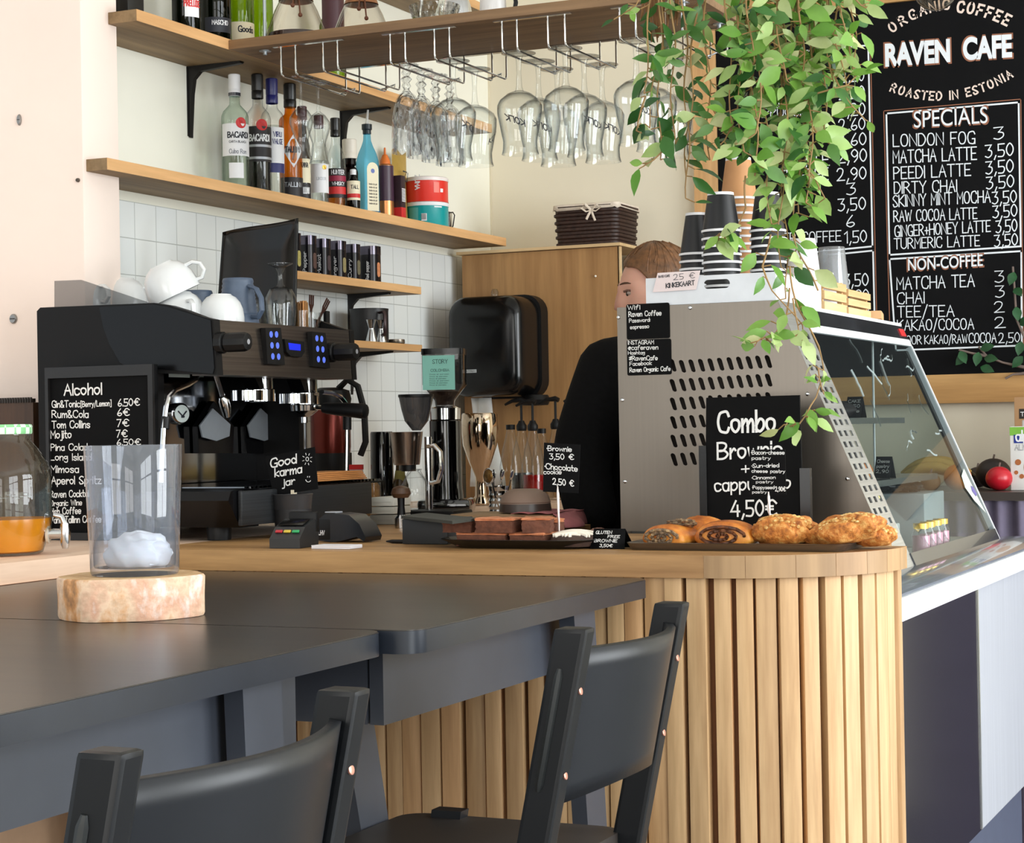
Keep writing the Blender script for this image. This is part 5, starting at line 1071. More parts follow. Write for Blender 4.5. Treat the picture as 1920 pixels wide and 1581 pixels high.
B().lathe([(49*k, 0.0), (49*k, 0.004), (47*k, zz(942)), (48*k, zz(941)), (43*k, zz(928)), (34*k, zz(920)), (22*k, zz(916.5)), (0, zz(916)), (0, zz(919)), (33*k, zz(923)), (46*k, 0.004)], n=40).build('bowl', mat('brown_stoneware', (128, 106, 92), 0.5, var=0.08), t)
b = B(); b.lathe([(49.3*k, 0.0005), (49.3*k, 0.004), (47.6*k, zz(944))], n=40); b.build('dark_band', mat('dark_glaze', (62, 50, 44), 0.35), t)
t = thing('pink_cloth', (-1.85, 4.08, zt), 'crumpled dusty pink tea towel draped from the timber box edge', 'cloth')
b = B(); xr = h.x
b.grid(lambda u, v: Vector((xr-0.10+0.102*u+0.004*math.sin(9*v), 3.985+0.19*v, zt+0.0022+0.003*abs(math.sin(7*u+3*v)))), 14, 8)
b.grid(lambda u, v: Vector((xr+0.002+0.05*math.sin(PI*0.5*u)*(0.6+0.4*math.sin(5*v)), 3.99+0.18*v, zt+0.003-u*(zt-ZC-0.005))), 10, 12)
b.build('cloth', mat('dusty_pink', (156, 92, 94), 0.95, var=0.15, vs=30), t, solid=0.0015)
# syrup bottles with pumps on the rear counter
t = thing('rear_counter', (-2.4, 5.85, 0), 'low rear counter carrying the syrup bottles below the towel dispenser', 'counter')
RZ = 1.06
B().span((-2.955, 5.66, RZ-0.04), (-1.95, 5.995, RZ)).build('countertop', M_topl, t); B().span((-2.955, 5.7, 0), (-1.98, 5.99, RZ-0.0405)).build('body', mat('rear_panel', (120, 96, 72), 0.6), t)
def syrup(x, ytop, yn, liq, lab, Y=5.80, full=0.5, pump=True, flip=1):
    p = PY(x, ytop, Y); t = local('syrup_bottle', (p.x, Y, RZ+0.0006), lab, 'bottle', 'syrup bottles on the rear counter'); D = (p-EYE).dot(FW); H = lambda y: hz(x, y, D)-RZ
    r = 0.038; zs = H(875); zn = H(yn)
    B().lathe([(0, 0), (r*0.95, 0), (r, 0.005), (r, zs), (r*0.75, zs+(zn-zs)*0.45), (r*0.45, zs+(zn-zs)*0.8), (0.0135, zn-0.004), (0.0135, zn)], n=24).build('glass', G_clear, t)
    if liq: B().lathe([(0, 0.004), (r-0.003, 0.005), (r-0.003, zs*full*1.8), (0, zs*full*1.8)], n=22).build('syrup', liq, t)
    if pump:
        B().lathe([(0.015, zn-0.006), (0.0175, zn), (0.0175, zn+0.012), (0.012, zn+0.02), (0.009, zn+0.028), (0, zn+0.028)], n=18).build('pump_collar', M_mblk, t)
        b = B(); b.tube([(0, 0, zn+0.028), (0, 0, H(ytop+4))], 0.0045, 8); b.tube([(0.012, 0, H(ytop+3)), (0, 0, H(ytop)), (-0.03*flip, -0.005, H(ytop+2)), (-0.055*flip, -0.01, H(ytop+9))], [0.008, 0.009, 0.006, 0.004], 8); b.build('pump_head', M_mblk, t)
    else: B().lathe([(0.015, zn-0.002), (0.0155, zn+0.014), (0, zn+0.015)], n=16).build('cap', M_mblk, t)
s_k = mat('black_syrup', (18, 20, 28), 0.15); s_r = mat('red_syrup', (132, 14, 14), 0.15); s_b = mat('pale_label_blue', (150, 170, 206), 0.5)
syrup(977, 750, 805, s_k, 'clear pump bottle holding black syrup, leftmost pump', 5.83, 0.45)
syrup(998, 752, 805, s_r, 'clear pump bottle holding red syrup, second pump', 5.74, 0.42)
syrup(1041, 748, 802, None, 'empty pump bottle behind the brownie price card', 5.80)
syrup(1088, 744, 802, s_k, 'pump bottle nearest the barista, its nozzle long and level', 5.80, 0.4)
syrup(957, 790, 805, None, 'capped clear bottle beside the hanging paper towel', 5.76, 0.4, False)
syrup(1015, 795, 812, None, 'capped clear bottle between the pump bottles', 5.90, 0.4, False)

# ================================================================ things on the front of the bar counter
# good karma jar and sign
l, D = on(549, 1008); k = D/FOC; t = local('karma_jar', l, 'dark grey tapered tip jar holding the handwritten karma sign', 'jar'); H = lambda y: hz(549, y, D)-ZC
B().lathe([(0, 0), (29*k, 0), (31*k, 0.004), (38*k, H(930)), (39.5*k, H(927)), (38*k, H(926)), (36*k, H(932)), (29*k, 0.006), (0, 0.006)], n=36).build('jar', mat('jar_charcoal', (52, 52, 54), 0.35, var=0.1), t)
b = B(); b.lathe([(31.3*k, H(1000)), (36*k, H(955))], n=36); b.build('wrap', mat('jar_wrap', (34, 34, 36), 0.6, var=0.25, vs=20), t)
Yk = l.y-0.02; pts = [PY(x, y, Yk) for x, y in ((497, 857), (590, 838), (596, 917), (513, 930))]
ks = thing('karma_sign', (pts[2].x-0.04, Yk, pts[3].z-0.02), 'tilted black card reading Good karma jar, clipped to the jar rim', 'sign')
B().prism([(p.x, p.z) for p in pts], 'y', Yk, Yk+0.002).build('card', M_chalk, ks)
b = B()
for s, x0, y0, x1, y1, h in (('Good', 508, 877, 556, 868, 16), ('karma', 516, 894, 566, 886, 15), ('jar', 530, 912, 553, 907, 13)): wpx(b, s, x0, y0, x1, y1, h, ('y', Yk-0.0003), 0.17)
c = PY(576, 861, Yk-0.0012); b.tube([c+Vector((0.0035*math.cos(a), 0, 0.0045*math.sin(a))) for a in [2*PI*i/12 for i in range(12)]], 0.0008, 4, closed=True)
for i in range(8):
    a = 2*PI*i/8+0.3; b.tube([c+Vector((0.008*math.cos(a), 0, 0.009*math.sin(a))), c+Vector((0.013*math.cos(a), 0, 0.014*math.sin(a)))], 0.0007, 4)
c = PY(578, 898, Yk-0.0012); b.tube([c+Vector((0.007*math.cos(a), 0, 0.007*math.sin(a))) for a in [-2.9+0.26*i for i in range(10)]], 0.0008, 4)
for d in (-0.002, 0.003): b.tube([c+Vector((d, 0, 0.003)), c+Vector((d+0.0005, 0, 0.006))], 0.0008, 4)
b.build('lettering', M_pen, ks, ang=0, fix=False)
p = PY(549, 924, Yk); B().span((p.x-0.0035, Yk-0.003, p.z-0.012), (p.x+0.0035, Yk+0.012, p.z+0.006)).build('peg', mat('peg_wood', (226, 212, 186), 0.7), ks)
# card terminals
def terminal(lab, loc, rz):
    t = local('card_terminal', loc, lab, 'card reader', 'card terminals on the bar', rz); return t
l, D = on(530, 1029); t = terminal('card terminal with red, yellow and green keys facing the viewer', (l.x, l.y+0.045, l.z), 0.1); t.scale = (0.84, 0.9, 0.95)
b = B(); b.prism([(-0.05, 0), (0.05, 0), (0.055, 0.04), (0.03, 0.058), (-0.02, 0.044), (-0.05, 0.02)], 'x', -0.04, 0.04); b.build('body', mat('terminal_grey', (34, 36, 38), 0.4), t, ang=20)
sl = Matrix.Rotation(math.atan2(0.024, 0.03), 4, 'X')
for i, (c, nm) in enumerate((((190, 50, 60), 'cancel_key'), ((214, 186, 70), 'clear_key'), ((50, 160, 96), 'enter_key'))):
    b = B(); b.m = Matrix.Translation((-0.022+0.022*i, -0.034, 0.0345)) @ sl; b.box((0, 0, 0.001), (0.018, 0.007, 0.003), bev=0.001); b.build(nm, mat(nm, c, 0.4), t)
b = B(); b.m = Matrix.Translation((0, 0.002, 0.052)) @ Matrix.Rotation(0.28, 4, 'X'); b.box((0, 0, 0.0012), (0.066, 0.04, 0.003), bev=0.001); b.build('key_plate', M_blk, t)
B().box((0.005, 0.045, 0.052), (0.075, 0.02, 0.045), bev=0.006).build('printer_hood', M_mblk, t)
l, D = on(633, 1018); t = terminal('dark blue card terminal lying face down, letters on its end', (l.x, l.y+0.045, l.z), math.radians(-4)); t.scale = (0.72, 0.85, 0.95)
b = B(); b.prism([(-0.078, 0.003), (-0.018, 0.0), (0.012, 0.004), (0.06, 0.012), (0.085, 0.002), (0.09, 0.012), (0.07, 0.04), (0.035, 0.06), (-0.02, 0.064), (-0.05, 0.062), (-0.075, 0.05)], 'y', -0.038, 0.038); b.build('body', mat('terminal_blue_black', (15, 22, 30), 0.3), t, ang=35)
B().span((-0.079, -0.0395, 0.004), (-0.032, 0.0395, 0.052), bev=0.005).build('end_cap', M_mblk, t)
b = B(); write(b, 'LHV', (-0.072, -0.0402, 0.016), (1, 0, 0), (0, 0, 1), 0.009, 0.0022, 0.021); b.build('lettering', M_white, t, ang=0, fix=False)
B().box((-0.045, -0.005, 0.0655), (0.04, 0.03, 0.003), bev=0.001).build('label', M_silver, t)
l, D = on(622, 1030)
b = B()
for i in range(5): b.box((l.x+0.001*(i % 2), l.y+0.02, l.z+0.0008+i*0.0014), (0.088, 0.05, 0.0012), rz=0.02*(i % 3-1))
tag(b.build('business_cards', mat('card_white', (236, 234, 238), 0.6)), 'small stack of white cards at the counter edge below the terminals', 'cards')
l, D = on(770, 1020); t = local('ballpoint_pen', (l.x, l.y, l.z+0.004), 'black and silver pen lying on the bar left of the brownies', 'pen', rz=-0.05)
b = B(); b.m = Matrix.Rotation(PI/2, 4, 'Y'); b.lathe([(0, -0.06), (0.0015, -0.058), (0.004, -0.045), (0.0045, 0.0), (0, 0.0)], n=12); b.build('barrel', M_mblk, t)
b = B(); b.m = Matrix.Rotation(PI/2, 4, 'Y'); b.lathe([(0, 0.0003), (0.0045, 0.0003), (0.0042, 0.06), (0, 0.062)], n=12); b.build('top', M_chrome, t)
# brownies on the black tray
l, D = on(975, 1031); yt = l.y+0.08; z1 = ZC+0.0006
def trayshape(name, lab, x0, x1, y0, y1, hgt, slope, m, rad=0.05):
    t = thing(name, ((x0+x1)/2, (y0+y1)/2, ZC), lab, 'tray'); b = B(); cx, cy = (x0+x1)/2, (y0+y1)/2
    P = lambda g, z: [(u, w, z) for u, w in sq(x0+g, x1-g, y0+g, y1-g, max(rad-g*0.5, 0.012), 6)]
    R = [P(slope, z1), P(0, z1+hgt), P(0.003, z1+hgt+0.001), P(slope+0.002, z1+0.003)]; k = len(R[0])
    b.add([p for r in R for p in r], [(i*k+j, i*k+(j+1) % k, (i+1)*k+(j+1) % k, (i+1)*k+j) for i in range(3) for j in range(k)]+[tuple(range(k))[::-1], tuple(range(3*k, 4*k))]); b.build('tray', m, t, ang=30); return t
bx0, bx1 = PY(828, 1015, yt-0.02).x, PY(1128, 1015, yt-0.02).x
trayshape('brownie_tray', 'shallow black oval tray of brownies and a drizzled cookie', bx0, bx1, yt-0.085, yt+0.085, 0.017, 0.03, mat('tray_black', (20, 20, 20), 0.4), 0.08)
TZ = z1+0.0036
M_brw = mat('brownie_crumb', (104, 62, 44), 0.85, var=0.35, vs=70, bump=1.0)
M_brt = mat('brownie_crust', (198, 126, 86), 0.6, var=0.25, vs=45, bump=0.6)
def brownie(x, y, z, w, d, h, rz, lab, sd):
    t = local('brownie', (x, y, z), lab, 'brownie', 'brownies on the black tray', rz); r = random.Random(sd)
    def body(b, z0, z1, s):
        n = 8; vs = []; 
        bm = bmesh.new(); bmesh.ops.create_cube(bm, size=1.0); bmesh.ops.subdivide_edges(bm, edges=bm.edges, cuts=5, use_grid_fill=True)
        for v in bm.verts:
            c = v.co; k = 0.035; v.co = Vector((c.x*w*s+r.uniform(-1, 1)*0.0016, c.y*d*s+r.uniform(-1, 1)*0.0016, z0+(c.z+0.5)*(z1-z0)+(r.uniform(-1, 1)*0.0013 if c.z > 0.4 else 0)))
        bm.verts.index_update(); b.add([v.co.copy() for v in bm.verts], [[v.index for v in f.verts] for f in bm.faces]); bm.free()
    b = B(); body(b, 0, h*0.84, 1.0); b.build('crumb', M_brw, t, ang=60); b = B(); body(b, h*0.845, h, 1.015); b.build('crust', M_brt, t, ang=60)
xs = lambda x, y=1015: PY(x, y, yt-0.03).x
ym = yt-0.02; h_ = 0.024
w1 = (xs(1000)-xs(872))
brownie((xs(868)+xs(958))/2-0.004, ym, TZ, 0.104, 0.062, 0.026, 0.02, 'bottom brownie at the front left of the black tray', 1)
brownie((xs(960)+xs(1030))/2, ym+0.004, TZ, 0.074, 0.064, 0.026, -0.05, 'bottom brownie at the front right of the stack', 2)
brownie(xs(866), ym-0.002, TZ+0.0265, 0.062, 0.06, 0.026, -0.03, 'top brownie at the left end of the stack', 3)
brownie(xs(935), ym-0.006, TZ+0.0265, 0.078, 0.06, 0.028, 0.04, 'top brownie in the middle of the stack', 4)
brownie(xs(1004), ym+0.004, TZ+0.0265, 0.056, 0.064, 0.029, 0.28, 'top brownie at the right end, turned toward the window', 5)
brownie(xs(905)-0.01, ym+0.064, TZ, 0.09, 0.05, 0.05, 0.0, 'thick brownie at the back of the black tray', 6)
brownie(xs(990), ym+0.066, TZ, 0.07, 0.05, 0.05, 0.1, 'second thick brownie at the back of the black tray', 7)
cx = xs(1072); t = local('drizzled_cookie', (cx, yt-0.01, TZ), 'round chocolate cookie drizzled with white icing, right of the brownies', 'cookie')
B().lathe([(0, 0), (0.044, 0), (0.048, 0.005), (0.044, 0.011), (0.02, 0.014), (0, 0.0145)], n=30).build('cookie', mat('cookie_dark', (66, 48, 40), 0.85, var=0.3, vs=60, bump=0.8), t)
b = B(); rs = random.Random(12)
for i in range(15):
    a = rs.uniform(-0.5, 0.5); y = -0.042+0.006*i; L_ = math.sqrt(max(0.0, 0.043**2-y*y))
    if L_ > 0.006: b.tube([(q*L_, y+a*q*0.02+0.002*math.sin(9*q+i), 0.0152-0.0045*(abs(q)*L_/0.044)**2-0.004*(abs(y)/0.044)**2) for q in (-1, -0.6, -0.2, 0.2, 0.6, 1)], 0.0019, 6)
b.build('icing', mat('white_icing', (240, 230, 214), 0.6), t); t.scale = (1.05, 1.05, 1.9)
def pricecard(name, lab, pts, Y, lines, stick, m=M_chalk, base=None):
    q = [PY(x, y, Y) for x, y in pts]; t = thing(name, (q[2].x, Y, (base or ZC)), lab, 'price card')
    B().prism([(p.x, p.z) for p in q], 'y', Y, Y+0.0016).build('card', m, t); b = B()
    for s, x0, y0, x1, y1, h in lines: wpx(b, s, x0, y0, x1, y1, h, ('y', Y-0.0002), 0.16)
    b.build('lettering', M_pen, t, ang=0, fix=False)
    if stick:
        a, c = PY(*stick[0], Y), PY(*stick[1], Y); b = B(); b.tube([(a.x, Y-0.0035, a.z), (a.x, Y-0.0035, a.z-0.012), (c.x, Y-0.002, max(c.z, ZC+0.006))], [0.0012, 0.0026, 0.0018], 7); b.build('stick', mat('steel_stick', (206, 196, 190), 0.3, 0.8), t)
    return t
pricecard('brownie_price_card', 'black card on a stick pricing Brownie and Chocolate cookie', ((1020, 830), (1088, 834), (1084, 925), (1018, 922)), yt+0.03,
    (('*Brownie', 1026, 845, 1072, 847, 9), ('3,50 €', 1031, 861, 1076, 862, 10), ('*Chocolate', 1022, 879, 1083, 884, 10), ('cookie', 1020, 889, 1053, 889, 8), ('2,50 €', 1037, 908, 1076, 912, 11)), ((1047, 912), (1049, 1006)))
# gluten free tent card
q = [PY(x, y, yt-0.02) for x, y in ((1113, 992), (1172, 990), (1180, 1026), (1116, 1024))]
t = thing('tent_card', (q[0].x+0.03, yt-0.02, ZC), 'folded black tent card reading Gluten free brownie between the two trays', 'price card')
b = B(); z0 = ZC+0.0008; b.add([(q[0].x, yt-0.018, q[0].z), (q[1].x, yt-0.018, q[0].z), (q[1].x+0.006, yt-0.04, z0), (q[0].x, yt-0.04, z0), (q[1].x+0.006, yt+0.012, z0), (q[0].x, yt+0.012, z0)], [(0, 1, 2, 3), (0, 1, 4, 5)]); b.build('card', M_chalk, t, solid=0.0014)
b = B(); dn = (Vector((0, yt-0.04, z0))-Vector((0, yt-0.018, q[0].z))).normalized(); xw_ = q[1].x-q[0].x
for s, f, u, w, h in (('GLUTEN', 0.26, 0.1, 0.5, 0.0062), ('FREE', 0.46, 0.5, 0.38, 0.0055), ('BROWNIE', 0.68, 0.1, 0.72, 0.0062), ('3,50€', 0.92, 0.3, 0.4, 0.006)):
    o = Vector((q[0].x+u*xw_, yt-0.018, q[0].z))+dn*(f*(Vector((0, yt-0.04, z0))-Vector((0, yt-0.018, q[0].z))).length)+Vector((0, -0.0014, 0.0004)); write(b, s, o, (1, 0, 0), -dn, h, h*0.17, w*xw_)
b.build('lettering', M_pen, t, ang=0, fix=False)
# pastry tray
py0 = PZ(1400, 1034, ZC).y; px0, px1 = PY(1168, 1024, py0).x, PY(1585, 1024, py0).x; py1 = py0+0.2
trayshape('pastry_tray', 'long grey steel tray of pastries near the rounded counter end', px0, px1, py0-0.004, py1, 0.013, 0.007, brushed('tray_steel', (140, 132, 124), 0.4, 'x'), 0.03)
PTZ = z1+0.0036
def dough(name, top, mid, low, rough=0.55, bs=0.8, vs=55):
    m, n, l, b = _new(name); v = _coord(n, l); f = _noise(n, l, v, vs, 6, 0.65); f2 = _noise(n, l, v, vs*0.35, 3)
    c = _ramp(n, l, f, [(0.3, lin(low)), (0.5, lin(mid)), (0.68, lin(top))]); c2 = _ramp(n, l, f2, [(0.35, (0.72, 0.6, 0.5, 1)), (0.65, (1, 1, 1, 1))])
    l.new(_mixc(n, l, 0.6, c, c2, 'MULTIPLY'), b.inputs['Base Color']); b.inputs['Roughness'].default_value = rough; b.inputs['Subsurface Weight'].default_value = 0.08; b.inputs['Subsurface Scale'].default_value = 0.005
    _bump(n, l, f, bs, 0.004, b); return m
M_crust = dough('golden_crust', (236, 166, 74), (206, 122, 44), (150, 76, 24), 0.38, 0.3, 26)
M_strs = dough('streusel', (240, 190, 112), (208, 130, 54), (132, 70, 24), 0.65, 1.0, 80)
M_crumb = dough('streusel_crumb', (252, 232, 178), (236, 190, 112), (196, 124, 56), 0.75, 0.8, 130)
M_fill = dough('cinnamon_filling', (130, 76, 36), (84, 46, 22), (44, 24, 12), 0.6, 0.8, 80)
M_poppy = dough('poppy_filling', (206, 176, 128), (130, 108, 84), (54, 48, 46), 0.7, 1.0, 110)
def lump(b, c, r, sd, amp=0.1, n=28, m=18, flat=0.0, sq_=1.0):
    rr = random.Random(sd); ph = [(rr.uniform(2, 6), rr.uniform(2, 6), rr.uniform(0, 6), rr.uniform(0, 6)) for _ in range(5)]; vs = []; fs = []
    for i in range(m+1):
        t = PI*i/m
        for j in range(n):
            a = 2*PI*j/n; d = Vector((math.sin(t)*math.cos(a), math.sin(t)*math.sin(a), math.cos(t)))
            k = 1+amp*sum(math.sin(p*d.x*2+s)*math.cos(q*d.y*2+d.z*p+u) for p, q, s, u in ph)/2.2
            e = sq_; x = math.copysign(abs(d.x)**e, d.x); y = math.copysign(abs(d.y)**e, d.y)
            z = c[2]+r[2]*d.z*k; vs.append((c[0]+r[0]*x*k, c[1]+r[1]*y*k, max(z, flat)))
    for i in range(m):
        for j in range(n): fs.append((i*n+j, (i+1)*n+j, (i+1)*n+(j+1) % n, i*n+(j+1) % n))
    b.add(vs, fs)
def ppos(x, dy): return Vector((PY(x, 1015, py0+dy).x, py0+dy, PTZ+0.0008))
def snail(x, dy, w, h, lab, sd, fill, rz):
    """rolled pastry lying on its side with the spiral end toward the viewer"""
    t = local('rolled_pastry', ppos(x, dy), lab, 'pastry', 'pastries on the steel tray', rz); b = B()
    pts = [(-w/2, 0), (w/2, 0), (w*0.52, h*0.35), (w*0.44, h*0.7), (w*0.25, h*0.93), (-w*0.05, h), (-w*0.32, h*0.86), (-w*0.48, h*0.5)]
    N = 7
    def ring(k, s): return [((u*s)+0.0, -0.035+0.08*k, (v-h*0.45)*s+h*0.45 if v > 0 else 0.0) for u, v in pts]
    ks = [(0, 0.86), (0.06, 0.97), (0.3, 1.02), (0.6, 1.0), (0.9, 0.93), (1.0, 0.75)]; R = [ring(*q) for q in ks]; n = len(pts)
    b.add([p for r in R for p in r], [(i*n+j, i*n+(j+1) % n, (i+1)*n+(j+1) % n, (i+1)*n+j) for i in range(len(R)-1) for j in range(n)]+[tuple(range(n)), tuple(range((len(R)-1)*n, len(R)*n))]); b.build('crust', M_crust, t, ang=180, sub=2)
    b = B(); sp = []
    for i in range(60):
        a = 0.5*i*0.55; q = 1-i/64.0; sp.append((w*0.40*q*math.cos(a), -0.0345+0.004*(i % 2)-0.004, max(0.004, h*0.42+h*0.36*q*math.sin(a))))
    b.tube(sp, 0.0034, 6); b.build('spiral_filling', fill, t)
    return t
snail(1362, 0.045, 0.118, 0.052, 'cinnamon roll with its dark spiral end facing front, second from left', 3, M_fill, 0.0)
t = snail(1258, 0.045, 0.100, 0.044, 'golden roll with poppy seed filling, leftmost on the steel tray', 4, M_poppy, -0.25)
b = B(); lump(b, (0.012, 0.02, 0.043), (0.03, 0.022, 0.008), 5, 0.3); b.build('poppy_topping', M_poppy, t)
t = local('rolled_pastry', ppos(1316, 0.125), 'smooth golden bun peeping out behind the two rolls', 'pastry', 'pastries on the steel tray')
b = B(); lump(b, (0, 0, 0.026), (0.05, 0.035, 0.028), 6, 0.06); b.build('crust', M_crust, t, ang=180)
def scone(x, dy, r, lab, sd, tilt=0.0, rz=0.0, lift=0.0):
    t = local('streusel_pastry', ppos(x, dy)+Vector((0, 0, lift)), lab, 'pastry', 'pastries on the steel tray', rz); t.rotation_euler = (0, tilt, rz)
    b = B(); lump(b, (0, 0, r[2]), r, sd, 0.16, 36, 22, 0.0 if not tilt else -1, 0.85); b.build('crust', M_strs, t, ang=180)
    b = B(); rr = random.Random(sd)
    for i in range(130):
        a, q = rr.uniform(0, 2*PI), math.sqrt(rr.random())*0.97; z = r[2]+r[2]*math.sqrt(max(0, 1-q*q))*0.97
        b.ell((r[0]*q*math.cos(a), r[1]*q*math.sin(a), z), (rr.uniform(0.003, 0.007), rr.uniform(0.003, 0.006), rr.uniform(0.002, 0.004)), 6, 4)
    b.build('crumble', M_crumb, t, ang=80); return t
scone(1470, 0.05, (0.056, 0.048, 0.030), 'round streusel topped pastry in the middle of the steel tray', 7)
scone(1592, 0.05, (0.068, 0.05, 0.026), 'streusel topped pastry at the right, leaning up to the right', 8, -0.22, 0.0, 0.008)
scone(1638, 0.10, (0.042, 0.04, 0.02), 'small streusel pastry at the far right end of the steel tray', 9, 0.0)
b = B()
# combo chalkboard with its stand, and the small pastry price card before it
Yc2 = 3.80; q = [PY(x, y, Yc2) for x, y in ((1324, 746), (1499, 741), (1506, 985), (1322, 985))]
t = thing('combo_board', ((q[0].x+q[1].x)/2, Yc2, ZC), 'black chalkboard advertising the Combo offer, in front of the steel panel', 'chalkboard')
q[2].z = q[3].z = ZC+0.012
B().prism([(p.x, p.z) for p in q], 'y', Yc2, Yc2+0.006).build('board', M_chalk, t)
b = B()
for xa, ya, xb in ((1311, 836, 1325), (1500, 878, 1519)):
    a, c = PY(xa, ya, Yc2), PY(xb, ya, Yc2); b.span((a.x, Yc2-0.004, ZC+0.0006), (c.x, Yc2+0.012, a.z))
b.span((PY(1311, 980, Yc2).x, Yc2-0.004, ZC+0.0006), (PY(1519, 980, Yc2).x, Yc2+0.012, ZC+0.0118)); b.build('stand', M_blk, t)
b = B()
for s, x0, y0, x1, y1, h in (('Combo', 1347, 811, 1453, 808, 38), ('Brownie', 1346, 861, 1466, 855, 30), ('+', 1391, 888, 1406, 887, 20), ('cappuccino', 1341, 921, 1482, 915, 24), ('4,50€', 1371, 968, 1456, 966, 28)): wpx(b, s, x0, y0, x1, y1, h, ('y', Yc2-0.0003), 0.13)
b.build('lettering', M_pen, t, ang=0, fix=False)
pricecard('pastry_price_card', 'small black card on a stick listing four pastries, before the Combo board', ((1405, 843), (1472, 843), (1474, 928), (1406, 929)), py0+0.10,
    (('*Bacon-cheese', 1409, 852, 1471, 852, 7), ('pastry', 1410, 862, 1445, 862, 6), ('*Sun-dried', 1410, 877, 1461, 876, 7), ('cheese pastry', 1410, 886, 1472, 887, 6), ('*Cinnamon', 1410, 899, 1454, 898, 6), ('pastry', 1418, 906, 1450, 906, 5), ('*Poppyseed', 1411, 917, 1452, 917, 6), ('pastry', 1411, 925, 1438, 925, 5), ('2,90€', 1454, 921, 1473, 921, 8)), ((1442, 922), (1444, 970)), base=PTZ)
# ================================================================ refrigerated display case
YD, YE = 3.95, 5.10
def xz(x, y): p = PY(x, y, YD); return (p.x, p.z)
TL, TR = xz(1157, 577), xz(1458, 563); BRb = xz(1690, 1085); BLb = (TL[0]-0.0, ZC+0.004)
dc = thing('display_case', (-1.2, 4.5, 0), 'stainless refrigerated display case with slanted glass front at the bar end', 'display case')
def line_x(z):                                  # x of the slanted front at height z
    f = (z-TR[1])/(BRb[1]-TR[1]); return TR[0]+(BRb[0]-TR[0])*f
# slotted side panel: a sheet with oblong holes, dark void behind
def slotted(b, poly, holes, Y):
    bm = bmesh.new(); loops = []
    def loop(pts):
        vs = [bm.verts.new((x, Y, z)) for x, z in pts]
        return [bm.edges.new((vs[i], vs[(i+1) % len(vs)])) for i in range(len(vs))]
    es = loop(poly)
    for h in holes: es += loop(h)
    bmesh.ops.triangle_fill(bm, use_beauty=True, edges=es)
    bm.verts.index_update(); b.add([v.co.copy() for v in bm.verts], [[v.index for v in f.verts] for f in bm.faces]); bm.free()
holes = []
for r_ in range(6):
    for c_ in range(11):
        if r_ == 0 and c_ == 0: x, y = 1262, 685
        else: x, y = 1262+c_*17.9+r_*0.5, 688-c_*1.0+r_*34.8
        u, w = xz(x, y); pts = []
        for i in range(12):
            a = 2*PI*i/12; du = 0.0055*math.cos(a); dw = 0.0055*math.sin(a)+math.copysign(0.0085, math.sin(a)); pts.append((u+du*1.0-dw*0.30, w+dw))
        holes.append(pts)
b = B(); slotted(b, [BLb, (line_x(ZC+0.004), ZC+0.004), TR, TL], holes, YD)
sp_ = b.build('side_panel', M_ss, dc, ang=0, fix=False, solid=0.0016)
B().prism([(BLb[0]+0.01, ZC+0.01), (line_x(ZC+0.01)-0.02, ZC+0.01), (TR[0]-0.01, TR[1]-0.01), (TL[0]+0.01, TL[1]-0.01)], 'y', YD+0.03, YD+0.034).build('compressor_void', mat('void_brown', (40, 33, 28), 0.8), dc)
b = B()
for x, y in ((1160, 595), (1167, 750), (1172, 903), (1294, 577), (1514, 739), (1516+73, 898)):
    u, w = xz(x, y); b = B(); b.m = Matrix.Translation((u, YD-0.0008, w)) @ Matrix.Rotation(PI/2, 4, 'X'); b.lathe([(0, 0.003), (0.003, 0.0025), (0.0045, 0)], n=12); b.build('screw', M_chrome, sp_)
XL = TL[0]
B().span((XL, YD+0.0345, 0.06), (XL+0.012, YE, TL[1])).build('rear_panel', M_ss, dc)
B().span((XL+0.0125, YD+0.0345, TR[1]-0.012), (TR[0], YE, TR[1])).build('roof', mat('case_roof_white', (232, 234, 236), 0.4), dc)
# slanted front: perforated steel strip, black fascia, white rail, pane
nx, nz = -(BRb[1]-TR[1]), (BRb[0]-TR[0]); ln = math.hypot(nx, nz); nx /= ln; nz /= ln
def sl(t, y, o=0.0): return (TR[0]+(BRb[0]-TR[0])*t+nx*o, y, TR[1]+(BRb[1]-TR[1])*t+nz*o)
YS = YD+0.155
def strip(b, t0, t1, y0, y1, th=0.003, o=0.0):
    b.add([sl(t0, y0, o), sl(t0, y1, o), sl(t1, y1, o), sl(t1, y0, o), sl(t0, y0, o-th), sl(t0, y1, o-th), sl(t1, y1, o-th), sl(t1, y0, o-th)], [(0, 1, 2, 3), (7, 6, 5, 4), (0, 4, 5, 1), (1, 5, 6, 2), (2, 6, 7, 3), (3, 7, 4, 0)])
b = B()
NR = 19; t0, t1 = 0.115, 0.875; dt = (t1-t0)/NR; cw = (YS-YD)/3.6
rows = [(0.0, t0)]; y = YD
cuts_y = [YD+0.0, YD+cw*0.45, YD+cw*0.95, YD+cw*1.5, YD+cw*2.0, YD+cw*2.55, YD+cw*3.05, YS]
strip(b, 0.0, t0, YD, YS); strip(b, t1, 1.0, YD, YS)
for r_ in range(NR):
    ta = t0+r_*dt; tb = ta+dt*0.52; strip(b, ta+dt*0.52, ta+dt, YD, YS)
    for k in (0, 2, 4, 6): strip(b, ta, tb, cuts_y[k], cuts_y[k+1])
M_alu = brushed('perforated_aluminium', (206, 210, 214), 0.3, 'y', 0.9, 0.12)
b.build('perforated_strip', M_alu, dc, ang=0)
b = B(); strip(b, 0.02, 0.99, YD+0.005, YS-0.005, 0.002, -0.009); b.build('strip_backing', mat('strip_dark', (30, 27, 29), 0.6), dc, ang=0)
M_fas = mat('fascia_black', (40, 42, 46), 0.18, var=0.4, vs=7, coat=0.4)
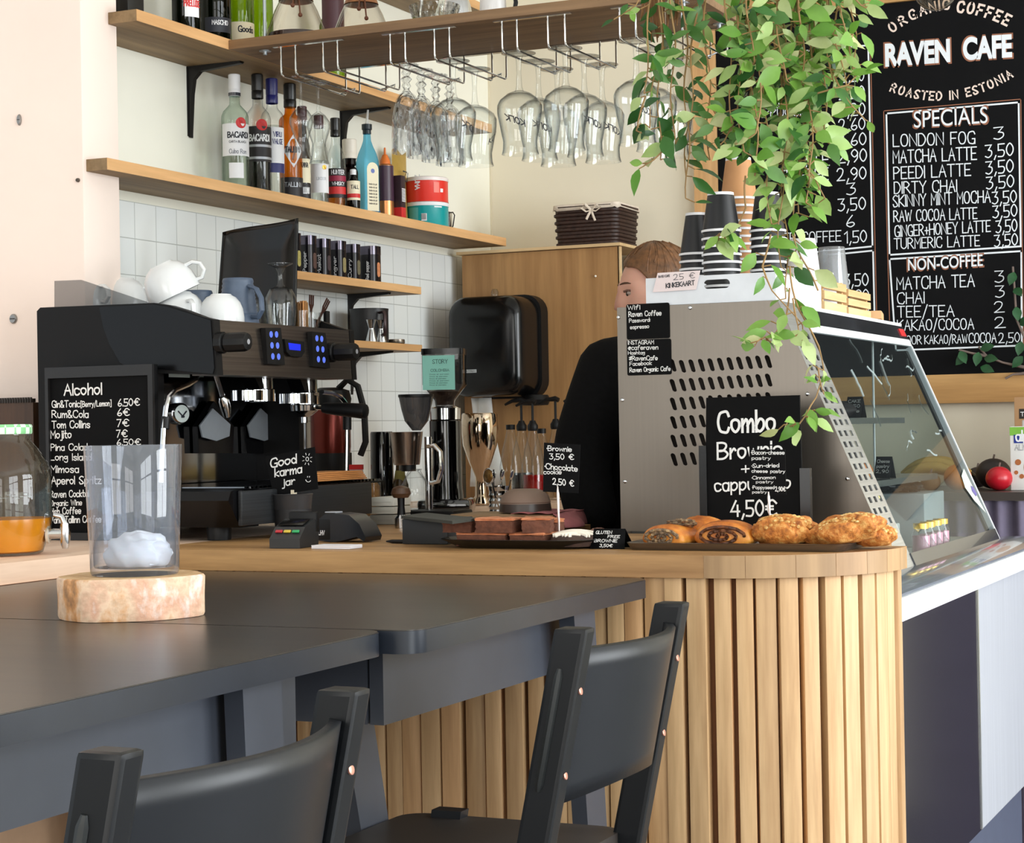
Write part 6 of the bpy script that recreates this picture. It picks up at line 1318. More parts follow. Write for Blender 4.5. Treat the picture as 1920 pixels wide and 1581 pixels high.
b = B(); strip(b, 0.015, 0.075, YS+0.002, YE, 0.004); b.build('fascia', M_fas, dc, ang=0)
b = B(); strip(b, 0.0755, 0.105, YS+0.002, YE, 0.005, 0.001); b.build('white_rail', mat('rail_white', (232, 236, 240), 0.35), dc, ang=0)
b = B(); strip(b, 0.03, 0.062, YE-0.075, YE-0.02, 0.002, 0.0025); bd = b.build('red_badge', mat('badge_red', (214, 44, 48), 0.4), dc, ang=0)
G_pane = glass('case_pane', (238, 243, 242), (170, 184, 184), 0.55, body=0.02, bodycol=(170, 180, 184))
b = B(); b.add([sl(0.105, YS+0.004), sl(0.105, YE-0.012), sl(0.93, YE-0.012), sl(0.93, YS+0.004)], [(0, 1, 2, 3)]); b.build('front_pane', G_pane, dc, ang=0, fix=False)
b = B(); strip(b, 0.105, 1.0, YE-0.012, YE, 0.016, 0.002); b.build('end_rail', mat('end_rail', (214, 218, 222), 0.3), dc, ang=0)
b = B(); strip(b, 0.12, 0.98, YE-0.04, YE-0.013, 0.006, -0.012); b.build('end_seal', mat('seal_black', (26, 26, 28), 0.5), dc, ang=0)
b = B(); strip(b, 0.93, 0.985, YS+0.002, YE-0.012, 0.012, 0.003); b.build('bottom_rail', M_fas, dc, ang=0)
pe = [(XL+0.02, 1.0), (line_x(1.0)-0.006, 1.0), (TR[0]-0.004, TR[1]-0.014), (XL+0.02, TR[1]-0.014)]
b = B(); b.add([(x, YE-0.003, z) for x, z in pe], [(0, 1, 2, 3)]); b.build('end_pane', glass('end_pane_glass', (232, 240, 238), (160, 176, 176), 0.5, body=0.03, bodycol=(150, 160, 164)), dc, ang=0, fix=False)
# ledge, white band and glossy base
XB = -0.832; zl = BRb[1]
YN = 3.592
b = B(); b.prism([(-0.93, 0.985), (-0.868, 0.985), (XB-0.004, 0.968), (XB-0.004, 0.962), (-0.93, 0.962)], 'y', YN, YE+0.1); b.build('glass_ledge', mat('ledge_grey_glass', (128, 136, 144), 0.12, coat=0.5), dc)
B().span((XL, YD+0.035, 0.90), (-0.935, YE, 0.984)).build('deck_box', M_ss, dc)
B().span((XB-0.06, YN, 0.917), (XB, YE+0.1, 0.9615)).build('white_band', mat('band_white', (232, 235, 240), 0.4), dc)
ys = PX(1836, 1300, XB-0.012).y
M_dkp = brushed('dark_reflection_steel', (34, 40, 50), 0.16, 'z', 0.85, 0.5)  # dim room mirrored in stainless, put in as dark tone and streaks
B().span((XB-0.05, YN, 0.37), (XB-0.012, ys, 0.9165)).build('dark_panel', M_dkp, dc)
B().span((XB-0.05, ys+0.001, 0.37), (XB-0.012, YE+0.08, 0.9165)).build('grey_panel', brushed('grey_panel', (186, 190, 200), 0.4, 'z', 0.2, 0.08), dc)
b = B(); b.tube([(XB-0.012, ys-0.002, 0.914), (XB-0.012, ys-0.002, 0.372)], 0.003, 6); b.build('panel_joint', M_chrome, dc)
B().span((XB-0.3, YD+0.04, 0.005), (XB-0.055, YE+0.05, 0.899)).build('plinth', mat('plinth_blue', (84, 92, 112), 0.35), dc)
# inside: back wall, shelves, contents
M_sglass = mat('shelf_smoked', (74, 78, 78), 0.15)
xa = lambda z: line_x(z)
for z, d, nm in ((1.305, 0.05, 'inner_shelf'), (1.163, 0.03, 'inner_shelf')):
    B().span((XL+0.03, 4.14, z-0.014), (xa(z)-d, 4.86, z)).build(nm, M_sglass, dc)
B().span((XL+0.02, 4.12, 0.985), (xa(0.99)-0.03, 5.08, 0.99)).build('inner_floor', mat('case_floor', (196, 198, 196), 0.4), dc)
b = B(); b.tube([(xa(1.5)-0.05, 4.88, 1.52), (xa(1.5)-0.05, 4.88, 1.17)], 0.003, 6); b.build('shelf_upright', mat('upright_white', (220, 226, 226), 0.3), dc)
YI = 4.35
def inside(x, y, Y): return PY(x, y, Y)
# yoghurt jars
g0 = None; M_yog = mat('berry_yoghurt', (206, 150, 172), 0.5); M_ylid = mat('gold_lid', (216, 184, 92), 0.3, 0.6)
def yog(p, lab):
    t = local('yoghurt_jar', p, lab, 'jar', 'berry yoghurt jars in the display case')
    B().lathe([(0, 0.0), (0.019, 0), (0.021, 0.004), (0.021, 0.05), (0.016, 0.058), (0.016, 0.064)], n=20).build('glass', G_clear, t)
    B().lathe([(0, 0.002), (0.0195, 0.003), (0.0195, 0.046), (0, 0.046)], n=18).build('yoghurt', M_yog, t)
    B().lathe([(0.0175, 0.062), (0.0175, 0.074), (0, 0.075)], n=18).build('lid', M_ylid, t); return t
zf = 0.9906
first = None
for k, (dx, dy, w) in enumerate(((0, 0.0, 'nearest'), (0.0, 0.07, 'second'), (0.0, 0.14, 'third'), (0, 0.21, 'farthest'))):
    lab = 'small jar of pink yoghurt on the case floor, %s of the front row' % w; p = (xa(zf)-0.03+dx, 4.32+dy, zf)
    if first is None: first = yog(p, lab)
    else: dup(first, p, lab)
for k in range(2): dup(first, (xa(1.05)-0.112-0.047*k, 4.335+0.01*k, 1.0585), ('gold-lidded yoghurt jar on the white tub, nearer the viewer', 'gold-lidded yoghurt jar on the white tub, farther one')[k])
tag(B().span((xa(1.05)-0.19, 4.30, zf), (xa(1.05)-0.085, 4.335+0.13, 1.058), bev=0.004).build('white_tub', mat('tub_white', (222, 228, 228), 0.5)), 'white tub under the upper pair of yoghurt jars in the case', 'tub')
tag(B().span((xa(1.1)-0.20, 4.62, zf), (xa(1.1)-0.04, 4.85, 1.12), bev=0.004).build('grey_tub', mat('tub_grey', (164, 174, 178), 0.5)), 'grey tub farther back on the display case floor', 'tub')
t = local('dark_cake', (xa(1.305)-0.13, 4.52, 1.3056), 'dark chocolate cake on the upper glass shelf of the case', 'cake'); b = B(); lump(b, (0, 0, 0.018), (0.05, 0.075, 0.022), 21, 0.15); b.build('cake', mat('cake_dark', (36, 28, 26), 0.7, bump=0.5, vs=50), t, ang=180)
def mini(name, p, lab, lines):
    t = local('price_tag', p, lab, 'price card', 'price tags in the display case', -0.35); b = B(); b.add([(-0.022, -0.012, 0), (0.022, -0.012, 0), (0.022, 0, 0.05), (-0.022, 0, 0.05), (-0.022, 0.014, 0), (0.022, 0.014, 0)], [(0, 1, 2, 3), (3, 2, 5, 4)]); b.build('card', M_chalk, t, solid=0.001)
    b = B(); dn = Vector((0, -0.012, -0.05)).normalized()
    for i, s in enumerate(lines): write(b, s, Vector((-0.017, -0.0016, 0.048))+dn*(0.012+0.012*i), (1, 0, 0), -dn, 0.007, 0.0012, 0.034)
    b.build('lettering', M_pen, t, ang=0, fix=False)
mini('price_tag', (xa(1.305)-0.085, 4.5, 1.3056), 'little folded price tag beside the dark cake on the upper case shelf', ('CAKE', '3,50', 'slice'))
mini('price_tag', (xa(1.163)-0.06, 4.42, 1.1636), 'little folded price tag on the lower glass shelf of the case', ('Cheese', 'pastry', '2,90'))
t = local('golden_pastry', (xa(1.305)-0.16, 4.28, 1.3056), 'golden pastry behind the perforated strip on the upper case shelf', 'pastry'); b = B(); lump(b, (0, 0, 0.024), (0.03, 0.04, 0.026), 22, 0.12); b.build('pastry', M_crust, t, ang=180)
t = local('golden_pastry', (xa(1.163)-0.09, 4.3, 1.1636), 'golden pastry next to the price tag on the lower case shelf', 'pastry'); b = B(); lump(b, (0, 0, 0.02), (0.03, 0.045, 0.022), 23, 0.12); b.build('pastry', M_crust, t, ang=180)
t = local('cling_wrap', (xa(1.1)-0.12, 4.72, 1.1206), 'dark crumpled wrap lying on the grey tub in the case', 'wrap'); b = B(); lump(b, (0, 0, 0.014), (0.05, 0.05, 0.016), 24, 0.35); b.build('wrap', mat('wrap_dark', (30, 32, 34), 0.25), t, ang=30)
# faint white wavy strokes on the pane
b = B(); rs = random.Random(55)
for i in range(18):
    t_, y_ = (rs.uniform(0.13, 0.36), rs.uniform(YS+0.12, YE-0.1)) if i < 14 else (rs.uniform(0.4, 0.6), rs.uniform(4.6, YE-0.1)); a = rs.uniform(0, 6); pts = []
    for k in range(7): a += rs.uniform(-0.9, 0.9); t_ += 0.018*math.sin(a); y_ += 0.016*math.cos(a); pts.append(sl(min(0.9, max(0.115, t_)), min(YE-0.05, max(YS+0.02, y_)), 0.0015))
    b.tube(pts, 0.0022, 4, flat=0.3)
b.build('pane_strokes', glass('stroke_white', (225, 232, 232), (220, 226, 226), 0.2, body=0.35, bodycol=(200, 212, 212)), dc)
# sticker on the pane
b = B(); q = [sl(t_, y_, 0.003) for t_, y_ in ((0.69, YE-0.13), (0.66, YE-0.06), (0.80, YE-0.05), (0.86, YE-0.035), (0.80, YE-0.11), (0.74, YE-0.15))]; b.add(q, [list(range(6))]); st = b.build('leaf_sticker', mat('sticker_pale', (206, 216, 206), 0.5), dc, ang=0)
b = B(); q = [sl(t_, y_, 0.0038) for t_, y_ in ((0.735, YE-0.075), (0.745, YE-0.05), (0.775, YE-0.045), (0.785, YE-0.07), (0.76, YE-0.09))]; b.add(q, [list(range(5))]); b.build('sticker_mark', mat('sticker_violet', (100, 92, 160), 0.5), st, ang=0)
# wifi and instagram notices on the steel side
def notice(lab, x0, y0, x1, y1, lines):
    Y = YD-0.0028; a, c = PY(x0, y0, Y), PY(x1, y1, Y); t = thing('wall_notice', ((a.x+c.x)/2, Y, c.z), lab, 'notice', 'chalk notices on the display case')
    B().prism(sq(a.x, c.x, c.z, a.z, 0.004, 3), 'y', Y, Y+0.0012).build('card', M_chalk, t); b = B()
    for s, xa_, ya, xb, yb, h in lines: wpx(b, s, xa_, ya, xb, yb, h, ('y', Y-0.0002), 0.16, 0.0005)
    b.build('lettering', M_pen, t, ang=0, fix=False)
notice('upper black notice with the wifi password on the steel side panel', 1174, 571, 1256, 634, (('Wifi', 1177, 581, 1200, 580, 8), ('Raven Coffee', 1179, 594, 1240, 591, 9), ('Password:', 1180, 605, 1219, 603, 7), ('espresso', 1182, 617, 1217, 615, 7)))
notice('lower black notice with social media names on the steel side panel', 1175, 638, 1259, 702, (('INSTAGRAM', 1178, 646, 1226, 645, 7), ('@caferaven', 1178, 656, 1234, 655, 8), ('Hashtag', 1178, 665, 1209, 664, 6), ('#RavenCafe', 1180, 676, 1233, 675, 8), ('Facebook', 1181, 686, 1222, 684, 7), ('Raven Organic Cafe', 1181, 698, 1257, 695, 8)))

# ---------------------------------------------------------------- on top of the case: tray, cups, crate
zr = TR[1]+0.0006
a, c = PY(1211, 519, YD+0.004), PY(1460, 505, YD+0.004)
x0, x1, ztp = a.x, TR[0]-0.004, a.z-0.004
bx = thing('cup_box', ((x0+x1)/2, YD+0.2, zr), 'white box with a hand slot on the display case, cup stacks inside', 'box')
sA, sB = PY(1318, 527, YD).x, PY(1368, 538, YD).x; sz0, sz1 = PY(1340, 541, YD).z, PY(1340, 524, YD).z
b = B(); hole = [((sA+0.006 if abs(u-sA) < 1e-9 else u), w) for u, w in sq(sA, sB, sz0, sz1, (sz1-sz0)*0.49, 5)]
slotted(b, [(x0, zr), (x1, zr), (x1, ztp), (x0, ztp)], [hole], YD+0.004)
M_box = mat('box_white', (226, 230, 236), 0.45)
b.build('front_panel', M_box, bx, ang=0, fix=False, solid=0.003)
B().span((x0, YD+0.36, zr), (x1, YD+0.364, ztp)).build('back_panel', M_box, bx)
B().span((x0, YD+0.008, zr), (x0+0.004, YD+0.356, ztp)).build('end_panel', M_box, bx); B().span((x1-0.004, YD+0.008, zr), (x1, YD+0.356, ztp)).build('end_panel', M_box, bx)
B().span((x0+0.005, YD+0.008, zr), (x1-0.005, YD+0.356, zr+0.003)).build('floor_panel', M_box, bx)
zc_ = zr+0.0036
M_cupk = mat('cup_black', (24, 24, 27), 0.4); M_cupb = mat('cup_kraft', (186, 134, 86), 0.6, var=0.06, vs=20); M_cupw = mat('cup_white', (240, 240, 242), 0.4)
def cupstack(x, ytop, wtop, wbot, m, Y, lab, kind='paper_cup', gap=0.0175, hc=0.095):
    """upturned paper cups nested in a stack: each shows its rim, the top one its whole body"""
    p = PY(x, ytop, Y); D = (p-EYE).dot(FW); k = D/FOC; rb, rt = wbot/2*k, wtop/2*k; n = max(2, round((p.z-zc_-hc)/gap)+1); h = p.z-zc_-gap*(n-1); first = None
    for i in range(n):
        lab2 = (lab % ('whole cup on top of' if i == n-1 else 'rim %s in' % ['lowest', 'second', 'third', 'fourth', 'fifth', 'sixth', 'seventh', 'eighth', 'ninth', 'tenth', 'eleventh', 'twelfth', 'thirteenth', 'fourteenth', 'fifteenth', 'sixteenth'][i]))
        loc = (p.x, Y, zc_+0.0+i*gap)
        if first is None:
            t = local(kind, loc, lab2, 'cup', lab.replace('%s ', '')); first = t
            B().lathe([(rb*0.955, 0.003), (rt, h-0.006), (rt*0.97, h-0.006), (rt*0.955, h-0.009), (0, h-0.009)], n=28).build('body', m, t)
            B().lathe([(rb*0.96, 0.0055), (rb*1.015, 0.005), (rb*1.02, 0.0025), (rb*1.0, 0.0), (rb*0.95, 0.0005)], n=28).build('rim', M_cupw, t)
            B().lathe([(rt*0.97, h-0.0065), (rt*1.0, h-0.0062), (rt*0.985, h), (rt*0.95, h), (rt*0.95, h-0.008)], n=28).build('foot_band', M_cupw, t)
        else: dup(first, loc, lab2)
    return first
cupstack(1351, 362, 50, 74, M_cupk, YD+0.10, '%s the front stack of glossy black cups')
cupstack(1305, 400, 40, 66, M_cupk, YD+0.24, '%s the short matt black stack behind at the left')
cupstack(1384, 297, 48, 72, M_cupb, YD+0.26, '%s the tall kraft brown stack')
cupstack(1438, 362, 46, 68, M_cupk, YD+0.16, '%s the black stack right of the kraft cups')
# gift card over the box front
q = [PY(x, y, YD-0.002) for x, y in ((1233, 512), (1313, 507), (1305, 543), (1224, 548))]
t = thing('gift_card', (q[3].x+0.03, YD-0.002, q[3].z), 'pink gift card reading KINKEKAART leaning on the white cup box', 'card')
b = B(); b.prism([(p.x, p.z) for p in q], 'y', YD-0.002, YD-0.0008); b.build('card', mat('card_pink', (238, 222, 222), 0.5), t); b = B()
wpx(b, 'KINKEKAART', 1249, 540, 1302, 534, 8, ('y', YD-0.0021), 0.2, 0.0004); wpx(b, '25 €', 1263, 525, 1303, 521, 10, ('y', YD-0.0021), 0.09, 0.0004); wpx(b, 'RAVEN CAFE', 1235, 521, 1256, 519, 4, ('y', YD-0.0021), 0.2, 0.0004)
b.build('lettering', M_ink, t, ang=0, fix=False)
# pine crates with clear cups on the roof, farther along
M_crate = wood('crate_pine', (214, 166, 110), (242, 206, 154), 'y', 1.0, 0.6)
def crate(x0, x1, y0, y1, z0, h, lab, gp='little pine crates on the display case'):
    t = thing('pine_crate', ((x0+x1)/2, (y0+y1)/2, z0), lab, 'crate', gp); n = 3; s = h/n
    for i in range(n):
        b = B(); za, zb = z0+0.0005+i*s, z0+(i+1)*s-s*0.22
        b.span((x0, y0, za), (x1, y0+0.006, zb)).span((x0, y1-0.006, za), (x1, y1, zb)).span((x0, y0+0.0061, za), (x0+0.006, y1-0.0061, zb)).span((x1-0.006, y0+0.0061, za), (x1, y1-0.0061, zb)); b.build('slat_ring', M_crate, t)
    for u, w in ((x0+0.012, y0+0.012), (x1-0.012, y0+0.012), (x0+0.012, y1-0.012), (x1-0.012, y1-0.012)): B().span((u-0.005, w-0.005, z0+0.001), (u+0.005, w+0.005, z0+h*0.98)).build('corner_post', M_crate, t)
    return t
cy = PX(1470, 560, TR[0]-0.06).y
crate(TR[0]-0.15, TR[0]-0.006, YD+0.40, YD+0.60, zr, 0.075, 'little pine crate of white cups nearest the cup box')
crate(TR[0]-0.15, TR[0]-0.006, YD+0.62, YD+0.84, zr, 0.065, 'little pine crate of clear plastic cups on the case')
G_plas = glass('plastic_cup', (238, 240, 242), (190, 194, 198), 0.9, body=0.12)
def stack2(kind, loc, n, r0, r1, h, gap, m, lab, grp):
    first = None
    for i in range(n):
        lab2 = lab % ('top cup' if i == n-1 else 'cup %s from below' % ['first', 'second', 'third', 'fourth', 'fifth', 'sixth', 'seventh', 'eighth'][i]); l = (loc[0], loc[1], loc[2]+i*gap)
        if first is None:
            t = local(kind, l, lab2, 'cup', grp); first = t
            B().lathe([(r1*1.04, 0.001), (r1*1.05, 0.004), (r1, 0.005), (r0, h), (0, h)], n=26).build('body', m, t)
        else: dup(first, l, lab2)
stack2('plastic_cup', (TR[0]-0.075, YD+0.73, zr+0.004), 7, 0.032, 0.042, 0.11, 0.010, G_plas, 'clear plastic cup in the tall stack on the case, %s', 'clear plastic cup stack')
stack2('paper_cup', (TR[0]-0.075, YD+0.47, zr+0.004), 8, 0.03, 0.04, 0.095, 0.0105, M_cupw, 'white cup in the stack behind the hanging plant, %s', 'white cup stack on the case')
stack2('paper_cup', (TR[0]-0.045, YD+0.545, zr+0.004), 4, 0.022, 0.03, 0.06, 0.0105, M_cupw, 'small white cup in the short stack in the pine crate, %s', 'small white cup stack')
p = PX(1622, 585, TR[0]-0.02); tag(B().box((TR[0]-0.035, YD+0.98, zr+0.012), (0.05, 0.14, 0.022), rz=0.2, bev=0.004).build('paper_packet', mat('kraft_packet', (216, 170, 122), 0.7)), 'kraft paper packet lying at the far end of the case roof', 'packet')
# ================================================================ menu wall
YM = 6.335
M_board = mat('menu_black', (13, 13, 15), 0.7, var=0.15, vs=4, spec=0.12)
M_chw = mat('menu_white', (232, 238, 244), 0.7, var=0.05); M_cop = mat('menu_copper', (150, 96, 70), 0.6)
M_fr = wood('menu_frame_pine', (196, 146, 92), (228, 184, 130), 'z', 0.7, 0.55, knots=0.5)
M_frx = wood('menu_frame_pine_rail', (170, 124, 70), (206, 162, 104), 'x', 0.7, 0.55, knots=0.4)
mb = thing('menu_board', (-1.4, 6.34, 1.44), 'large black menu chalkboard in a pine frame with the cafe name on the rear wall', 'chalkboard')
xl, xr, zb_, ztop = PY(1346, 300, YM).x, -0.55, PY(1740, 703, YM).z, PY(1700, 3, YM).z
B().span((xl, YM, zb_), (xr, YM+0.012, ztop+0.0)).build('board', M_board, mb)
px_ = PY(1301, 300, YM-0.01).x
B().span((px_, YM-0.012, 1.0), (xl-0.001, YM+0.02, 2.9)).build('frame_post', M_fr, mb)
B().span((xl, YM-0.012, ztop+0.001), (xr, YM+0.02, ztop+0.12)).build('frame_rail', M_frx, mb)
B().span((xl, YM-0.012, PY(1740, 757, YM-0.01).z), (xr, YM+0.02, zb_-0.001)).build('frame_rail', M_frx, mb)
pl = ('y', YM)
def frame_line(b, pts, w):
    q = [PY(x, y, YM) for x, y in pts]
    for a, c in zip(q, q[1:]):
        d = (c-a).normalized(); n = Vector((-d.z, 0, d.x))*w/2; e = d*w/2; o = Vector((0, -0.0006, 0))
        b.add([a-e+n+o, c+e+n+o, c+e-n+o, a-e-n+o], [(0, 1, 2, 3)])
bw = B(); bc = B()
for pts in (((1662, 213), (1910, 192), (1914, 462), (1668, 478), (1662, 213)), ((1668, 486), (1915, 471), (1916, 648), (1680, 657), (1668, 486)), ((1390, 106), (1628, 85), (1636, 462), (1400, 486)), ((1400, 494), (1637, 470), (1641, 640))): frame_line(bw, pts, 0.0055)
for pts in (((1657, 208), (1914, 186), (1919, 655)), ((1657, 208), (1668, 600)), ((1632, 80), (1645, 640))): frame_line(bc, pts, 0.003)
T = []
for s, x0, y0, x1, y1, h in (('LONDON FOG', 1675, 275, 1828, 269, 24), ('3', 1864, 262, 1882, 260, 24), ('MATCHA LATTE', 1675, 306, 1831, 299, 25), ('3,50', 1848, 296, 1900, 291, 25), ('PEEDI LATTE', 1676, 336, 1820, 329, 24), ('3,50', 1849, 327, 1900, 322, 25), ('DIRTY CHAI', 1677, 363, 1794, 359, 23), ('3,50', 1850, 355, 1901, 350, 24), ('SKINNY MINT MOCHA', 1675, 388, 1857, 379, 23), ('3,50', 1861, 383, 1906, 379, 24), ('RAW COCOA LATTE', 1676, 416, 1832, 410, 22), ('3,50', 1862, 409, 1907, 405, 24), ('GINGER+HONEY LATTE', 1678, 444, 1857, 434, 22), ('3,50', 1868, 437, 1907, 433, 24), ('TURMERIC LATTE', 1677, 467, 1837, 461, 21), ('3,50', 1865, 463, 1908, 459, 23),
    ('MATCHA TEA', 1682, 543, 1827, 537, 24), ('3', 1866, 530, 1882, 529, 23), ('CHAI', 1683, 570, 1733, 568, 22), ('3', 1867, 558, 1883, 557, 23), ('TEE/TEA', 1683, 595, 1789, 593, 22), ('2', 1865, 586, 1883, 585, 21), ('KAKAO/COCOA', 1683, 620, 1826, 617, 21), ('2', 1866, 615, 1885, 614, 21), ('TOOR', 1690, 646, 1728, 645, 17), ('KAKAO/RAW', 1734, 645, 1814, 643, 17), ('COCOA', 1817, 643, 1868, 642, 19), ('2,50', 1873, 643, 1912, 641, 19),
    ('2,20', 1577, 155, 1620, 151, 22), ('2,20', 1574, 187, 1621, 183, 24), ('2,20', 1574, 219, 1622, 215, 24), ('2,60', 1573, 246, 1622, 242, 23), ('2,60', 1571, 275, 1624, 271, 24), ('2,90', 1571, 306, 1625, 302, 25), ('2,90', 1570, 339, 1624, 335, 24), ('3', 1588, 366, 1604, 364, 23), ('3,50', 1572, 396, 1623, 392, 24), ('6', 1588, 426, 1602, 425, 23), ('1,50', 1584, 456, 1625, 453, 23), ('3,50', 1583, 537, 1628, 535, 24), ('1,80', 1590, 565, 1629, 563, 22), ('1,80', 1594, 590, 1629, 588, 20),
    ('AMERICANO', 1404, 205, 1520, 198, 20), ('CAPPUCCINO', 1404, 222, 1530, 215, 18), ('LATTE', 1470, 315, 1555, 310, 24), ('TOFFEE', 1470, 342, 1553, 337, 24), ('FILTER COFFEE', 1430, 459, 1577, 452, 21), ('COFFEE', 1420, 180, 1520, 174, 20)):
    wpx(bw, s, x0, y0, x1, y1, h*0.92, pl, 0.095)
bw.build('menu_lettering', M_chw, mb, ang=0, fix=False)
bc.build('copper_lines', M_cop, mb, ang=0, fix=False)
# bold headings with a copper edge
def heading(s, x0, y0, x1, y1, h, w):
    for m, k, o, nm in ((M_cop, w*1.75, 0.0010, 'heading_outline'), (M_chw, w, 0.0016, 'heading')):
        g = 2.8 if m is M_cop else 0.0; bold(s, x0-g, y0+g, x1+g, y1+g, h+2*g, YM, o, nm, m, mb, w)
heading('RAVEN', 1660, 126, 1782, 117, 44, 0.045); heading('CAFE', 1806, 114, 1898, 108, 44, 0.045)
heading('SPECIALS', 1714, 240, 1852, 231, 31, 0.0); heading('NON-COFFEE', 1703, 508, 1843, 499, 22, 0.012)
b = B()
def arc_text(s, x0, x1, fy, h, w):
    """letters set along a shallow arc given in photo pixels: fy(x) is the baseline"""
    lines = [_strokes(c) for c in s]; n = len(s); W = [max([q[0] for t in st for q in t], default=0.35) for st in lines]; tot = sum(W)+0.3*(n-1); u = 0.0
    for st, cw_ in zip(lines, W):
        xc = x0+(x1-x0)*(u+cw_/2)/tot; dx = 6.0; a, c = PY(xc-dx, fy(xc-dx), YM), PY(xc+dx, fy(xc+dx), YM); m = (a+c)/2; d = (c-a).normalized(); up = Vector((-d.z, 0, d.x)); sz = h*(m-EYE).dot(FW)/FOC; kx = (x1-x0)/tot/h*sz*0.92
        if st: ribbons(b, [[((q[0]-cw_/2)*kx, q[1]*sz) for q in t] for t in st], sz*w, lambda uu, vv: m+d*uu+up*vv+Vector((0, -0.0008, 0)))
        u += cw_+0.3
M_blush = mat('menu_blush', (236, 216, 204), 0.7)
b = B(); arc_text('ORGANIC', 1672, 1780, lambda x: 62-0.0035*(1790-x)*0-46*(1-((1790-x)/118)**2)+0.0, 17, 0.2); b.build('lettering', M_blush, mb, ang=0, fix=False)
b = B(); arc_text('COFFEE', 1794, 1888, lambda x: 22+0.0028*(x-1790)**2*0.9+0.02*(x-1790), 19, 0.22); b.build('lettering', M_blush, mb, ang=0, fix=False)
b = B(); arc_text('ROASTED IN ESTONIA', 1668, 1900, lambda x: 186-((x-1785)/117)**2*30-0.12*(x-1785), 15, 0.2); b.build('lettering', M_blush, mb, ang=0, fix=False)

# artificial branch pinned over the board's lower right corner
M_leafd = mat('dark_leaf', (24, 74, 36), 0.45, var=0.3, vs=30); M_twig = mat('twig_grey', (116, 100, 92), 0.8, var=0.2)
br = thing('leafy_branch', (-0.95, 6.3, 1.55), 'twiggy branch with dark green leaves across the menu board corner', 'branch')
b = B(); YB2 = 6.31
tw = [((1925, 690), (1880, 680), (1850, 668), (1835, 650)), ((1850, 668), (1820, 662), (1798, 656)), ((1925, 700), (1900, 702), (1885, 710)), ((1925, 640), (1906, 600), (1902, 540), (1899, 500)), ((1906, 600), (1912, 590))]
for q in tw: b.tube([PY(x, y, YB2) for x, y in q], [0.006]+[0.0035]*(len(q)-1), 6)
b.build('twigs', M_twig, br)
def leaf(b, p, d, n, L, W, bend=0.15):
    d = d.normalized(); s = d.cross(n).normalized(); n = s.cross(d).normalized(); vs = []; R = [(0, 0.0), (0.12, 0.45), (0.32, 0.95), (0.52, 1.0), (0.75, 0.66), (0.92, 0.2), (1.0, 0.0)]
    for f, w in R:
        c = p+d*(L*f)-n*(bend*L*f*f); vs += [c-s*(W/2*w)+n*(W*0.10*w), c, c+s*(W/2*w)+n*(W*0.10*w)]
    b.add(vs, [q for i in range(len(R)-1) for q in ((3*i, 3*i+1, 3*i+4, 3*i+3), (3*i+1, 3*i+2, 3*i+5, 3*i+4))])
b = B(); rs = random.Random(2)
for x, y in ((1838, 655), (1812, 664), (1845, 672), (1800, 658), (1903, 540), (1905, 575), (1902, 510), (1912, 610), (1838, 688), (1915, 640), (1918, 668), (1835, 660)):
    p = PY(x, y, YB2-0.005); leaf(b, p, Vector((rs.uniform(-1, 1), -0.3, rs.uniform(-1, 0.3))), Vector((0.2, -1, 0.3)), 0.05, 0.03)
b.build('leaves', M_leafd, br, ang=180, fix=False)
# glass bulb hanging in front of the board
p = PD(1755, 0, 4.6); t = thing('pendant_bulb', (p.x, p.y, p.z), 'large clear glass bulb hanging at the top edge in front of the menu board', 'lamp')
r = 42*4.6/FOC; b = B(); cz = p.z+r*0.52; b.ell((p.x, p.y, cz), (r, r, r), 28, 18); b.build('globe', glass('bulb_glass', (238, 232, 222), (120, 112, 104), 1.3), t)
B().tube([(p.x, p.y, cz+r*0.95), (p.x, p.y, cz+r*1.5)], 0.016, 14).build('socket', M_mblk, t); B().tube([(p.x, p.y, cz+r*1.5), (p.x, p.y, 3.4)], 0.003, 6).build('cord', M_mblk, t)
b = B(); b.tube([(p.x+0.4*r*math.cos(a*2), p.y+0.4*r*math.sin(a*2), cz-r*0.3+r*0.5*abs(math.sin(a*3))) for a in [0.15*i for i in range(24)]], 0.0012, 5); b.build('filament', mat('filament', (214, 180, 130), 0.4, 0.6), t)
# fruit counter under the menu
FYB = 5.95; zf2 = PY(1900, 920, FYB-0.1).z
fc = thing('fruit_counter', (-1.1, 6.1, 0), 'counter with a dark pleated skirt under the menu board, carrying fruit', 'counter')
B().span((-1.75, 5.72, zf2-0.025), (-0.3, 6.33, zf2)).build('countertop', mat('fruit_top', (66, 58, 54), 0.4), fc)
M_skirt = mat('plum_skirt', (112, 104, 124), 0.9, var=0.12, vs=18); b = B(); b.grid(lambda u, v: (-1.75+1.45*u, 5.735+0.01*math.sin(u*150)+0.004*math.sin(u*67), (zf2-0.026)*v+0.01*(1-v)), 260, 3); b.build('skirt', M_skirt, fc, fix=False)
zf3 = zf2+0.0008
def fruit(kind, x, y, Y, r, m, lab, sc=(1, 1, 0.9), stem=True, cat='fruit'):
    p = PY(x, y, Y); t = local(kind, (p.x, Y, zf3), lab, cat); b = B(); b.ell((0, 0, r*sc[2]), (r*sc[0], r*sc[1], r*sc[2]), 24, 14); b.build('flesh', m, t)
    if stem: B().tube([(0, 0, 2*r*sc[2]-0.004), (0.004, 0, 2*r*sc[2]+0.012)], 0.003, 6).build('stem', M_twig, t)
fruit('orange', 1796, 900, 5.86, 0.042, mat('orange_peel', (222, 128, 36), 0.5, bump=0.3, vs=120), 'orange in front of the bananas behind the case glass', (1, 1, 0.95))
fruit('pomegranate', 1873, 888, 5.84, 0.040, mat('pomegranate_red', (186, 24, 40), 0.3), 'glossy red pomegranate next to the almond drink carton')
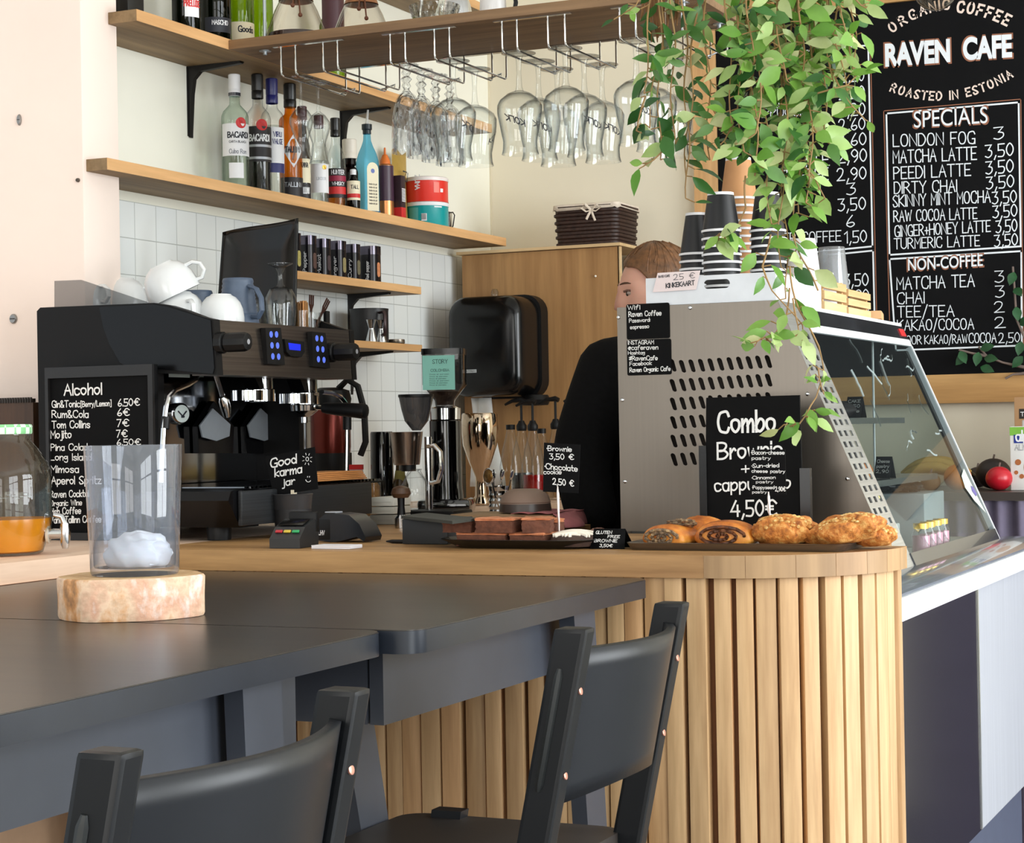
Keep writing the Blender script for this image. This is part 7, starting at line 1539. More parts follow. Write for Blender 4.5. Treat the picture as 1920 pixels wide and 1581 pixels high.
fruit('avocado', 1862, 850, 5.98, 0.047, mat('avocado_dark', (40, 32, 30), 0.45, bump=0.4, vs=60), 'dark avocado behind the red pomegranate', (1.15, 1, 1.0))
fruit('avocado', 1832, 866, 6.10, 0.036, bpy.data.materials['avocado_dark'], 'second dark avocado, left of the larger one')
fruit('coconut', 1745, 905, 5.84, 0.03, mat('nut_brown', (110, 78, 48), 0.7, bump=0.5, vs=60), 'brown round fruit half hidden by the orange')
M_ban = mat('banana_yellow', (186, 156, 80), 0.5, var=0.12); M_bant = mat('banana_tip', (70, 56, 30), 0.7)
for k in range(5):
    p = PY(1785, 870, 6.0); t = local('banana', (p.x-0.05, 5.93+0.034*k, zf3+0.048+0.016*(k % 2)), 'ripe banana in the bunch behind the case glass, %s' % ('nearest the viewer', 'second', 'middle one on top', 'fourth', 'rearmost')[k], 'fruit', 'bunch of bananas', 0.1*k-0.1)
    pts = [(-0.1+0.2*i/8, 0, 0.05*math.sin(PI*(0.1+0.8*i/8))-0.03) for i in range(9)]; B().tube(pts, [0.006, 0.013, 0.017, 0.0185, 0.019, 0.0185, 0.017, 0.012, 0.006], 8).build('peel', M_ban, t, ang=60)
    B().tube([pts[8], (pts[8][0]+0.014, 0, pts[8][2]-0.012)], 0.005, 6).build('tip', M_bant, t)
# almond drink carton and brown box
Yk = 5.84; a, c = PY(1893, 800, Yk), PY(1893, 922, Yk)
t = local('drink_carton', (a.x+0.045, Yk+0.045, zf3), 'white and green almond drink carton at the right edge beside the pomegranate', 'carton', rz=0.0); h = a.z-zf3
B().box((0, 0, h/2), (0.09, 0.09, h), bev=0.003).build('carton', mat('carton_white', (236, 234, 230), 0.45), t)
B().lathe([(0.016, h), (0.016, h+0.018), (0, h+0.019)], n=18).build('cap', M_cupw, t)
b = B(); b.span((-0.0452, -0.0458, h*0.86), (0.0452, -0.0454, h*0.99)); b.build('green_band', mat('carton_green', (126, 186, 66), 0.45), t)
b = B(); b.span((-0.033, -0.0464, h*0.74), (0.0452, -0.046, h*0.87)); lb = b.build('logo_panel', mat('carton_blue', (24, 48, 140), 0.45), t); b = B(); write(b, 'alpro', (-0.026, -0.0468, h*0.775), (1, 0, 0), (0, 0, 1), 0.03, 0.005, 0.068); b.build('lettering', M_white, lb, ang=0, fix=False)
b = B(); write(b, 'ALMOND', (-0.03, -0.0462, h*0.63), (1, 0, 0), (0, 0, 1), 0.016, 0.002, 0.07); b.build('lettering', M_silver, t, ang=0, fix=False)
b = B()
for u, w, r in ((0.018, 0.36, 0.024), (-0.022, 0.44, 0.009), (-0.012, 0.22, 0.007), (-0.028, 0.28, 0.006)):
    b2 = B(); b2.m = Matrix.Translation((u, -0.046, h*w)) @ Matrix.Rotation(PI/2, 4, 'X'); b2.disc((0, 0, 0), r, 20); b2.build('almond_print', mat('almond_brown', (178, 104, 56), 0.5) if r < 0.02 else mat('cup_print', (206, 150, 100), 0.5), t, ang=0)
a = PY(1900, 745, 6.1); t = local('brown_carton', (a.x+0.09, 6.16, zf3), 'brown cardboard box standing behind the drink carton at the right edge', 'box'); h = a.z-zf3
B().box((0, 0, h/2), (0.18, 0.1, h), bev=0.003).build('box', mat('cardboard', (178, 138, 98), 0.7), t); b = B(); b.span((-0.075, -0.0508, h*0.76), (0.08, -0.0504, h*0.87)); lb = b.build('label', mat('label_brown', (40, 32, 28), 0.5), t)
b = B(); write(b, 'Too good', (-0.07, -0.0513, h*0.79), (1, 0, 0), (0, 0, 1), 0.012, 0.002, 0.08); b.build('lettering', M_white, lb, ang=0, fix=False)
# ================================================================ bar tables and stools in the foreground
M_tab = wood('table_black_brown', (44, 40, 36), (60, 54, 47), 'x', 0.8, 0.3, bump=0.03)
M_tabe = mat('table_edge_blue_black', (30, 35, 44), 0.35, var=0.12)
M_leg = mat('table_leg_black', (60, 64, 73), 0.42, var=0.06)
TT, TH = 1.02, 0.033
def table(lab, x0, x1, y0, y1, legs):
    t = thing('bar_table', ((x0+x1)/2, (y0+y1)/2, 0), lab, 'table', 'black bar tables')
    B().prism(sq(x0+0.001, x1-0.001, y0+0.001, y1-0.001, 0.035, 6), 'z', TT-0.0015, TT).build('table_surface', M_tab, t, ang=30)
    B().prism(sq(x0, x1, y0, y1, 0.035, 6), 'z', TT-TH, TT-0.0016).build('table_top', M_tabe, t, ang=30)
    for xx in (x0+0.09, x1-0.105): B().span((xx-0.011, y0+0.08, 0.875), (xx+0.011, y1-0.09, TT-TH-0.001)).build('apron', M_leg, t)
    for yy in (y0+0.09, y1-0.10): B().span((x0+0.105, yy-0.011, 0.875), (x1-0.12, yy+0.011, TT-TH-0.001)).build('apron', M_leg, t)
    for xx, yy, dx, dy in legs:
        b = B(); w = 0.092; zt = TT-TH-0.001
        b.add([(xx-0.014, yy, zt), (xx+0.014, yy, zt), (xx+0.014, yy+w, zt), (xx-0.014, yy+w, zt), (xx-0.014+dx, yy+dy, 0), (xx+0.014+dx, yy+dy, 0), (xx+0.014+dx, yy+dy+w*0.8, 0), (xx-0.014+dx, yy+dy+w*0.8, 0)], [(0, 1, 2, 3), (4, 5, 6, 7), (0, 1, 5, 4), (1, 2, 6, 5), (2, 3, 7, 6), (3, 0, 4, 7)])
        b.build('leg', M_leg, t)
    return t
table('near black bar table under the birch slice and vase', -2.328, -1.245, 1.30, 2.318, ((-1.31, 2.03, 0.0, 0.05), (-1.31, 1.36, 0.0, -0.05), (-2.2, 2.03, 0, 0.05), (-2.2, 1.36, 0, -0.05)))
table('far black bar table pushed against the slatted counter', -2.328, -1.205, 2.322, 3.245, ((-1.42, 2.44, 0.0, 0.28), (-1.26, 2.98, 0.0, 0.12), (-2.2, 2.44, 0, 0.2), (-2.2, 2.98, 0, 0.12)))
M_st = mat('stool_black', (18, 21, 26), 0.38, var=0.1, vs=8, spec=0.4)
M_post = mat('stool_post_black', (15, 17, 20), 0.38, var=0.1, vs=8, spec=0.3)
M_riv = mat('copper_rivet', (214, 150, 130), 0.35, 0.6)
def stool(lab, ya, yb):
    xt, zt, sl_ = -0.95, 1.036, 0.21
    t = thing('bar_stool', (xt-0.2, (ya+yb)/2, 0), lab, 'chair', 'black bar stools')
    def post(y):
        b = B(); w, d = 0.046, 0.034
        def q(z): x = xt-sl_*(zt-z); return [(x-w/2, y-d/2, z), (x+w/2, y-d/2, z), (x+w/2, y+d/2, z), (x-w/2, y+d/2, z)]
        bm = bmesh.new(); vs = [bm.verts.new(p) for p in q(0.002)+q(zt)]
        for f in ((3, 2, 1, 0), (4, 5, 6, 7), (0, 1, 5, 4), (1, 2, 6, 5), (2, 3, 7, 6), (3, 0, 4, 7)): bm.faces.new([vs[i] for i in f])
        bmesh.ops.bevel(bm, geom=list(bm.edges), offset=0.006, segments=2, profile=0.6, affect='EDGES'); bm.verts.index_update()
        b.add([v.co.copy() for v in bm.verts], [[v.index for v in f.verts] for f in bm.faces]); bm.free(); p = b.build('back_post', M_post, t, ang=15)
        for z in (0.955, 0.845):
            b = B(); b.m = Matrix.Translation((xt-sl_*(zt-z)+w/2+0.0002, y, z)) @ Matrix.Rotation(PI/2-0.2, 4, 'Y'); b.lathe([(0.0055, -0.001), (0.0055, 0.0008), (0.004, 0.0014), (0, 0.0014)], n=14); b.build('rivet', M_riv, p)
        b = B(); x_ = lambda z: xt-sl_*(zt-z); b.tube([(x_(z)-0.004, y-d/2-0.0005, z) for z in (0.985, 0.975, 0.9, 0.835, 0.825)], [0.003, 0.006, 0.006, 0.006, 0.003], 8); b.build('side_groove', mat('groove_black', (24, 27, 27), 0.5), p)
    post(ya); post(yb)
    b = B(); b.grid(lambda u, v: (xt-sl_*(zt-(0.812+0.195*v+0.012*math.sin(PI*u)*(v-0.5)*-1))+0.002+0.05*math.sin(PI*u)**0.85, ya+0.012+(yb-ya-0.024)*u, 0.812+0.195*v-0.018*(math.sin(PI*u)-0.5)*(1-v)*-1), 28, 8)
    b.build('backrest', M_st, t, solid=0.012, ang=50)
    B().prism(sq(-1.40, -1.035, ya-0.02, yb+0.02, 0.04, 5), 'z', 0.675, 0.697).build('seat', mat('stool_seat_brown', (58, 52, 48), 0.42, var=0.08), t, ang=30)
    for y in (ya-0.005, yb+0.005):
        b = B(); b.add([(-1.345, y-0.014, 0.709), (-1.295, y-0.014, 0.709), (-1.295, y+0.014, 0.709), (-1.345, y+0.014, 0.709), (-1.46, y-0.014, 0.002), (-1.41, y-0.014, 0.002), (-1.41, y+0.014, 0.002), (-1.46, y+0.014, 0.002)], [(0, 1, 2, 3), (4, 5, 6, 7), (0, 1, 5, 4), (1, 2, 6, 5), (2, 3, 7, 6), (3, 0, 4, 7)]); b.build('front_leg', M_st, t)
        B().span((-1.40, y-0.010, 0.24), (-1.09, y+0.010, 0.285)).build('side_rail', M_st, t)
    B().span((-1.425, ya, 0.30), (-1.40, yb, 0.34)).build('footrest', M_st, t)
stool('nearer black bar stool, its curved back cut by the lower edge', 1.290, 1.675)
stool('farther black bar stool in front of the timber slats', 2.275, 2.645)

# ---------------------------------------------------------------- birch slice with glass vase
M_slice = dough('birch_top', (240, 214, 170), (224, 186, 136), (190, 150, 102), 0.7, 0.2, 40)
def bark():
    m, n, l, b = _new('birch_bark'); v = _coord(n, l, (1, 1, 0.6)); f = _noise(n, l, v, 16, 5, 0.6); g = _noise(n, l, _coord(n, l, (1, 1, 1.5)), 55, 4)
    c = _ramp(n, l, f, [(0.30, lin((112, 92, 74))), (0.40, lin((216, 158, 104))), (0.50, lin((236, 206, 176))), (0.62, lin((226, 178, 150))), (0.72, lin((240, 230, 222)))])
    l.new(_mixc(n, l, 0.4, c, _ramp(n, l, g, [(0.35, (0.5, 0.42, 0.36, 1)), (0.6, (1, 1, 1, 1))]), 'MULTIPLY'), b.inputs['Base Color']); b.inputs['Roughness'].default_value = 0.75; _bump(n, l, g, 0.4, 0.002, b); return m
pc = PZ(245, 1165, TT); D = (pc-EYE).dot(FW); c0 = pc+Vector((-0.41*0.085, 0.91*0.085, 0)); c0 = PD(247, 1130, D+0.085); c0.z = TT+0.0006; R0 = 0.107
ws = local('birch_slice', c0, 'thick slice of birch trunk with pale bark on the near table', 'wood slice')
rs = random.Random(31); N = 48; rad = [R0*(1+0.035*math.sin(3*2*PI*i/N+1)+0.02*math.sin(7*2*PI*i/N)+0.01*rs.uniform(-1, 1)) for i in range(N)]; hS = 0.062
def ringp(k, z, zz=0.0): return [(rad[i]*k*math.cos(2*PI*i/N), rad[i]*k*math.sin(2*PI*i/N), z+zz*math.sin(2*PI*i/N*2+0.6)) for i in range(N)]
b = B(); Rg = [ringp(0.985, 0), ringp(1.0, 0.004), ringp(1.0, hS*0.5), ringp(1.01, hS-0.003), ringp(0.985, hS)]
b.add([p for r in Rg for p in r], [(i*N+j, i*N+(j+1) % N, (i+1)*N+(j+1) % N, (i+1)*N+j) for i in range(4) for j in range(N)]+[tuple(range(N))[::-1]]); b.build('bark', bark(), ws, ang=60)
b = B(); b.add(ringp(0.984, hS)+ringp(0.984, hS-0.004), [tuple(range(N))]+[(i, (i+1) % N, (i+1) % N+N, i+N) for i in range(N)]); b.build('cut_face', M_slice, ws, ang=20)
pv = PZ(252, 1073, TT+hS); vs_ = local('glass_vase', (c0.x, c0.y, TT+hS+0.0014), 'tall clear glass vase standing on the birch slice', 'vase')
Dv = (Vector(vs_.location)-EYE).dot(FW); kv = Dv/FOC; vs_.location.x = PY(253, 1075, c0.y).x
hv = PD(252, 836, Dv).z-TT-hS; ra, rb = 91*kv, 82*kv
G_vase = glass('vase_glass', (244, 246, 250), (196, 202, 212), 1.4, body=0.045, bodycol=(220, 226, 236))
B().lathe([(0, 0), (rb*0.97, 0), (rb, 0.004), (ra, hv-0.002), (ra-0.001, hv), (ra-0.0045, hv), (ra-0.005, hv-0.002), (rb-0.005, 0.014), (rb*0.9, 0.011), (0, 0.011)], n=48).build('vase', G_vase, vs_)
wx = local('candle_stub', (vs_.location.x, vs_.location.y, vs_.location.z+0.0115), 'lump of white candle wax in the bottom of the glass vase', 'candle')
b = B(); lump(b, (0.004, 0.0, 0.02), (0.05, 0.045, 0.032), 41, 0.14); b.build('wax', mat('white_wax', (246, 246, 246), 0.5, sss=0.1), wx, ang=180)
B().lathe([(0, 0.004), (0.017, 0.004), (0.017, 0.040), (0.015, 0.038), (0, 0.037)], (0.028, -0.012, 0), 20).build('cup', mat('wax_cup', (240, 242, 246), 0.4), wx)

# ---------------------------------------------------------------- juice dispenser on the side counter
jb = PZ(8, 1046, ZC); D = (jb-EYE).dot(FW); jc = PD(8, 1020, D+0.09); kj = D*1.02/FOC
jj = local('juice_dispenser', (jc.x, jc.y, ZC+0.0006), 'glass juice dispenser jar half full of orange drink, green gingham lid', 'dispenser')
J = lambda y: PD(8, y, D+0.09).z-ZC
rj = 89*kj; rn = 50*kj
B().lathe([(0, 0.001), (rj*0.72, 0), (rj*0.8, 0.004), (rj, J(985)), (rj, J(895)), (rj*0.93, J(870)), (rj*0.72, J(842)), (rn*1.05, J(828)), (rn*1.02, J(812)), (rn*1.02, J(800))], n=40).build('glass', glass('jar_glass', (244, 248, 244), (150, 160, 150), 1.3), jj)
M_jui = mat('orange_juice', (224, 138, 20), 0.2, var=0.12, vs=16, sss=0.1, emit=None)
B().lathe([(0, 0.005), (rj*0.71, 0.005), (rj*0.79, 0.008), (rj*0.975, J(985)), (rj*0.975, J(973)), (0, J(973))], n=36).build('juice', M_jui, jj)
def gingham():
    m, n, l, b = _new('gingham_lid'); tc = n.new('ShaderNodeTexCoord'); ck = n.new('ShaderNodeTexChecker'); ck.inputs['Scale'].default_value = 75
    ck.inputs['Color1'].default_value = lin((136, 204, 140)); ck.inputs['Color2'].default_value = lin((226, 240, 226)); l.new(tc.outputs['Object'], ck.inputs['Vector']); l.new(ck.outputs['Color'], b.inputs['Base Color']); b.inputs['Roughness'].default_value = 0.4; return m
B().lathe([(rn*1.08, J(815)), (rn*1.1, J(812)), (rn*1.1, J(800)), (rn*1.06, J(797)), (0, J(797))], n=36).build('lid', gingham(), jj)
td_ = Vector((RT.x, RT.y, 0)).normalized(); z0 = J(1003)
b = B(); p = td_*(rj*0.93); b.tube([p*0.98+Vector((0, 0, z0)), p*1.03+Vector((0, 0, z0))], 0.019, 16); tp = b.build('washer', mat('washer_clear', (210, 196, 176), 0.3), jj)
b = B(); q = td_*0.03; b.tube([p+Vector((0, 0, z0)), p+td_*0.034+Vector((0, 0, z0))], [0.011, 0.0095], 14); e = p+td_*0.034+Vector((0, 0, z0)); b.tube([e+Vector((0, 0, 0.02)), e, e+Vector((0, 0, -0.022)), e+Vector((0, 0, -0.03))], [0.009, 0.0115, 0.009, 0.006], 14); b.tube([e+Vector((0, 0, 0.018)), e+td_*(-0.006)+Vector((0, 0, 0.034)), e-td_*0.022+Vector((0, 0, 0.038))], [0.007, 0.006, 0.005], 10); b.build('tap', M_chrome, jj)
b = B()
for i in range(14):
    a = -0.25+0.09*i-1.25; b.ell((rj*0.995*math.cos(a), rj*0.995*math.sin(a), J(930)+0.004*math.sin(i*1.7)), (0.005, 0.005, 0.004), 8, 6)
b.build('embossing', G_stem, jj)
# ================================================================ trailing plant hanging over the bar
M_vine = mat('vine_stem', (150, 118, 74), 0.7, var=0.2)
def leafmat(name, a, c, d):
    m, n, l, b = _new(name); g = n.new('ShaderNodeNewGeometry')
    col = _ramp(n, l, g.outputs['Random Per Island'], [(0.0, lin(a)), (0.45, lin(c)), (0.85, lin(d)), (1.0, lin((206, 206, 150)))])
    f = _noise(n, l, _coord(n, l), 60, 3); col = _mixc(n, l, 0.25, col, _ramp(n, l, f, [(0.3, (0.6, 0.65, 0.55, 1)), (0.7, (1, 1, 1, 1))]), 'MULTIPLY')
    l.new(col, b.inputs['Base Color']); b.inputs['Roughness'].default_value = 0.36
    tr = n.new('ShaderNodeBsdfTranslucent'); l.new(col, tr.inputs['Color']); mx = n.new('ShaderNodeMixShader'); mx.inputs[0].default_value = 0.28
    l.new(b.outputs[0], mx.inputs[1]); l.new(tr.outputs[0], mx.inputs[2]); l.new(mx.outputs[0], n['Material Output'].inputs['Surface']); return m
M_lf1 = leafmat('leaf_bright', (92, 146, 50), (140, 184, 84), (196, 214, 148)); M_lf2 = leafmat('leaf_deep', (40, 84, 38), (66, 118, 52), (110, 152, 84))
pl_ = thing('hanging_plant', PD(1440, -60, 3.75), 'big trailing vine with bright green leaves hanging over the bar and display case', 'plant')
rs = random.Random(77)
def leaf2(b, p, d, n, L, W, bend): leaf(b, p, d, n, L, W, bend)
bs, b1, b2, bd = B(), B(), B(), B()
def strand(pts, D0, D1, step, dens, size, deep, jit=14):
    k = []; P2 = []
    for (x0, y0), (x1, y1) in zip(pts, pts[1:]):
        n = max(2, int(math.hypot(x1-x0, y1-y0)/20))
        for i in range(n): P2.append((x0+(x1-x0)*i/n, y0+(y1-y0)*i/n))
    P2.append(pts[-1]); N = len(P2); ph = rs.uniform(0, 6)
    W3 = [PD(x+5*math.sin(i*0.7+ph), y, D0+(D1-D0)*i/N+0.02*math.sin(i*0.5+ph)) for i, (x, y) in enumerate(P2)]
    bs.tube(W3, [0.0019]*(N//2)+[0.0014]*(N-N//2), 5)
    for i, w in enumerate(W3):
        for q in range(dens if rs.random() < step else 0):
            a = rs.uniform(0, 2*PI); out = (RT*math.cos(a)-FW*math.sin(a)*0.9); d = out*rs.uniform(0.5, 1.0)+Vector((0, 0, rs.uniform(-1.0, 0.35))); s = size*rs.uniform(0.65, 1.25)
            p = w+out*rs.uniform(0.002, 0.02)+Vector((0, 0, rs.uniform(-0.01, 0.01))); nn = (-FW+Vector((rs.uniform(-1.2, 1.2), rs.uniform(-.9, .9), rs.uniform(-0.3, 1.1))))
            bs.tube([w, p], 0.0012, 4)
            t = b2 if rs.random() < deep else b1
            leaf2(t, p, d, nn, s, s*rs.uniform(0.38, 0.6), rs.uniform(0.02, 0.45))
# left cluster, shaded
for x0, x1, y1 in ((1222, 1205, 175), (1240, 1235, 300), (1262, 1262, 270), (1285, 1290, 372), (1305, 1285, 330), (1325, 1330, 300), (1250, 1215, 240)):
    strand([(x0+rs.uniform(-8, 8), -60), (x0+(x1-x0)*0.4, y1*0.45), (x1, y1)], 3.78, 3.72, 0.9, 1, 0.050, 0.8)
strand([(1225, -40), (1190, 10), (1160, 28)], 3.75, 3.72, 0.7, 1, 0.03, 0.6); strand([(1215, 180), (1195, 230), (1188, 245)], 3.72, 3.7, 1, 1, 0.04, 0.6); strand([(1262, 270), (1230, 300), (1205, 312)], 3.72, 3.70, 1, 1, 0.045, 0.6); strand([(1330, 200), (1352, 230), (1362, 250)], 3.72, 3.70, 1, 1, 0.04, 0.5)
# main cluster
for x0, x1, y1 in ((1368, 1375, 230), (1388, 1392, 285), (1405, 1402, 290), (1425, 1420, 330), (1440, 1445, 420), (1455, 1462, 500), (1470, 1478, 560), (1488, 1490, 470), (1502, 1500, 400), (1520, 1512, 380), (1535, 1520, 330), (1550, 1545, 240), (1570, 1585, 170), (1590, 1600, 130), (1412, 1420, 250), (1480, 1470, 350)):
    strand([(x0+rs.uniform(-8, 8), -60), (x0+(x1-x0)*0.5+rs.uniform(-10, 10), y1*0.5), (x1, y1)], 3.80, 3.66+rs.uniform(-0.05, 0.06), 1.0, 2 if x0 % 3 else 1, 0.046, 0.2)
for x0, x1, y1 in ((1400, 1410, 120), (1500, 1505, 160), (1540, 1560, 150), (1450, 1470, 150), (1570, 1590, 110)):
    strand([(x0, -60), (x1, y1)], 3.74, 3.68, 1.0, 2, 0.052, 0.15)
for q in (((1560, 130), (1600, 200), (1618, 225)), ((1530, 240), (1548, 262), (1560, 275)), ((1520, 180), (1590, 160), (1612, 130)), ((1500, 300), (1530, 330), (1545, 372)), ((1590, -20), (1612, 10), (1618, 15)), ((1540, 60), (1590, 70), (1600, 64)), ((1370, 230), (1358, 265), (1352, 275))): strand(q, 3.68, 3.64, 0.9, 1, 0.045, 0.25)
# long single runners over the case
strand([(1402, 330), (1398, 390), (1375, 430), (1352, 450)], 3.68, 3.66, 0.35, 1, 0.05, 0.2); strand([(1362, 440), (1345, 438), (1335, 446)], 3.66, 3.64, 1, 2, 0.048, 0.2)
strand([(1480, 500), (1500, 580), (1530, 650), (1545, 700), (1535, 745), (1515, 775), (1495, 795)], 3.66, 3.60, 0.42, 1, 0.046, 0.1)
strand([(1495, 795), (1478, 800), (1466, 796)], 3.60, 3.58, 1, 1, 0.04, 0.1); strand([(1520, 770), (1514, 782)], 3.60, 3.59, 1, 2, 0.04, 0.1); strand([(1538, 690), (1545, 730)], 3.60, 3.6, 1, 2, 0.034, 0.1)
strand([(1440, 440), (1432, 500), (1452, 545), (1500, 610)], 3.64, 3.62, 0.45, 1, 0.046, 0.25); strand([(1478, 540), (1470, 590), (1452, 630), (1436, 640)], 3.62, 3.60, 0.5, 1, 0.046, 0.1); strand([(1460, 630), (1435, 632), (1425, 640)], 3.6, 3.58, 1, 2, 0.042, 0.1); strand([(1490, 560), (1500, 610), (1498, 640)], 3.64, 3.6, 0.8, 1, 0.042, 0.15)
strand([(1530, 545), (1500, 480), (1490, 440)], 3.68, 3.68, 0.6, 1, 0.05, 0.3)
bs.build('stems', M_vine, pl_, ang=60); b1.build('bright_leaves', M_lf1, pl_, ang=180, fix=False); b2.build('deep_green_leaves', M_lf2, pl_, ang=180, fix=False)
# ragged dry stems at the pot edge
for i in range(16):
    x = 1205+rs.uniform(0, 75); bd.tube([PD(x, -60, 3.8), PD(x+rs.uniform(-4, 4), 20+rs.uniform(-10, 10), 3.79), PD(x+rs.uniform(-8, 8), 55+rs.uniform(-20, 25), 3.78)], [0.004, 0.003, 0.001], 5)
bd.build('dry_stems', mat('dry_stem_brown', (122, 84, 48), 0.8, var=0.3), pl_)
c = PD(1420, -150, 3.85)
B().lathe([(0, 0), (0.15, 0), (0.19, 0.17), (0.182, 0.17), (0.145, 0.01), (0, 0.01)], (c.x, c.y, c.z), 32).build('pot', mat('plant_pot', (90, 84, 78), 0.6), pl_)
b = B()
for i in range(3):
    a = 2*PI*i/3; b.tube([(c.x+0.186*math.cos(a), c.y+0.186*math.sin(a), c.z+0.165), (c.x, c.y, 3.0), (c.x, c.y, 3.4)], 0.003, 6)
b.build('hanger', M_twig, pl_)
# ================================================================ the barista behind the case
hp_ = PD(1232, 545, 5.02)
F3 = Vector((-0.84, -0.54, -0.06)).normalized(); S3 = F3.cross(Vector((0, 0, 1))).normalized(); U3 = S3.cross(F3).normalized()
pe_ = thing('person', (hp_.x+0.02, hp_.y+0.02, 0), 'barista in a black sweater, mostly hidden behind the steel display case, looking down left', 'person')
M_skin = mat('skin', (226, 172, 150), 0.5, var=0.04, sss=0.25); M_hair = mat('brown_hair', (112, 76, 46), 0.5, var=0.45, vs=70)
hc = hp_.copy(); hc.z = PD(1232, 465, 5.02).z-0.108
def head_pt(t, a):
    """t polar angle from the crown, a azimuth from the face direction"""
    d = Vector((math.sin(t)*math.cos(a), math.sin(t)*math.sin(a), math.cos(t)))
    fx = 0.098 if d.x > 0 else 0.102; r = Vector((d.x*fx, d.y*0.075, d.z*(0.108 if d.z > 0 else 0.128)))
    if d.z < -0.1: k = 1-0.30*min(1, (-d.z-0.1)/0.9)*(1.0 if d.x < 0 else 0.75); r.y *= k; r.x *= (1-0.12*(-d.z)) if d.x > 0 else k
    g = lambda ac, tc, wa, wt: math.exp(-((a-ac)/wa)**2-((t-tc)/wt)**2)
    f = 0.024*g(0, 1.86, 0.13, 0.12)+0.013*g(0, 1.70, 0.10, 0.16)-0.010*(g(0.42, 1.62, 0.2, 0.13)+g(-0.42, 1.62, 0.2, 0.13))+0.006*g(0, 1.45, 0.7, 0.1)
    f += 0.007*g(0, 2.12, 0.24, 0.06)-0.004*g(0, 2.05, 0.3, 0.04)+0.010*g(0, 2.5, 0.3, 0.16)+0.004*(g(0.7, 1.95, 0.25, 0.2)+g(-0.7, 1.95, 0.25, 0.2))
    return r*(1+f/0.1)
def wp(v): return hc+F3*v.x+S3*v.y+U3*v.z
def skin_mesh(name, joints, bones, m, sub=2):
    me = bpy.data.meshes.new(name); keys = list(joints); me.from_pydata([tuple(joints[k][0]-Vector(pe_.location)) for k in keys], [(keys.index(a), keys.index(c)) for a, c in bones], [])
    o = bpy.data.objects.new(name, me); COL.objects.link(o); o.parent = pe_
    sk = o.modifiers.new('skin', 'SKIN'); me.skin_vertices.new() if not me.skin_vertices else None
    for i, k in enumerate(keys): r = joints[k][1]; me.skin_vertices[0].data[i].radius = r if hasattr(r, '__len__') else (r, r); me.skin_vertices[0].data[i].use_root = i == 0
    s = o.modifiers.new('smooth', 'SUBSURF'); s.levels = sub; s.render_levels = sub; me.materials.append(m); sk.use_smooth_shade = True; return o
nb = hc+U3*-0.09-F3*0.02; ch = Vector((hp_.x-0.03, hp_.y+0.03, 1.30)); pv_ = Vector((hp_.x-0.04, hp_.y+0.05, 0.92)); sd_ = S3.copy(); sd_.z = 0
b = B(); nt, na = 34, 48
b.add([wp(head_pt(PI*i/nt, -PI+2*PI*j/na)) for i in range(nt+1) for j in range(na)], [(i*na+j, (i+1)*na+j, (i+1)*na+(j+1) % na, i*na+(j+1) % na) for i in range(nt) for j in range(na)])
for s in (1, -1):   # ears
    b.ell((0, 0, 0), (0.001, 0.001, 0.001), 6, 4); n0 = len(b.v)
    b.ell((0, 0, 0), (1, 1, 1), 12, 8)
    for i in range(n0, len(b.v)): v = b.v[i]; b.v[i] = wp(Vector((-0.012+0.02*v.x, s*(0.074+0.008*v.y), -0.012+0.032*v.z)))
    for i in range(n0-0): pass
b.v = [v if (v-hc).length < 0.5 else hc for v in b.v]
# neck, torso, arms with hands as one skinned body
sh = 1.0
# in the photo the arm nearer the viewer-left shows as the black silhouette beside the steel panel
Lsh = PD(1146, 700, 4.95); Lel = PD(1085, 860, 4.86); Lwr = PD(1120, 1010, 4.72); Rsh = Vector((ch.x+0.0, ch.y+0.2, Lsh.z)); Rel = Rsh+Vector((0.09, 0.02, -0.27)); Rwr = Rel+Vector((-0.06, -0.18, -0.12))
J = {'pelvis': (pv_, (0.15, 0.11)), 'waist': (Vector((pv_.x, pv_.y, 1.08)), (0.125, 0.095)), 'chest': (ch, (0.13, 0.092)), 'upper': (Vector((ch.x, ch.y, Lsh.z+0.0)), (0.082, 0.062)), 'neck': (nb+Vector((0, 0, -0.06)), 0.052), 'head': (hc+U3*-0.03-F3*0.015, 0.055),
     'lsh': (Lsh, 0.044), 'lel': (Lel, 0.042), 'lwr': (Lwr, 0.028), 'rsh': (Rsh, 0.044), 'rel': (Rel, 0.042), 'rwr': (Rwr, 0.028)}
for s, q in (('l', 1), ('r', -1)):
    hipp = pv_+sd_*0.09*q; J[s+'hip'] = (hipp+Vector((0, 0, -0.06)), 0.088); J[s+'kn'] = (hipp+Vector((0.0, -0.01, -0.44)), 0.058); J[s+'an'] = (hipp+Vector((0, 0.02, -0.84)), 0.04); J[s+'toe'] = (hipp+Vector((-0.1, -0.06, -0.885)), 0.035)
bones = [('pelvis', 'waist'), ('waist', 'chest'), ('chest', 'upper'), ('upper', 'neck'), ('neck', 'head'), ('upper', 'lsh'), ('lsh', 'lel'), ('lel', 'lwr'), ('upper', 'rsh'), ('rsh', 'rel'), ('rel', 'rwr')]
for s in 'lr': bones += [('pelvis', s+'hip'), (s+'hip', s+'kn'), (s+'kn', s+'an'), (s+'an', s+'toe')]
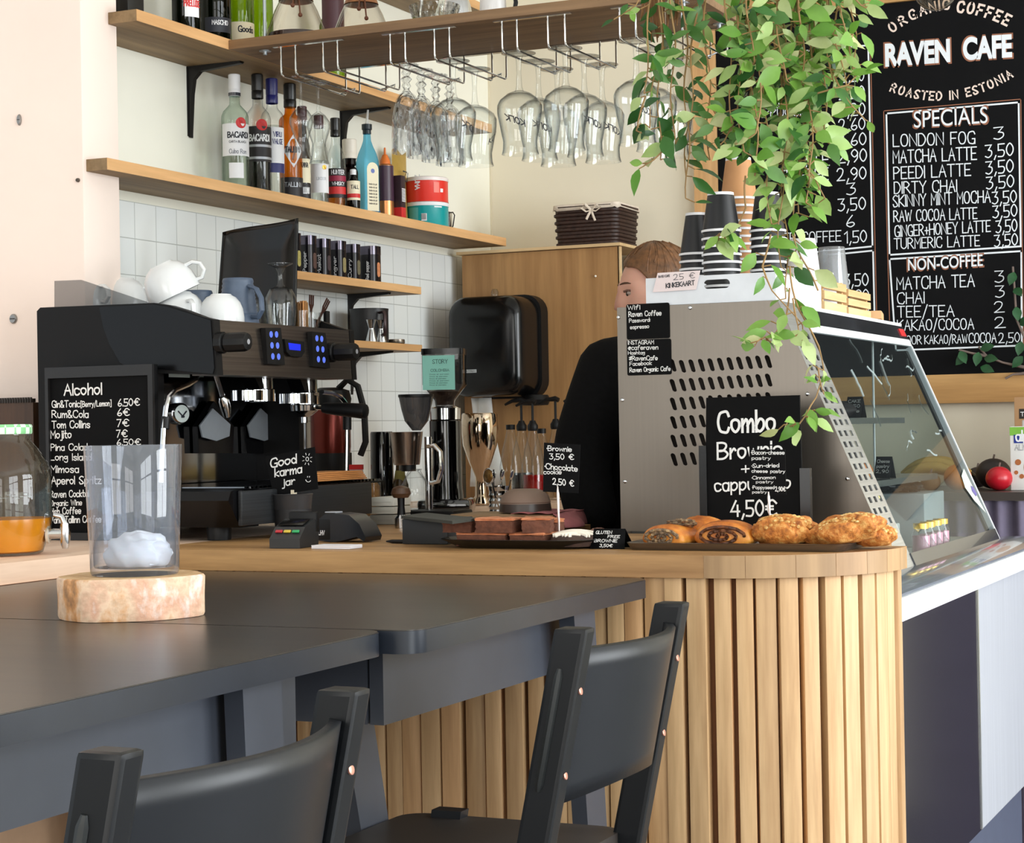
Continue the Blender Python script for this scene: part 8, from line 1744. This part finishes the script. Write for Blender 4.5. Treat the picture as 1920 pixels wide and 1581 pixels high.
for s, w, e in (('l', Lwr, Lel), ('r', Rwr, Rel)):
    dv = (w-e).normalized(); sv = dv.cross(Vector((0, 0, 1))).normalized(); J[s+'palm'] = (w+dv*0.05, (0.034, 0.018)); bones.append((s+'wr', s+'palm'))
    for k in range(4):
        o_ = sv*(-0.027+0.018*k); l_ = (0.07, 0.078, 0.072, 0.058)[k]
        J['%sf%da' % (s, k)] = (w+dv*0.09+o_, 0.0095); J['%sf%db' % (s, k)] = (w+dv*(0.09+l_*0.5)+o_*1.1-Vector((0, 0, 0.008)), 0.0085); J['%sf%dc' % (s, k)] = (w+dv*(0.09+l_*0.85)+o_*1.1-Vector((0, 0, 0.028)), 0.007)
        bones += [(s+'palm', '%sf%da' % (s, k)), ('%sf%da' % (s, k), '%sf%db' % (s, k)), ('%sf%db' % (s, k), '%sf%dc' % (s, k))]
    J[s+'th1'] = (w+dv*0.045-sv*0.04-Vector((0, 0, 0.01)), 0.0105); J[s+'th2'] = (w+dv*0.08-sv*0.055-Vector((0, 0, 0.02)), 0.009); bones += [(s+'palm', s+'th1'), (s+'th1', s+'th2')]
body = skin_mesh('body', J, bones, M_skin)
b.build('head', M_skin, pe_, ang=180)
M_knit = mat('black_knit', (13, 13, 14), 0.95, var=0.3, vs=90, spec=0.15)
def infl(ks, e): return {k: (J[k][0], tuple(x+e for x in J[k][1]) if hasattr(J[k][1], '__len__') else (J[k][1]+e, J[k][1]+e)) for k in ks}
top = ['waist', 'chest', 'upper', 'neckb', 'lsh', 'lel', 'lwr', 'rsh', 'rel', 'rwr', 'pelvis']; J['neckb'] = (nb+Vector((0, 0, -0.10)), 0.055)
knit = infl(top, 0.038); knit['lsh'] = (Lsh, (0.105, 0.105)); knit['rsh'] = (Rsh, (0.1, 0.1))
skin_mesh('sweater', knit, [('waist', 'chest'), ('chest', 'upper'), ('upper', 'neckb'), ('upper', 'lsh'), ('lsh', 'lel'), ('lel', 'lwr'), ('upper', 'rsh'), ('rsh', 'rel'), ('rel', 'rwr'), ('pelvis', 'waist')], M_knit)
skin_mesh('trousers', infl(['pelvis', 'lhip', 'lkn', 'lan', 'rhip', 'rkn', 'ran'], 0.014), [('pelvis', 'lhip'), ('lhip', 'lkn'), ('lkn', 'lan'), ('pelvis', 'rhip'), ('rhip', 'rkn'), ('rkn', 'ran')], mat('dark_trousers', (36, 36, 42), 0.9))
# hair: a cap swept back from the forehead, with a knot behind
b = B(); nt, na = 20, 56; rr = random.Random(9); ph = [rr.uniform(0, 6) for _ in range(na)]
def hair_pt(u, v):
    a = -PI+2*PI*u; front = max(0.0, math.cos(a)); tmax = 2.15-1.22*front**0.55-0.06*math.sin(5*a); t = 0.001+tmax*v
    p = head_pt(t, a); k = 1.10-0.05*v*front+0.012*math.sin(a*23+3*v)+0.02*(1-front)*math.sin(PI*v); return wp(p*k+Vector((0, 0, 0.004)))
b.grid(hair_pt, na, nt)
n0 = len(b.v); b.ell((0, 0, 0), (1, 1, 1), 14, 10)
for i in range(n0, len(b.v)): v = b.v[i]; b.v[i] = wp(Vector((-0.115+0.04*v.x, 0.04*v.y, 0.02+0.04*v.z)))
b.build('hair', M_hair, pe_, ang=180, solid=0.004)
b = B()
for i in range(60):
    a = rr.uniform(-PI, PI); v0 = rr.uniform(0.0, 0.4); u = (a+PI)/(2*PI); pts = [hair_pt(u+0.004*k*rr.uniform(-1, 1), min(1, v0+0.14*k)) for k in range(5)]; pts = [hc+(p-hc)*(1.02+0.004*rr.random()) for p in pts]; b.tube(pts, 0.0016, 4)
b.build('hair_strands', M_hair, pe_)
M_eye = mat('eye_white', (176, 160, 150), 0.3); M_iris = mat('iris_dark', (46, 36, 32), 0.2); M_brow = mat('brow_brown', (92, 64, 46), 0.8)
for s in (1, -1):
    c = head_pt(1.63, 0.40*s); c = c*0.955; e = B(); n0 = 0; e.ell((0, 0, 0), (1, 1, 1), 14, 10); e.v = [wp(c+Vector((0.010*v.x, 0.012*v.y, 0.0065*v.z))) for v in e.v]; eo = e.build('eye', M_eye, pe_, ang=180)
    e = B(); e.ell((0, 0, 0), (1, 1, 1), 12, 8); e.v = [wp(c+Vector((0.0075+0.0035*v.x, 0.0066*v.y+0.002, 0.0064*v.z-0.001))) for v in e.v]; e.build('iris', M_iris, eo, ang=180)
    e = B(); e.tube([wp(head_pt(1.56+0.02*abs(q), 0.40*s+0.16*q)*1.0) for q in (-1, -0.5, 0, 0.5, 1)], 0.0035, 6); e.build('eyelid', mat('lid_brown', (120, 84, 70), 0.6), eo)
    e = B(); e.tube([wp(head_pt(1.42-0.03*(1-q*q), 0.42*s+0.24*q)*1.012) for q in (-1, -0.5, 0, 0.5, 1)], [0.001, 0.0022, 0.0026, 0.0024, 0.001], 6); e.build('eyebrow', M_brow, pe_)
e = B(); e.tube([wp(head_pt(2.11, q*0.26)*1.012) for q in (-1, -0.6, -0.2, 0.2, 0.6, 1)], [0.002, 0.0045, 0.005, 0.005, 0.0045, 0.002], 8); e.build('lips', mat('lip_rose', (186, 104, 98), 0.4), pe_)
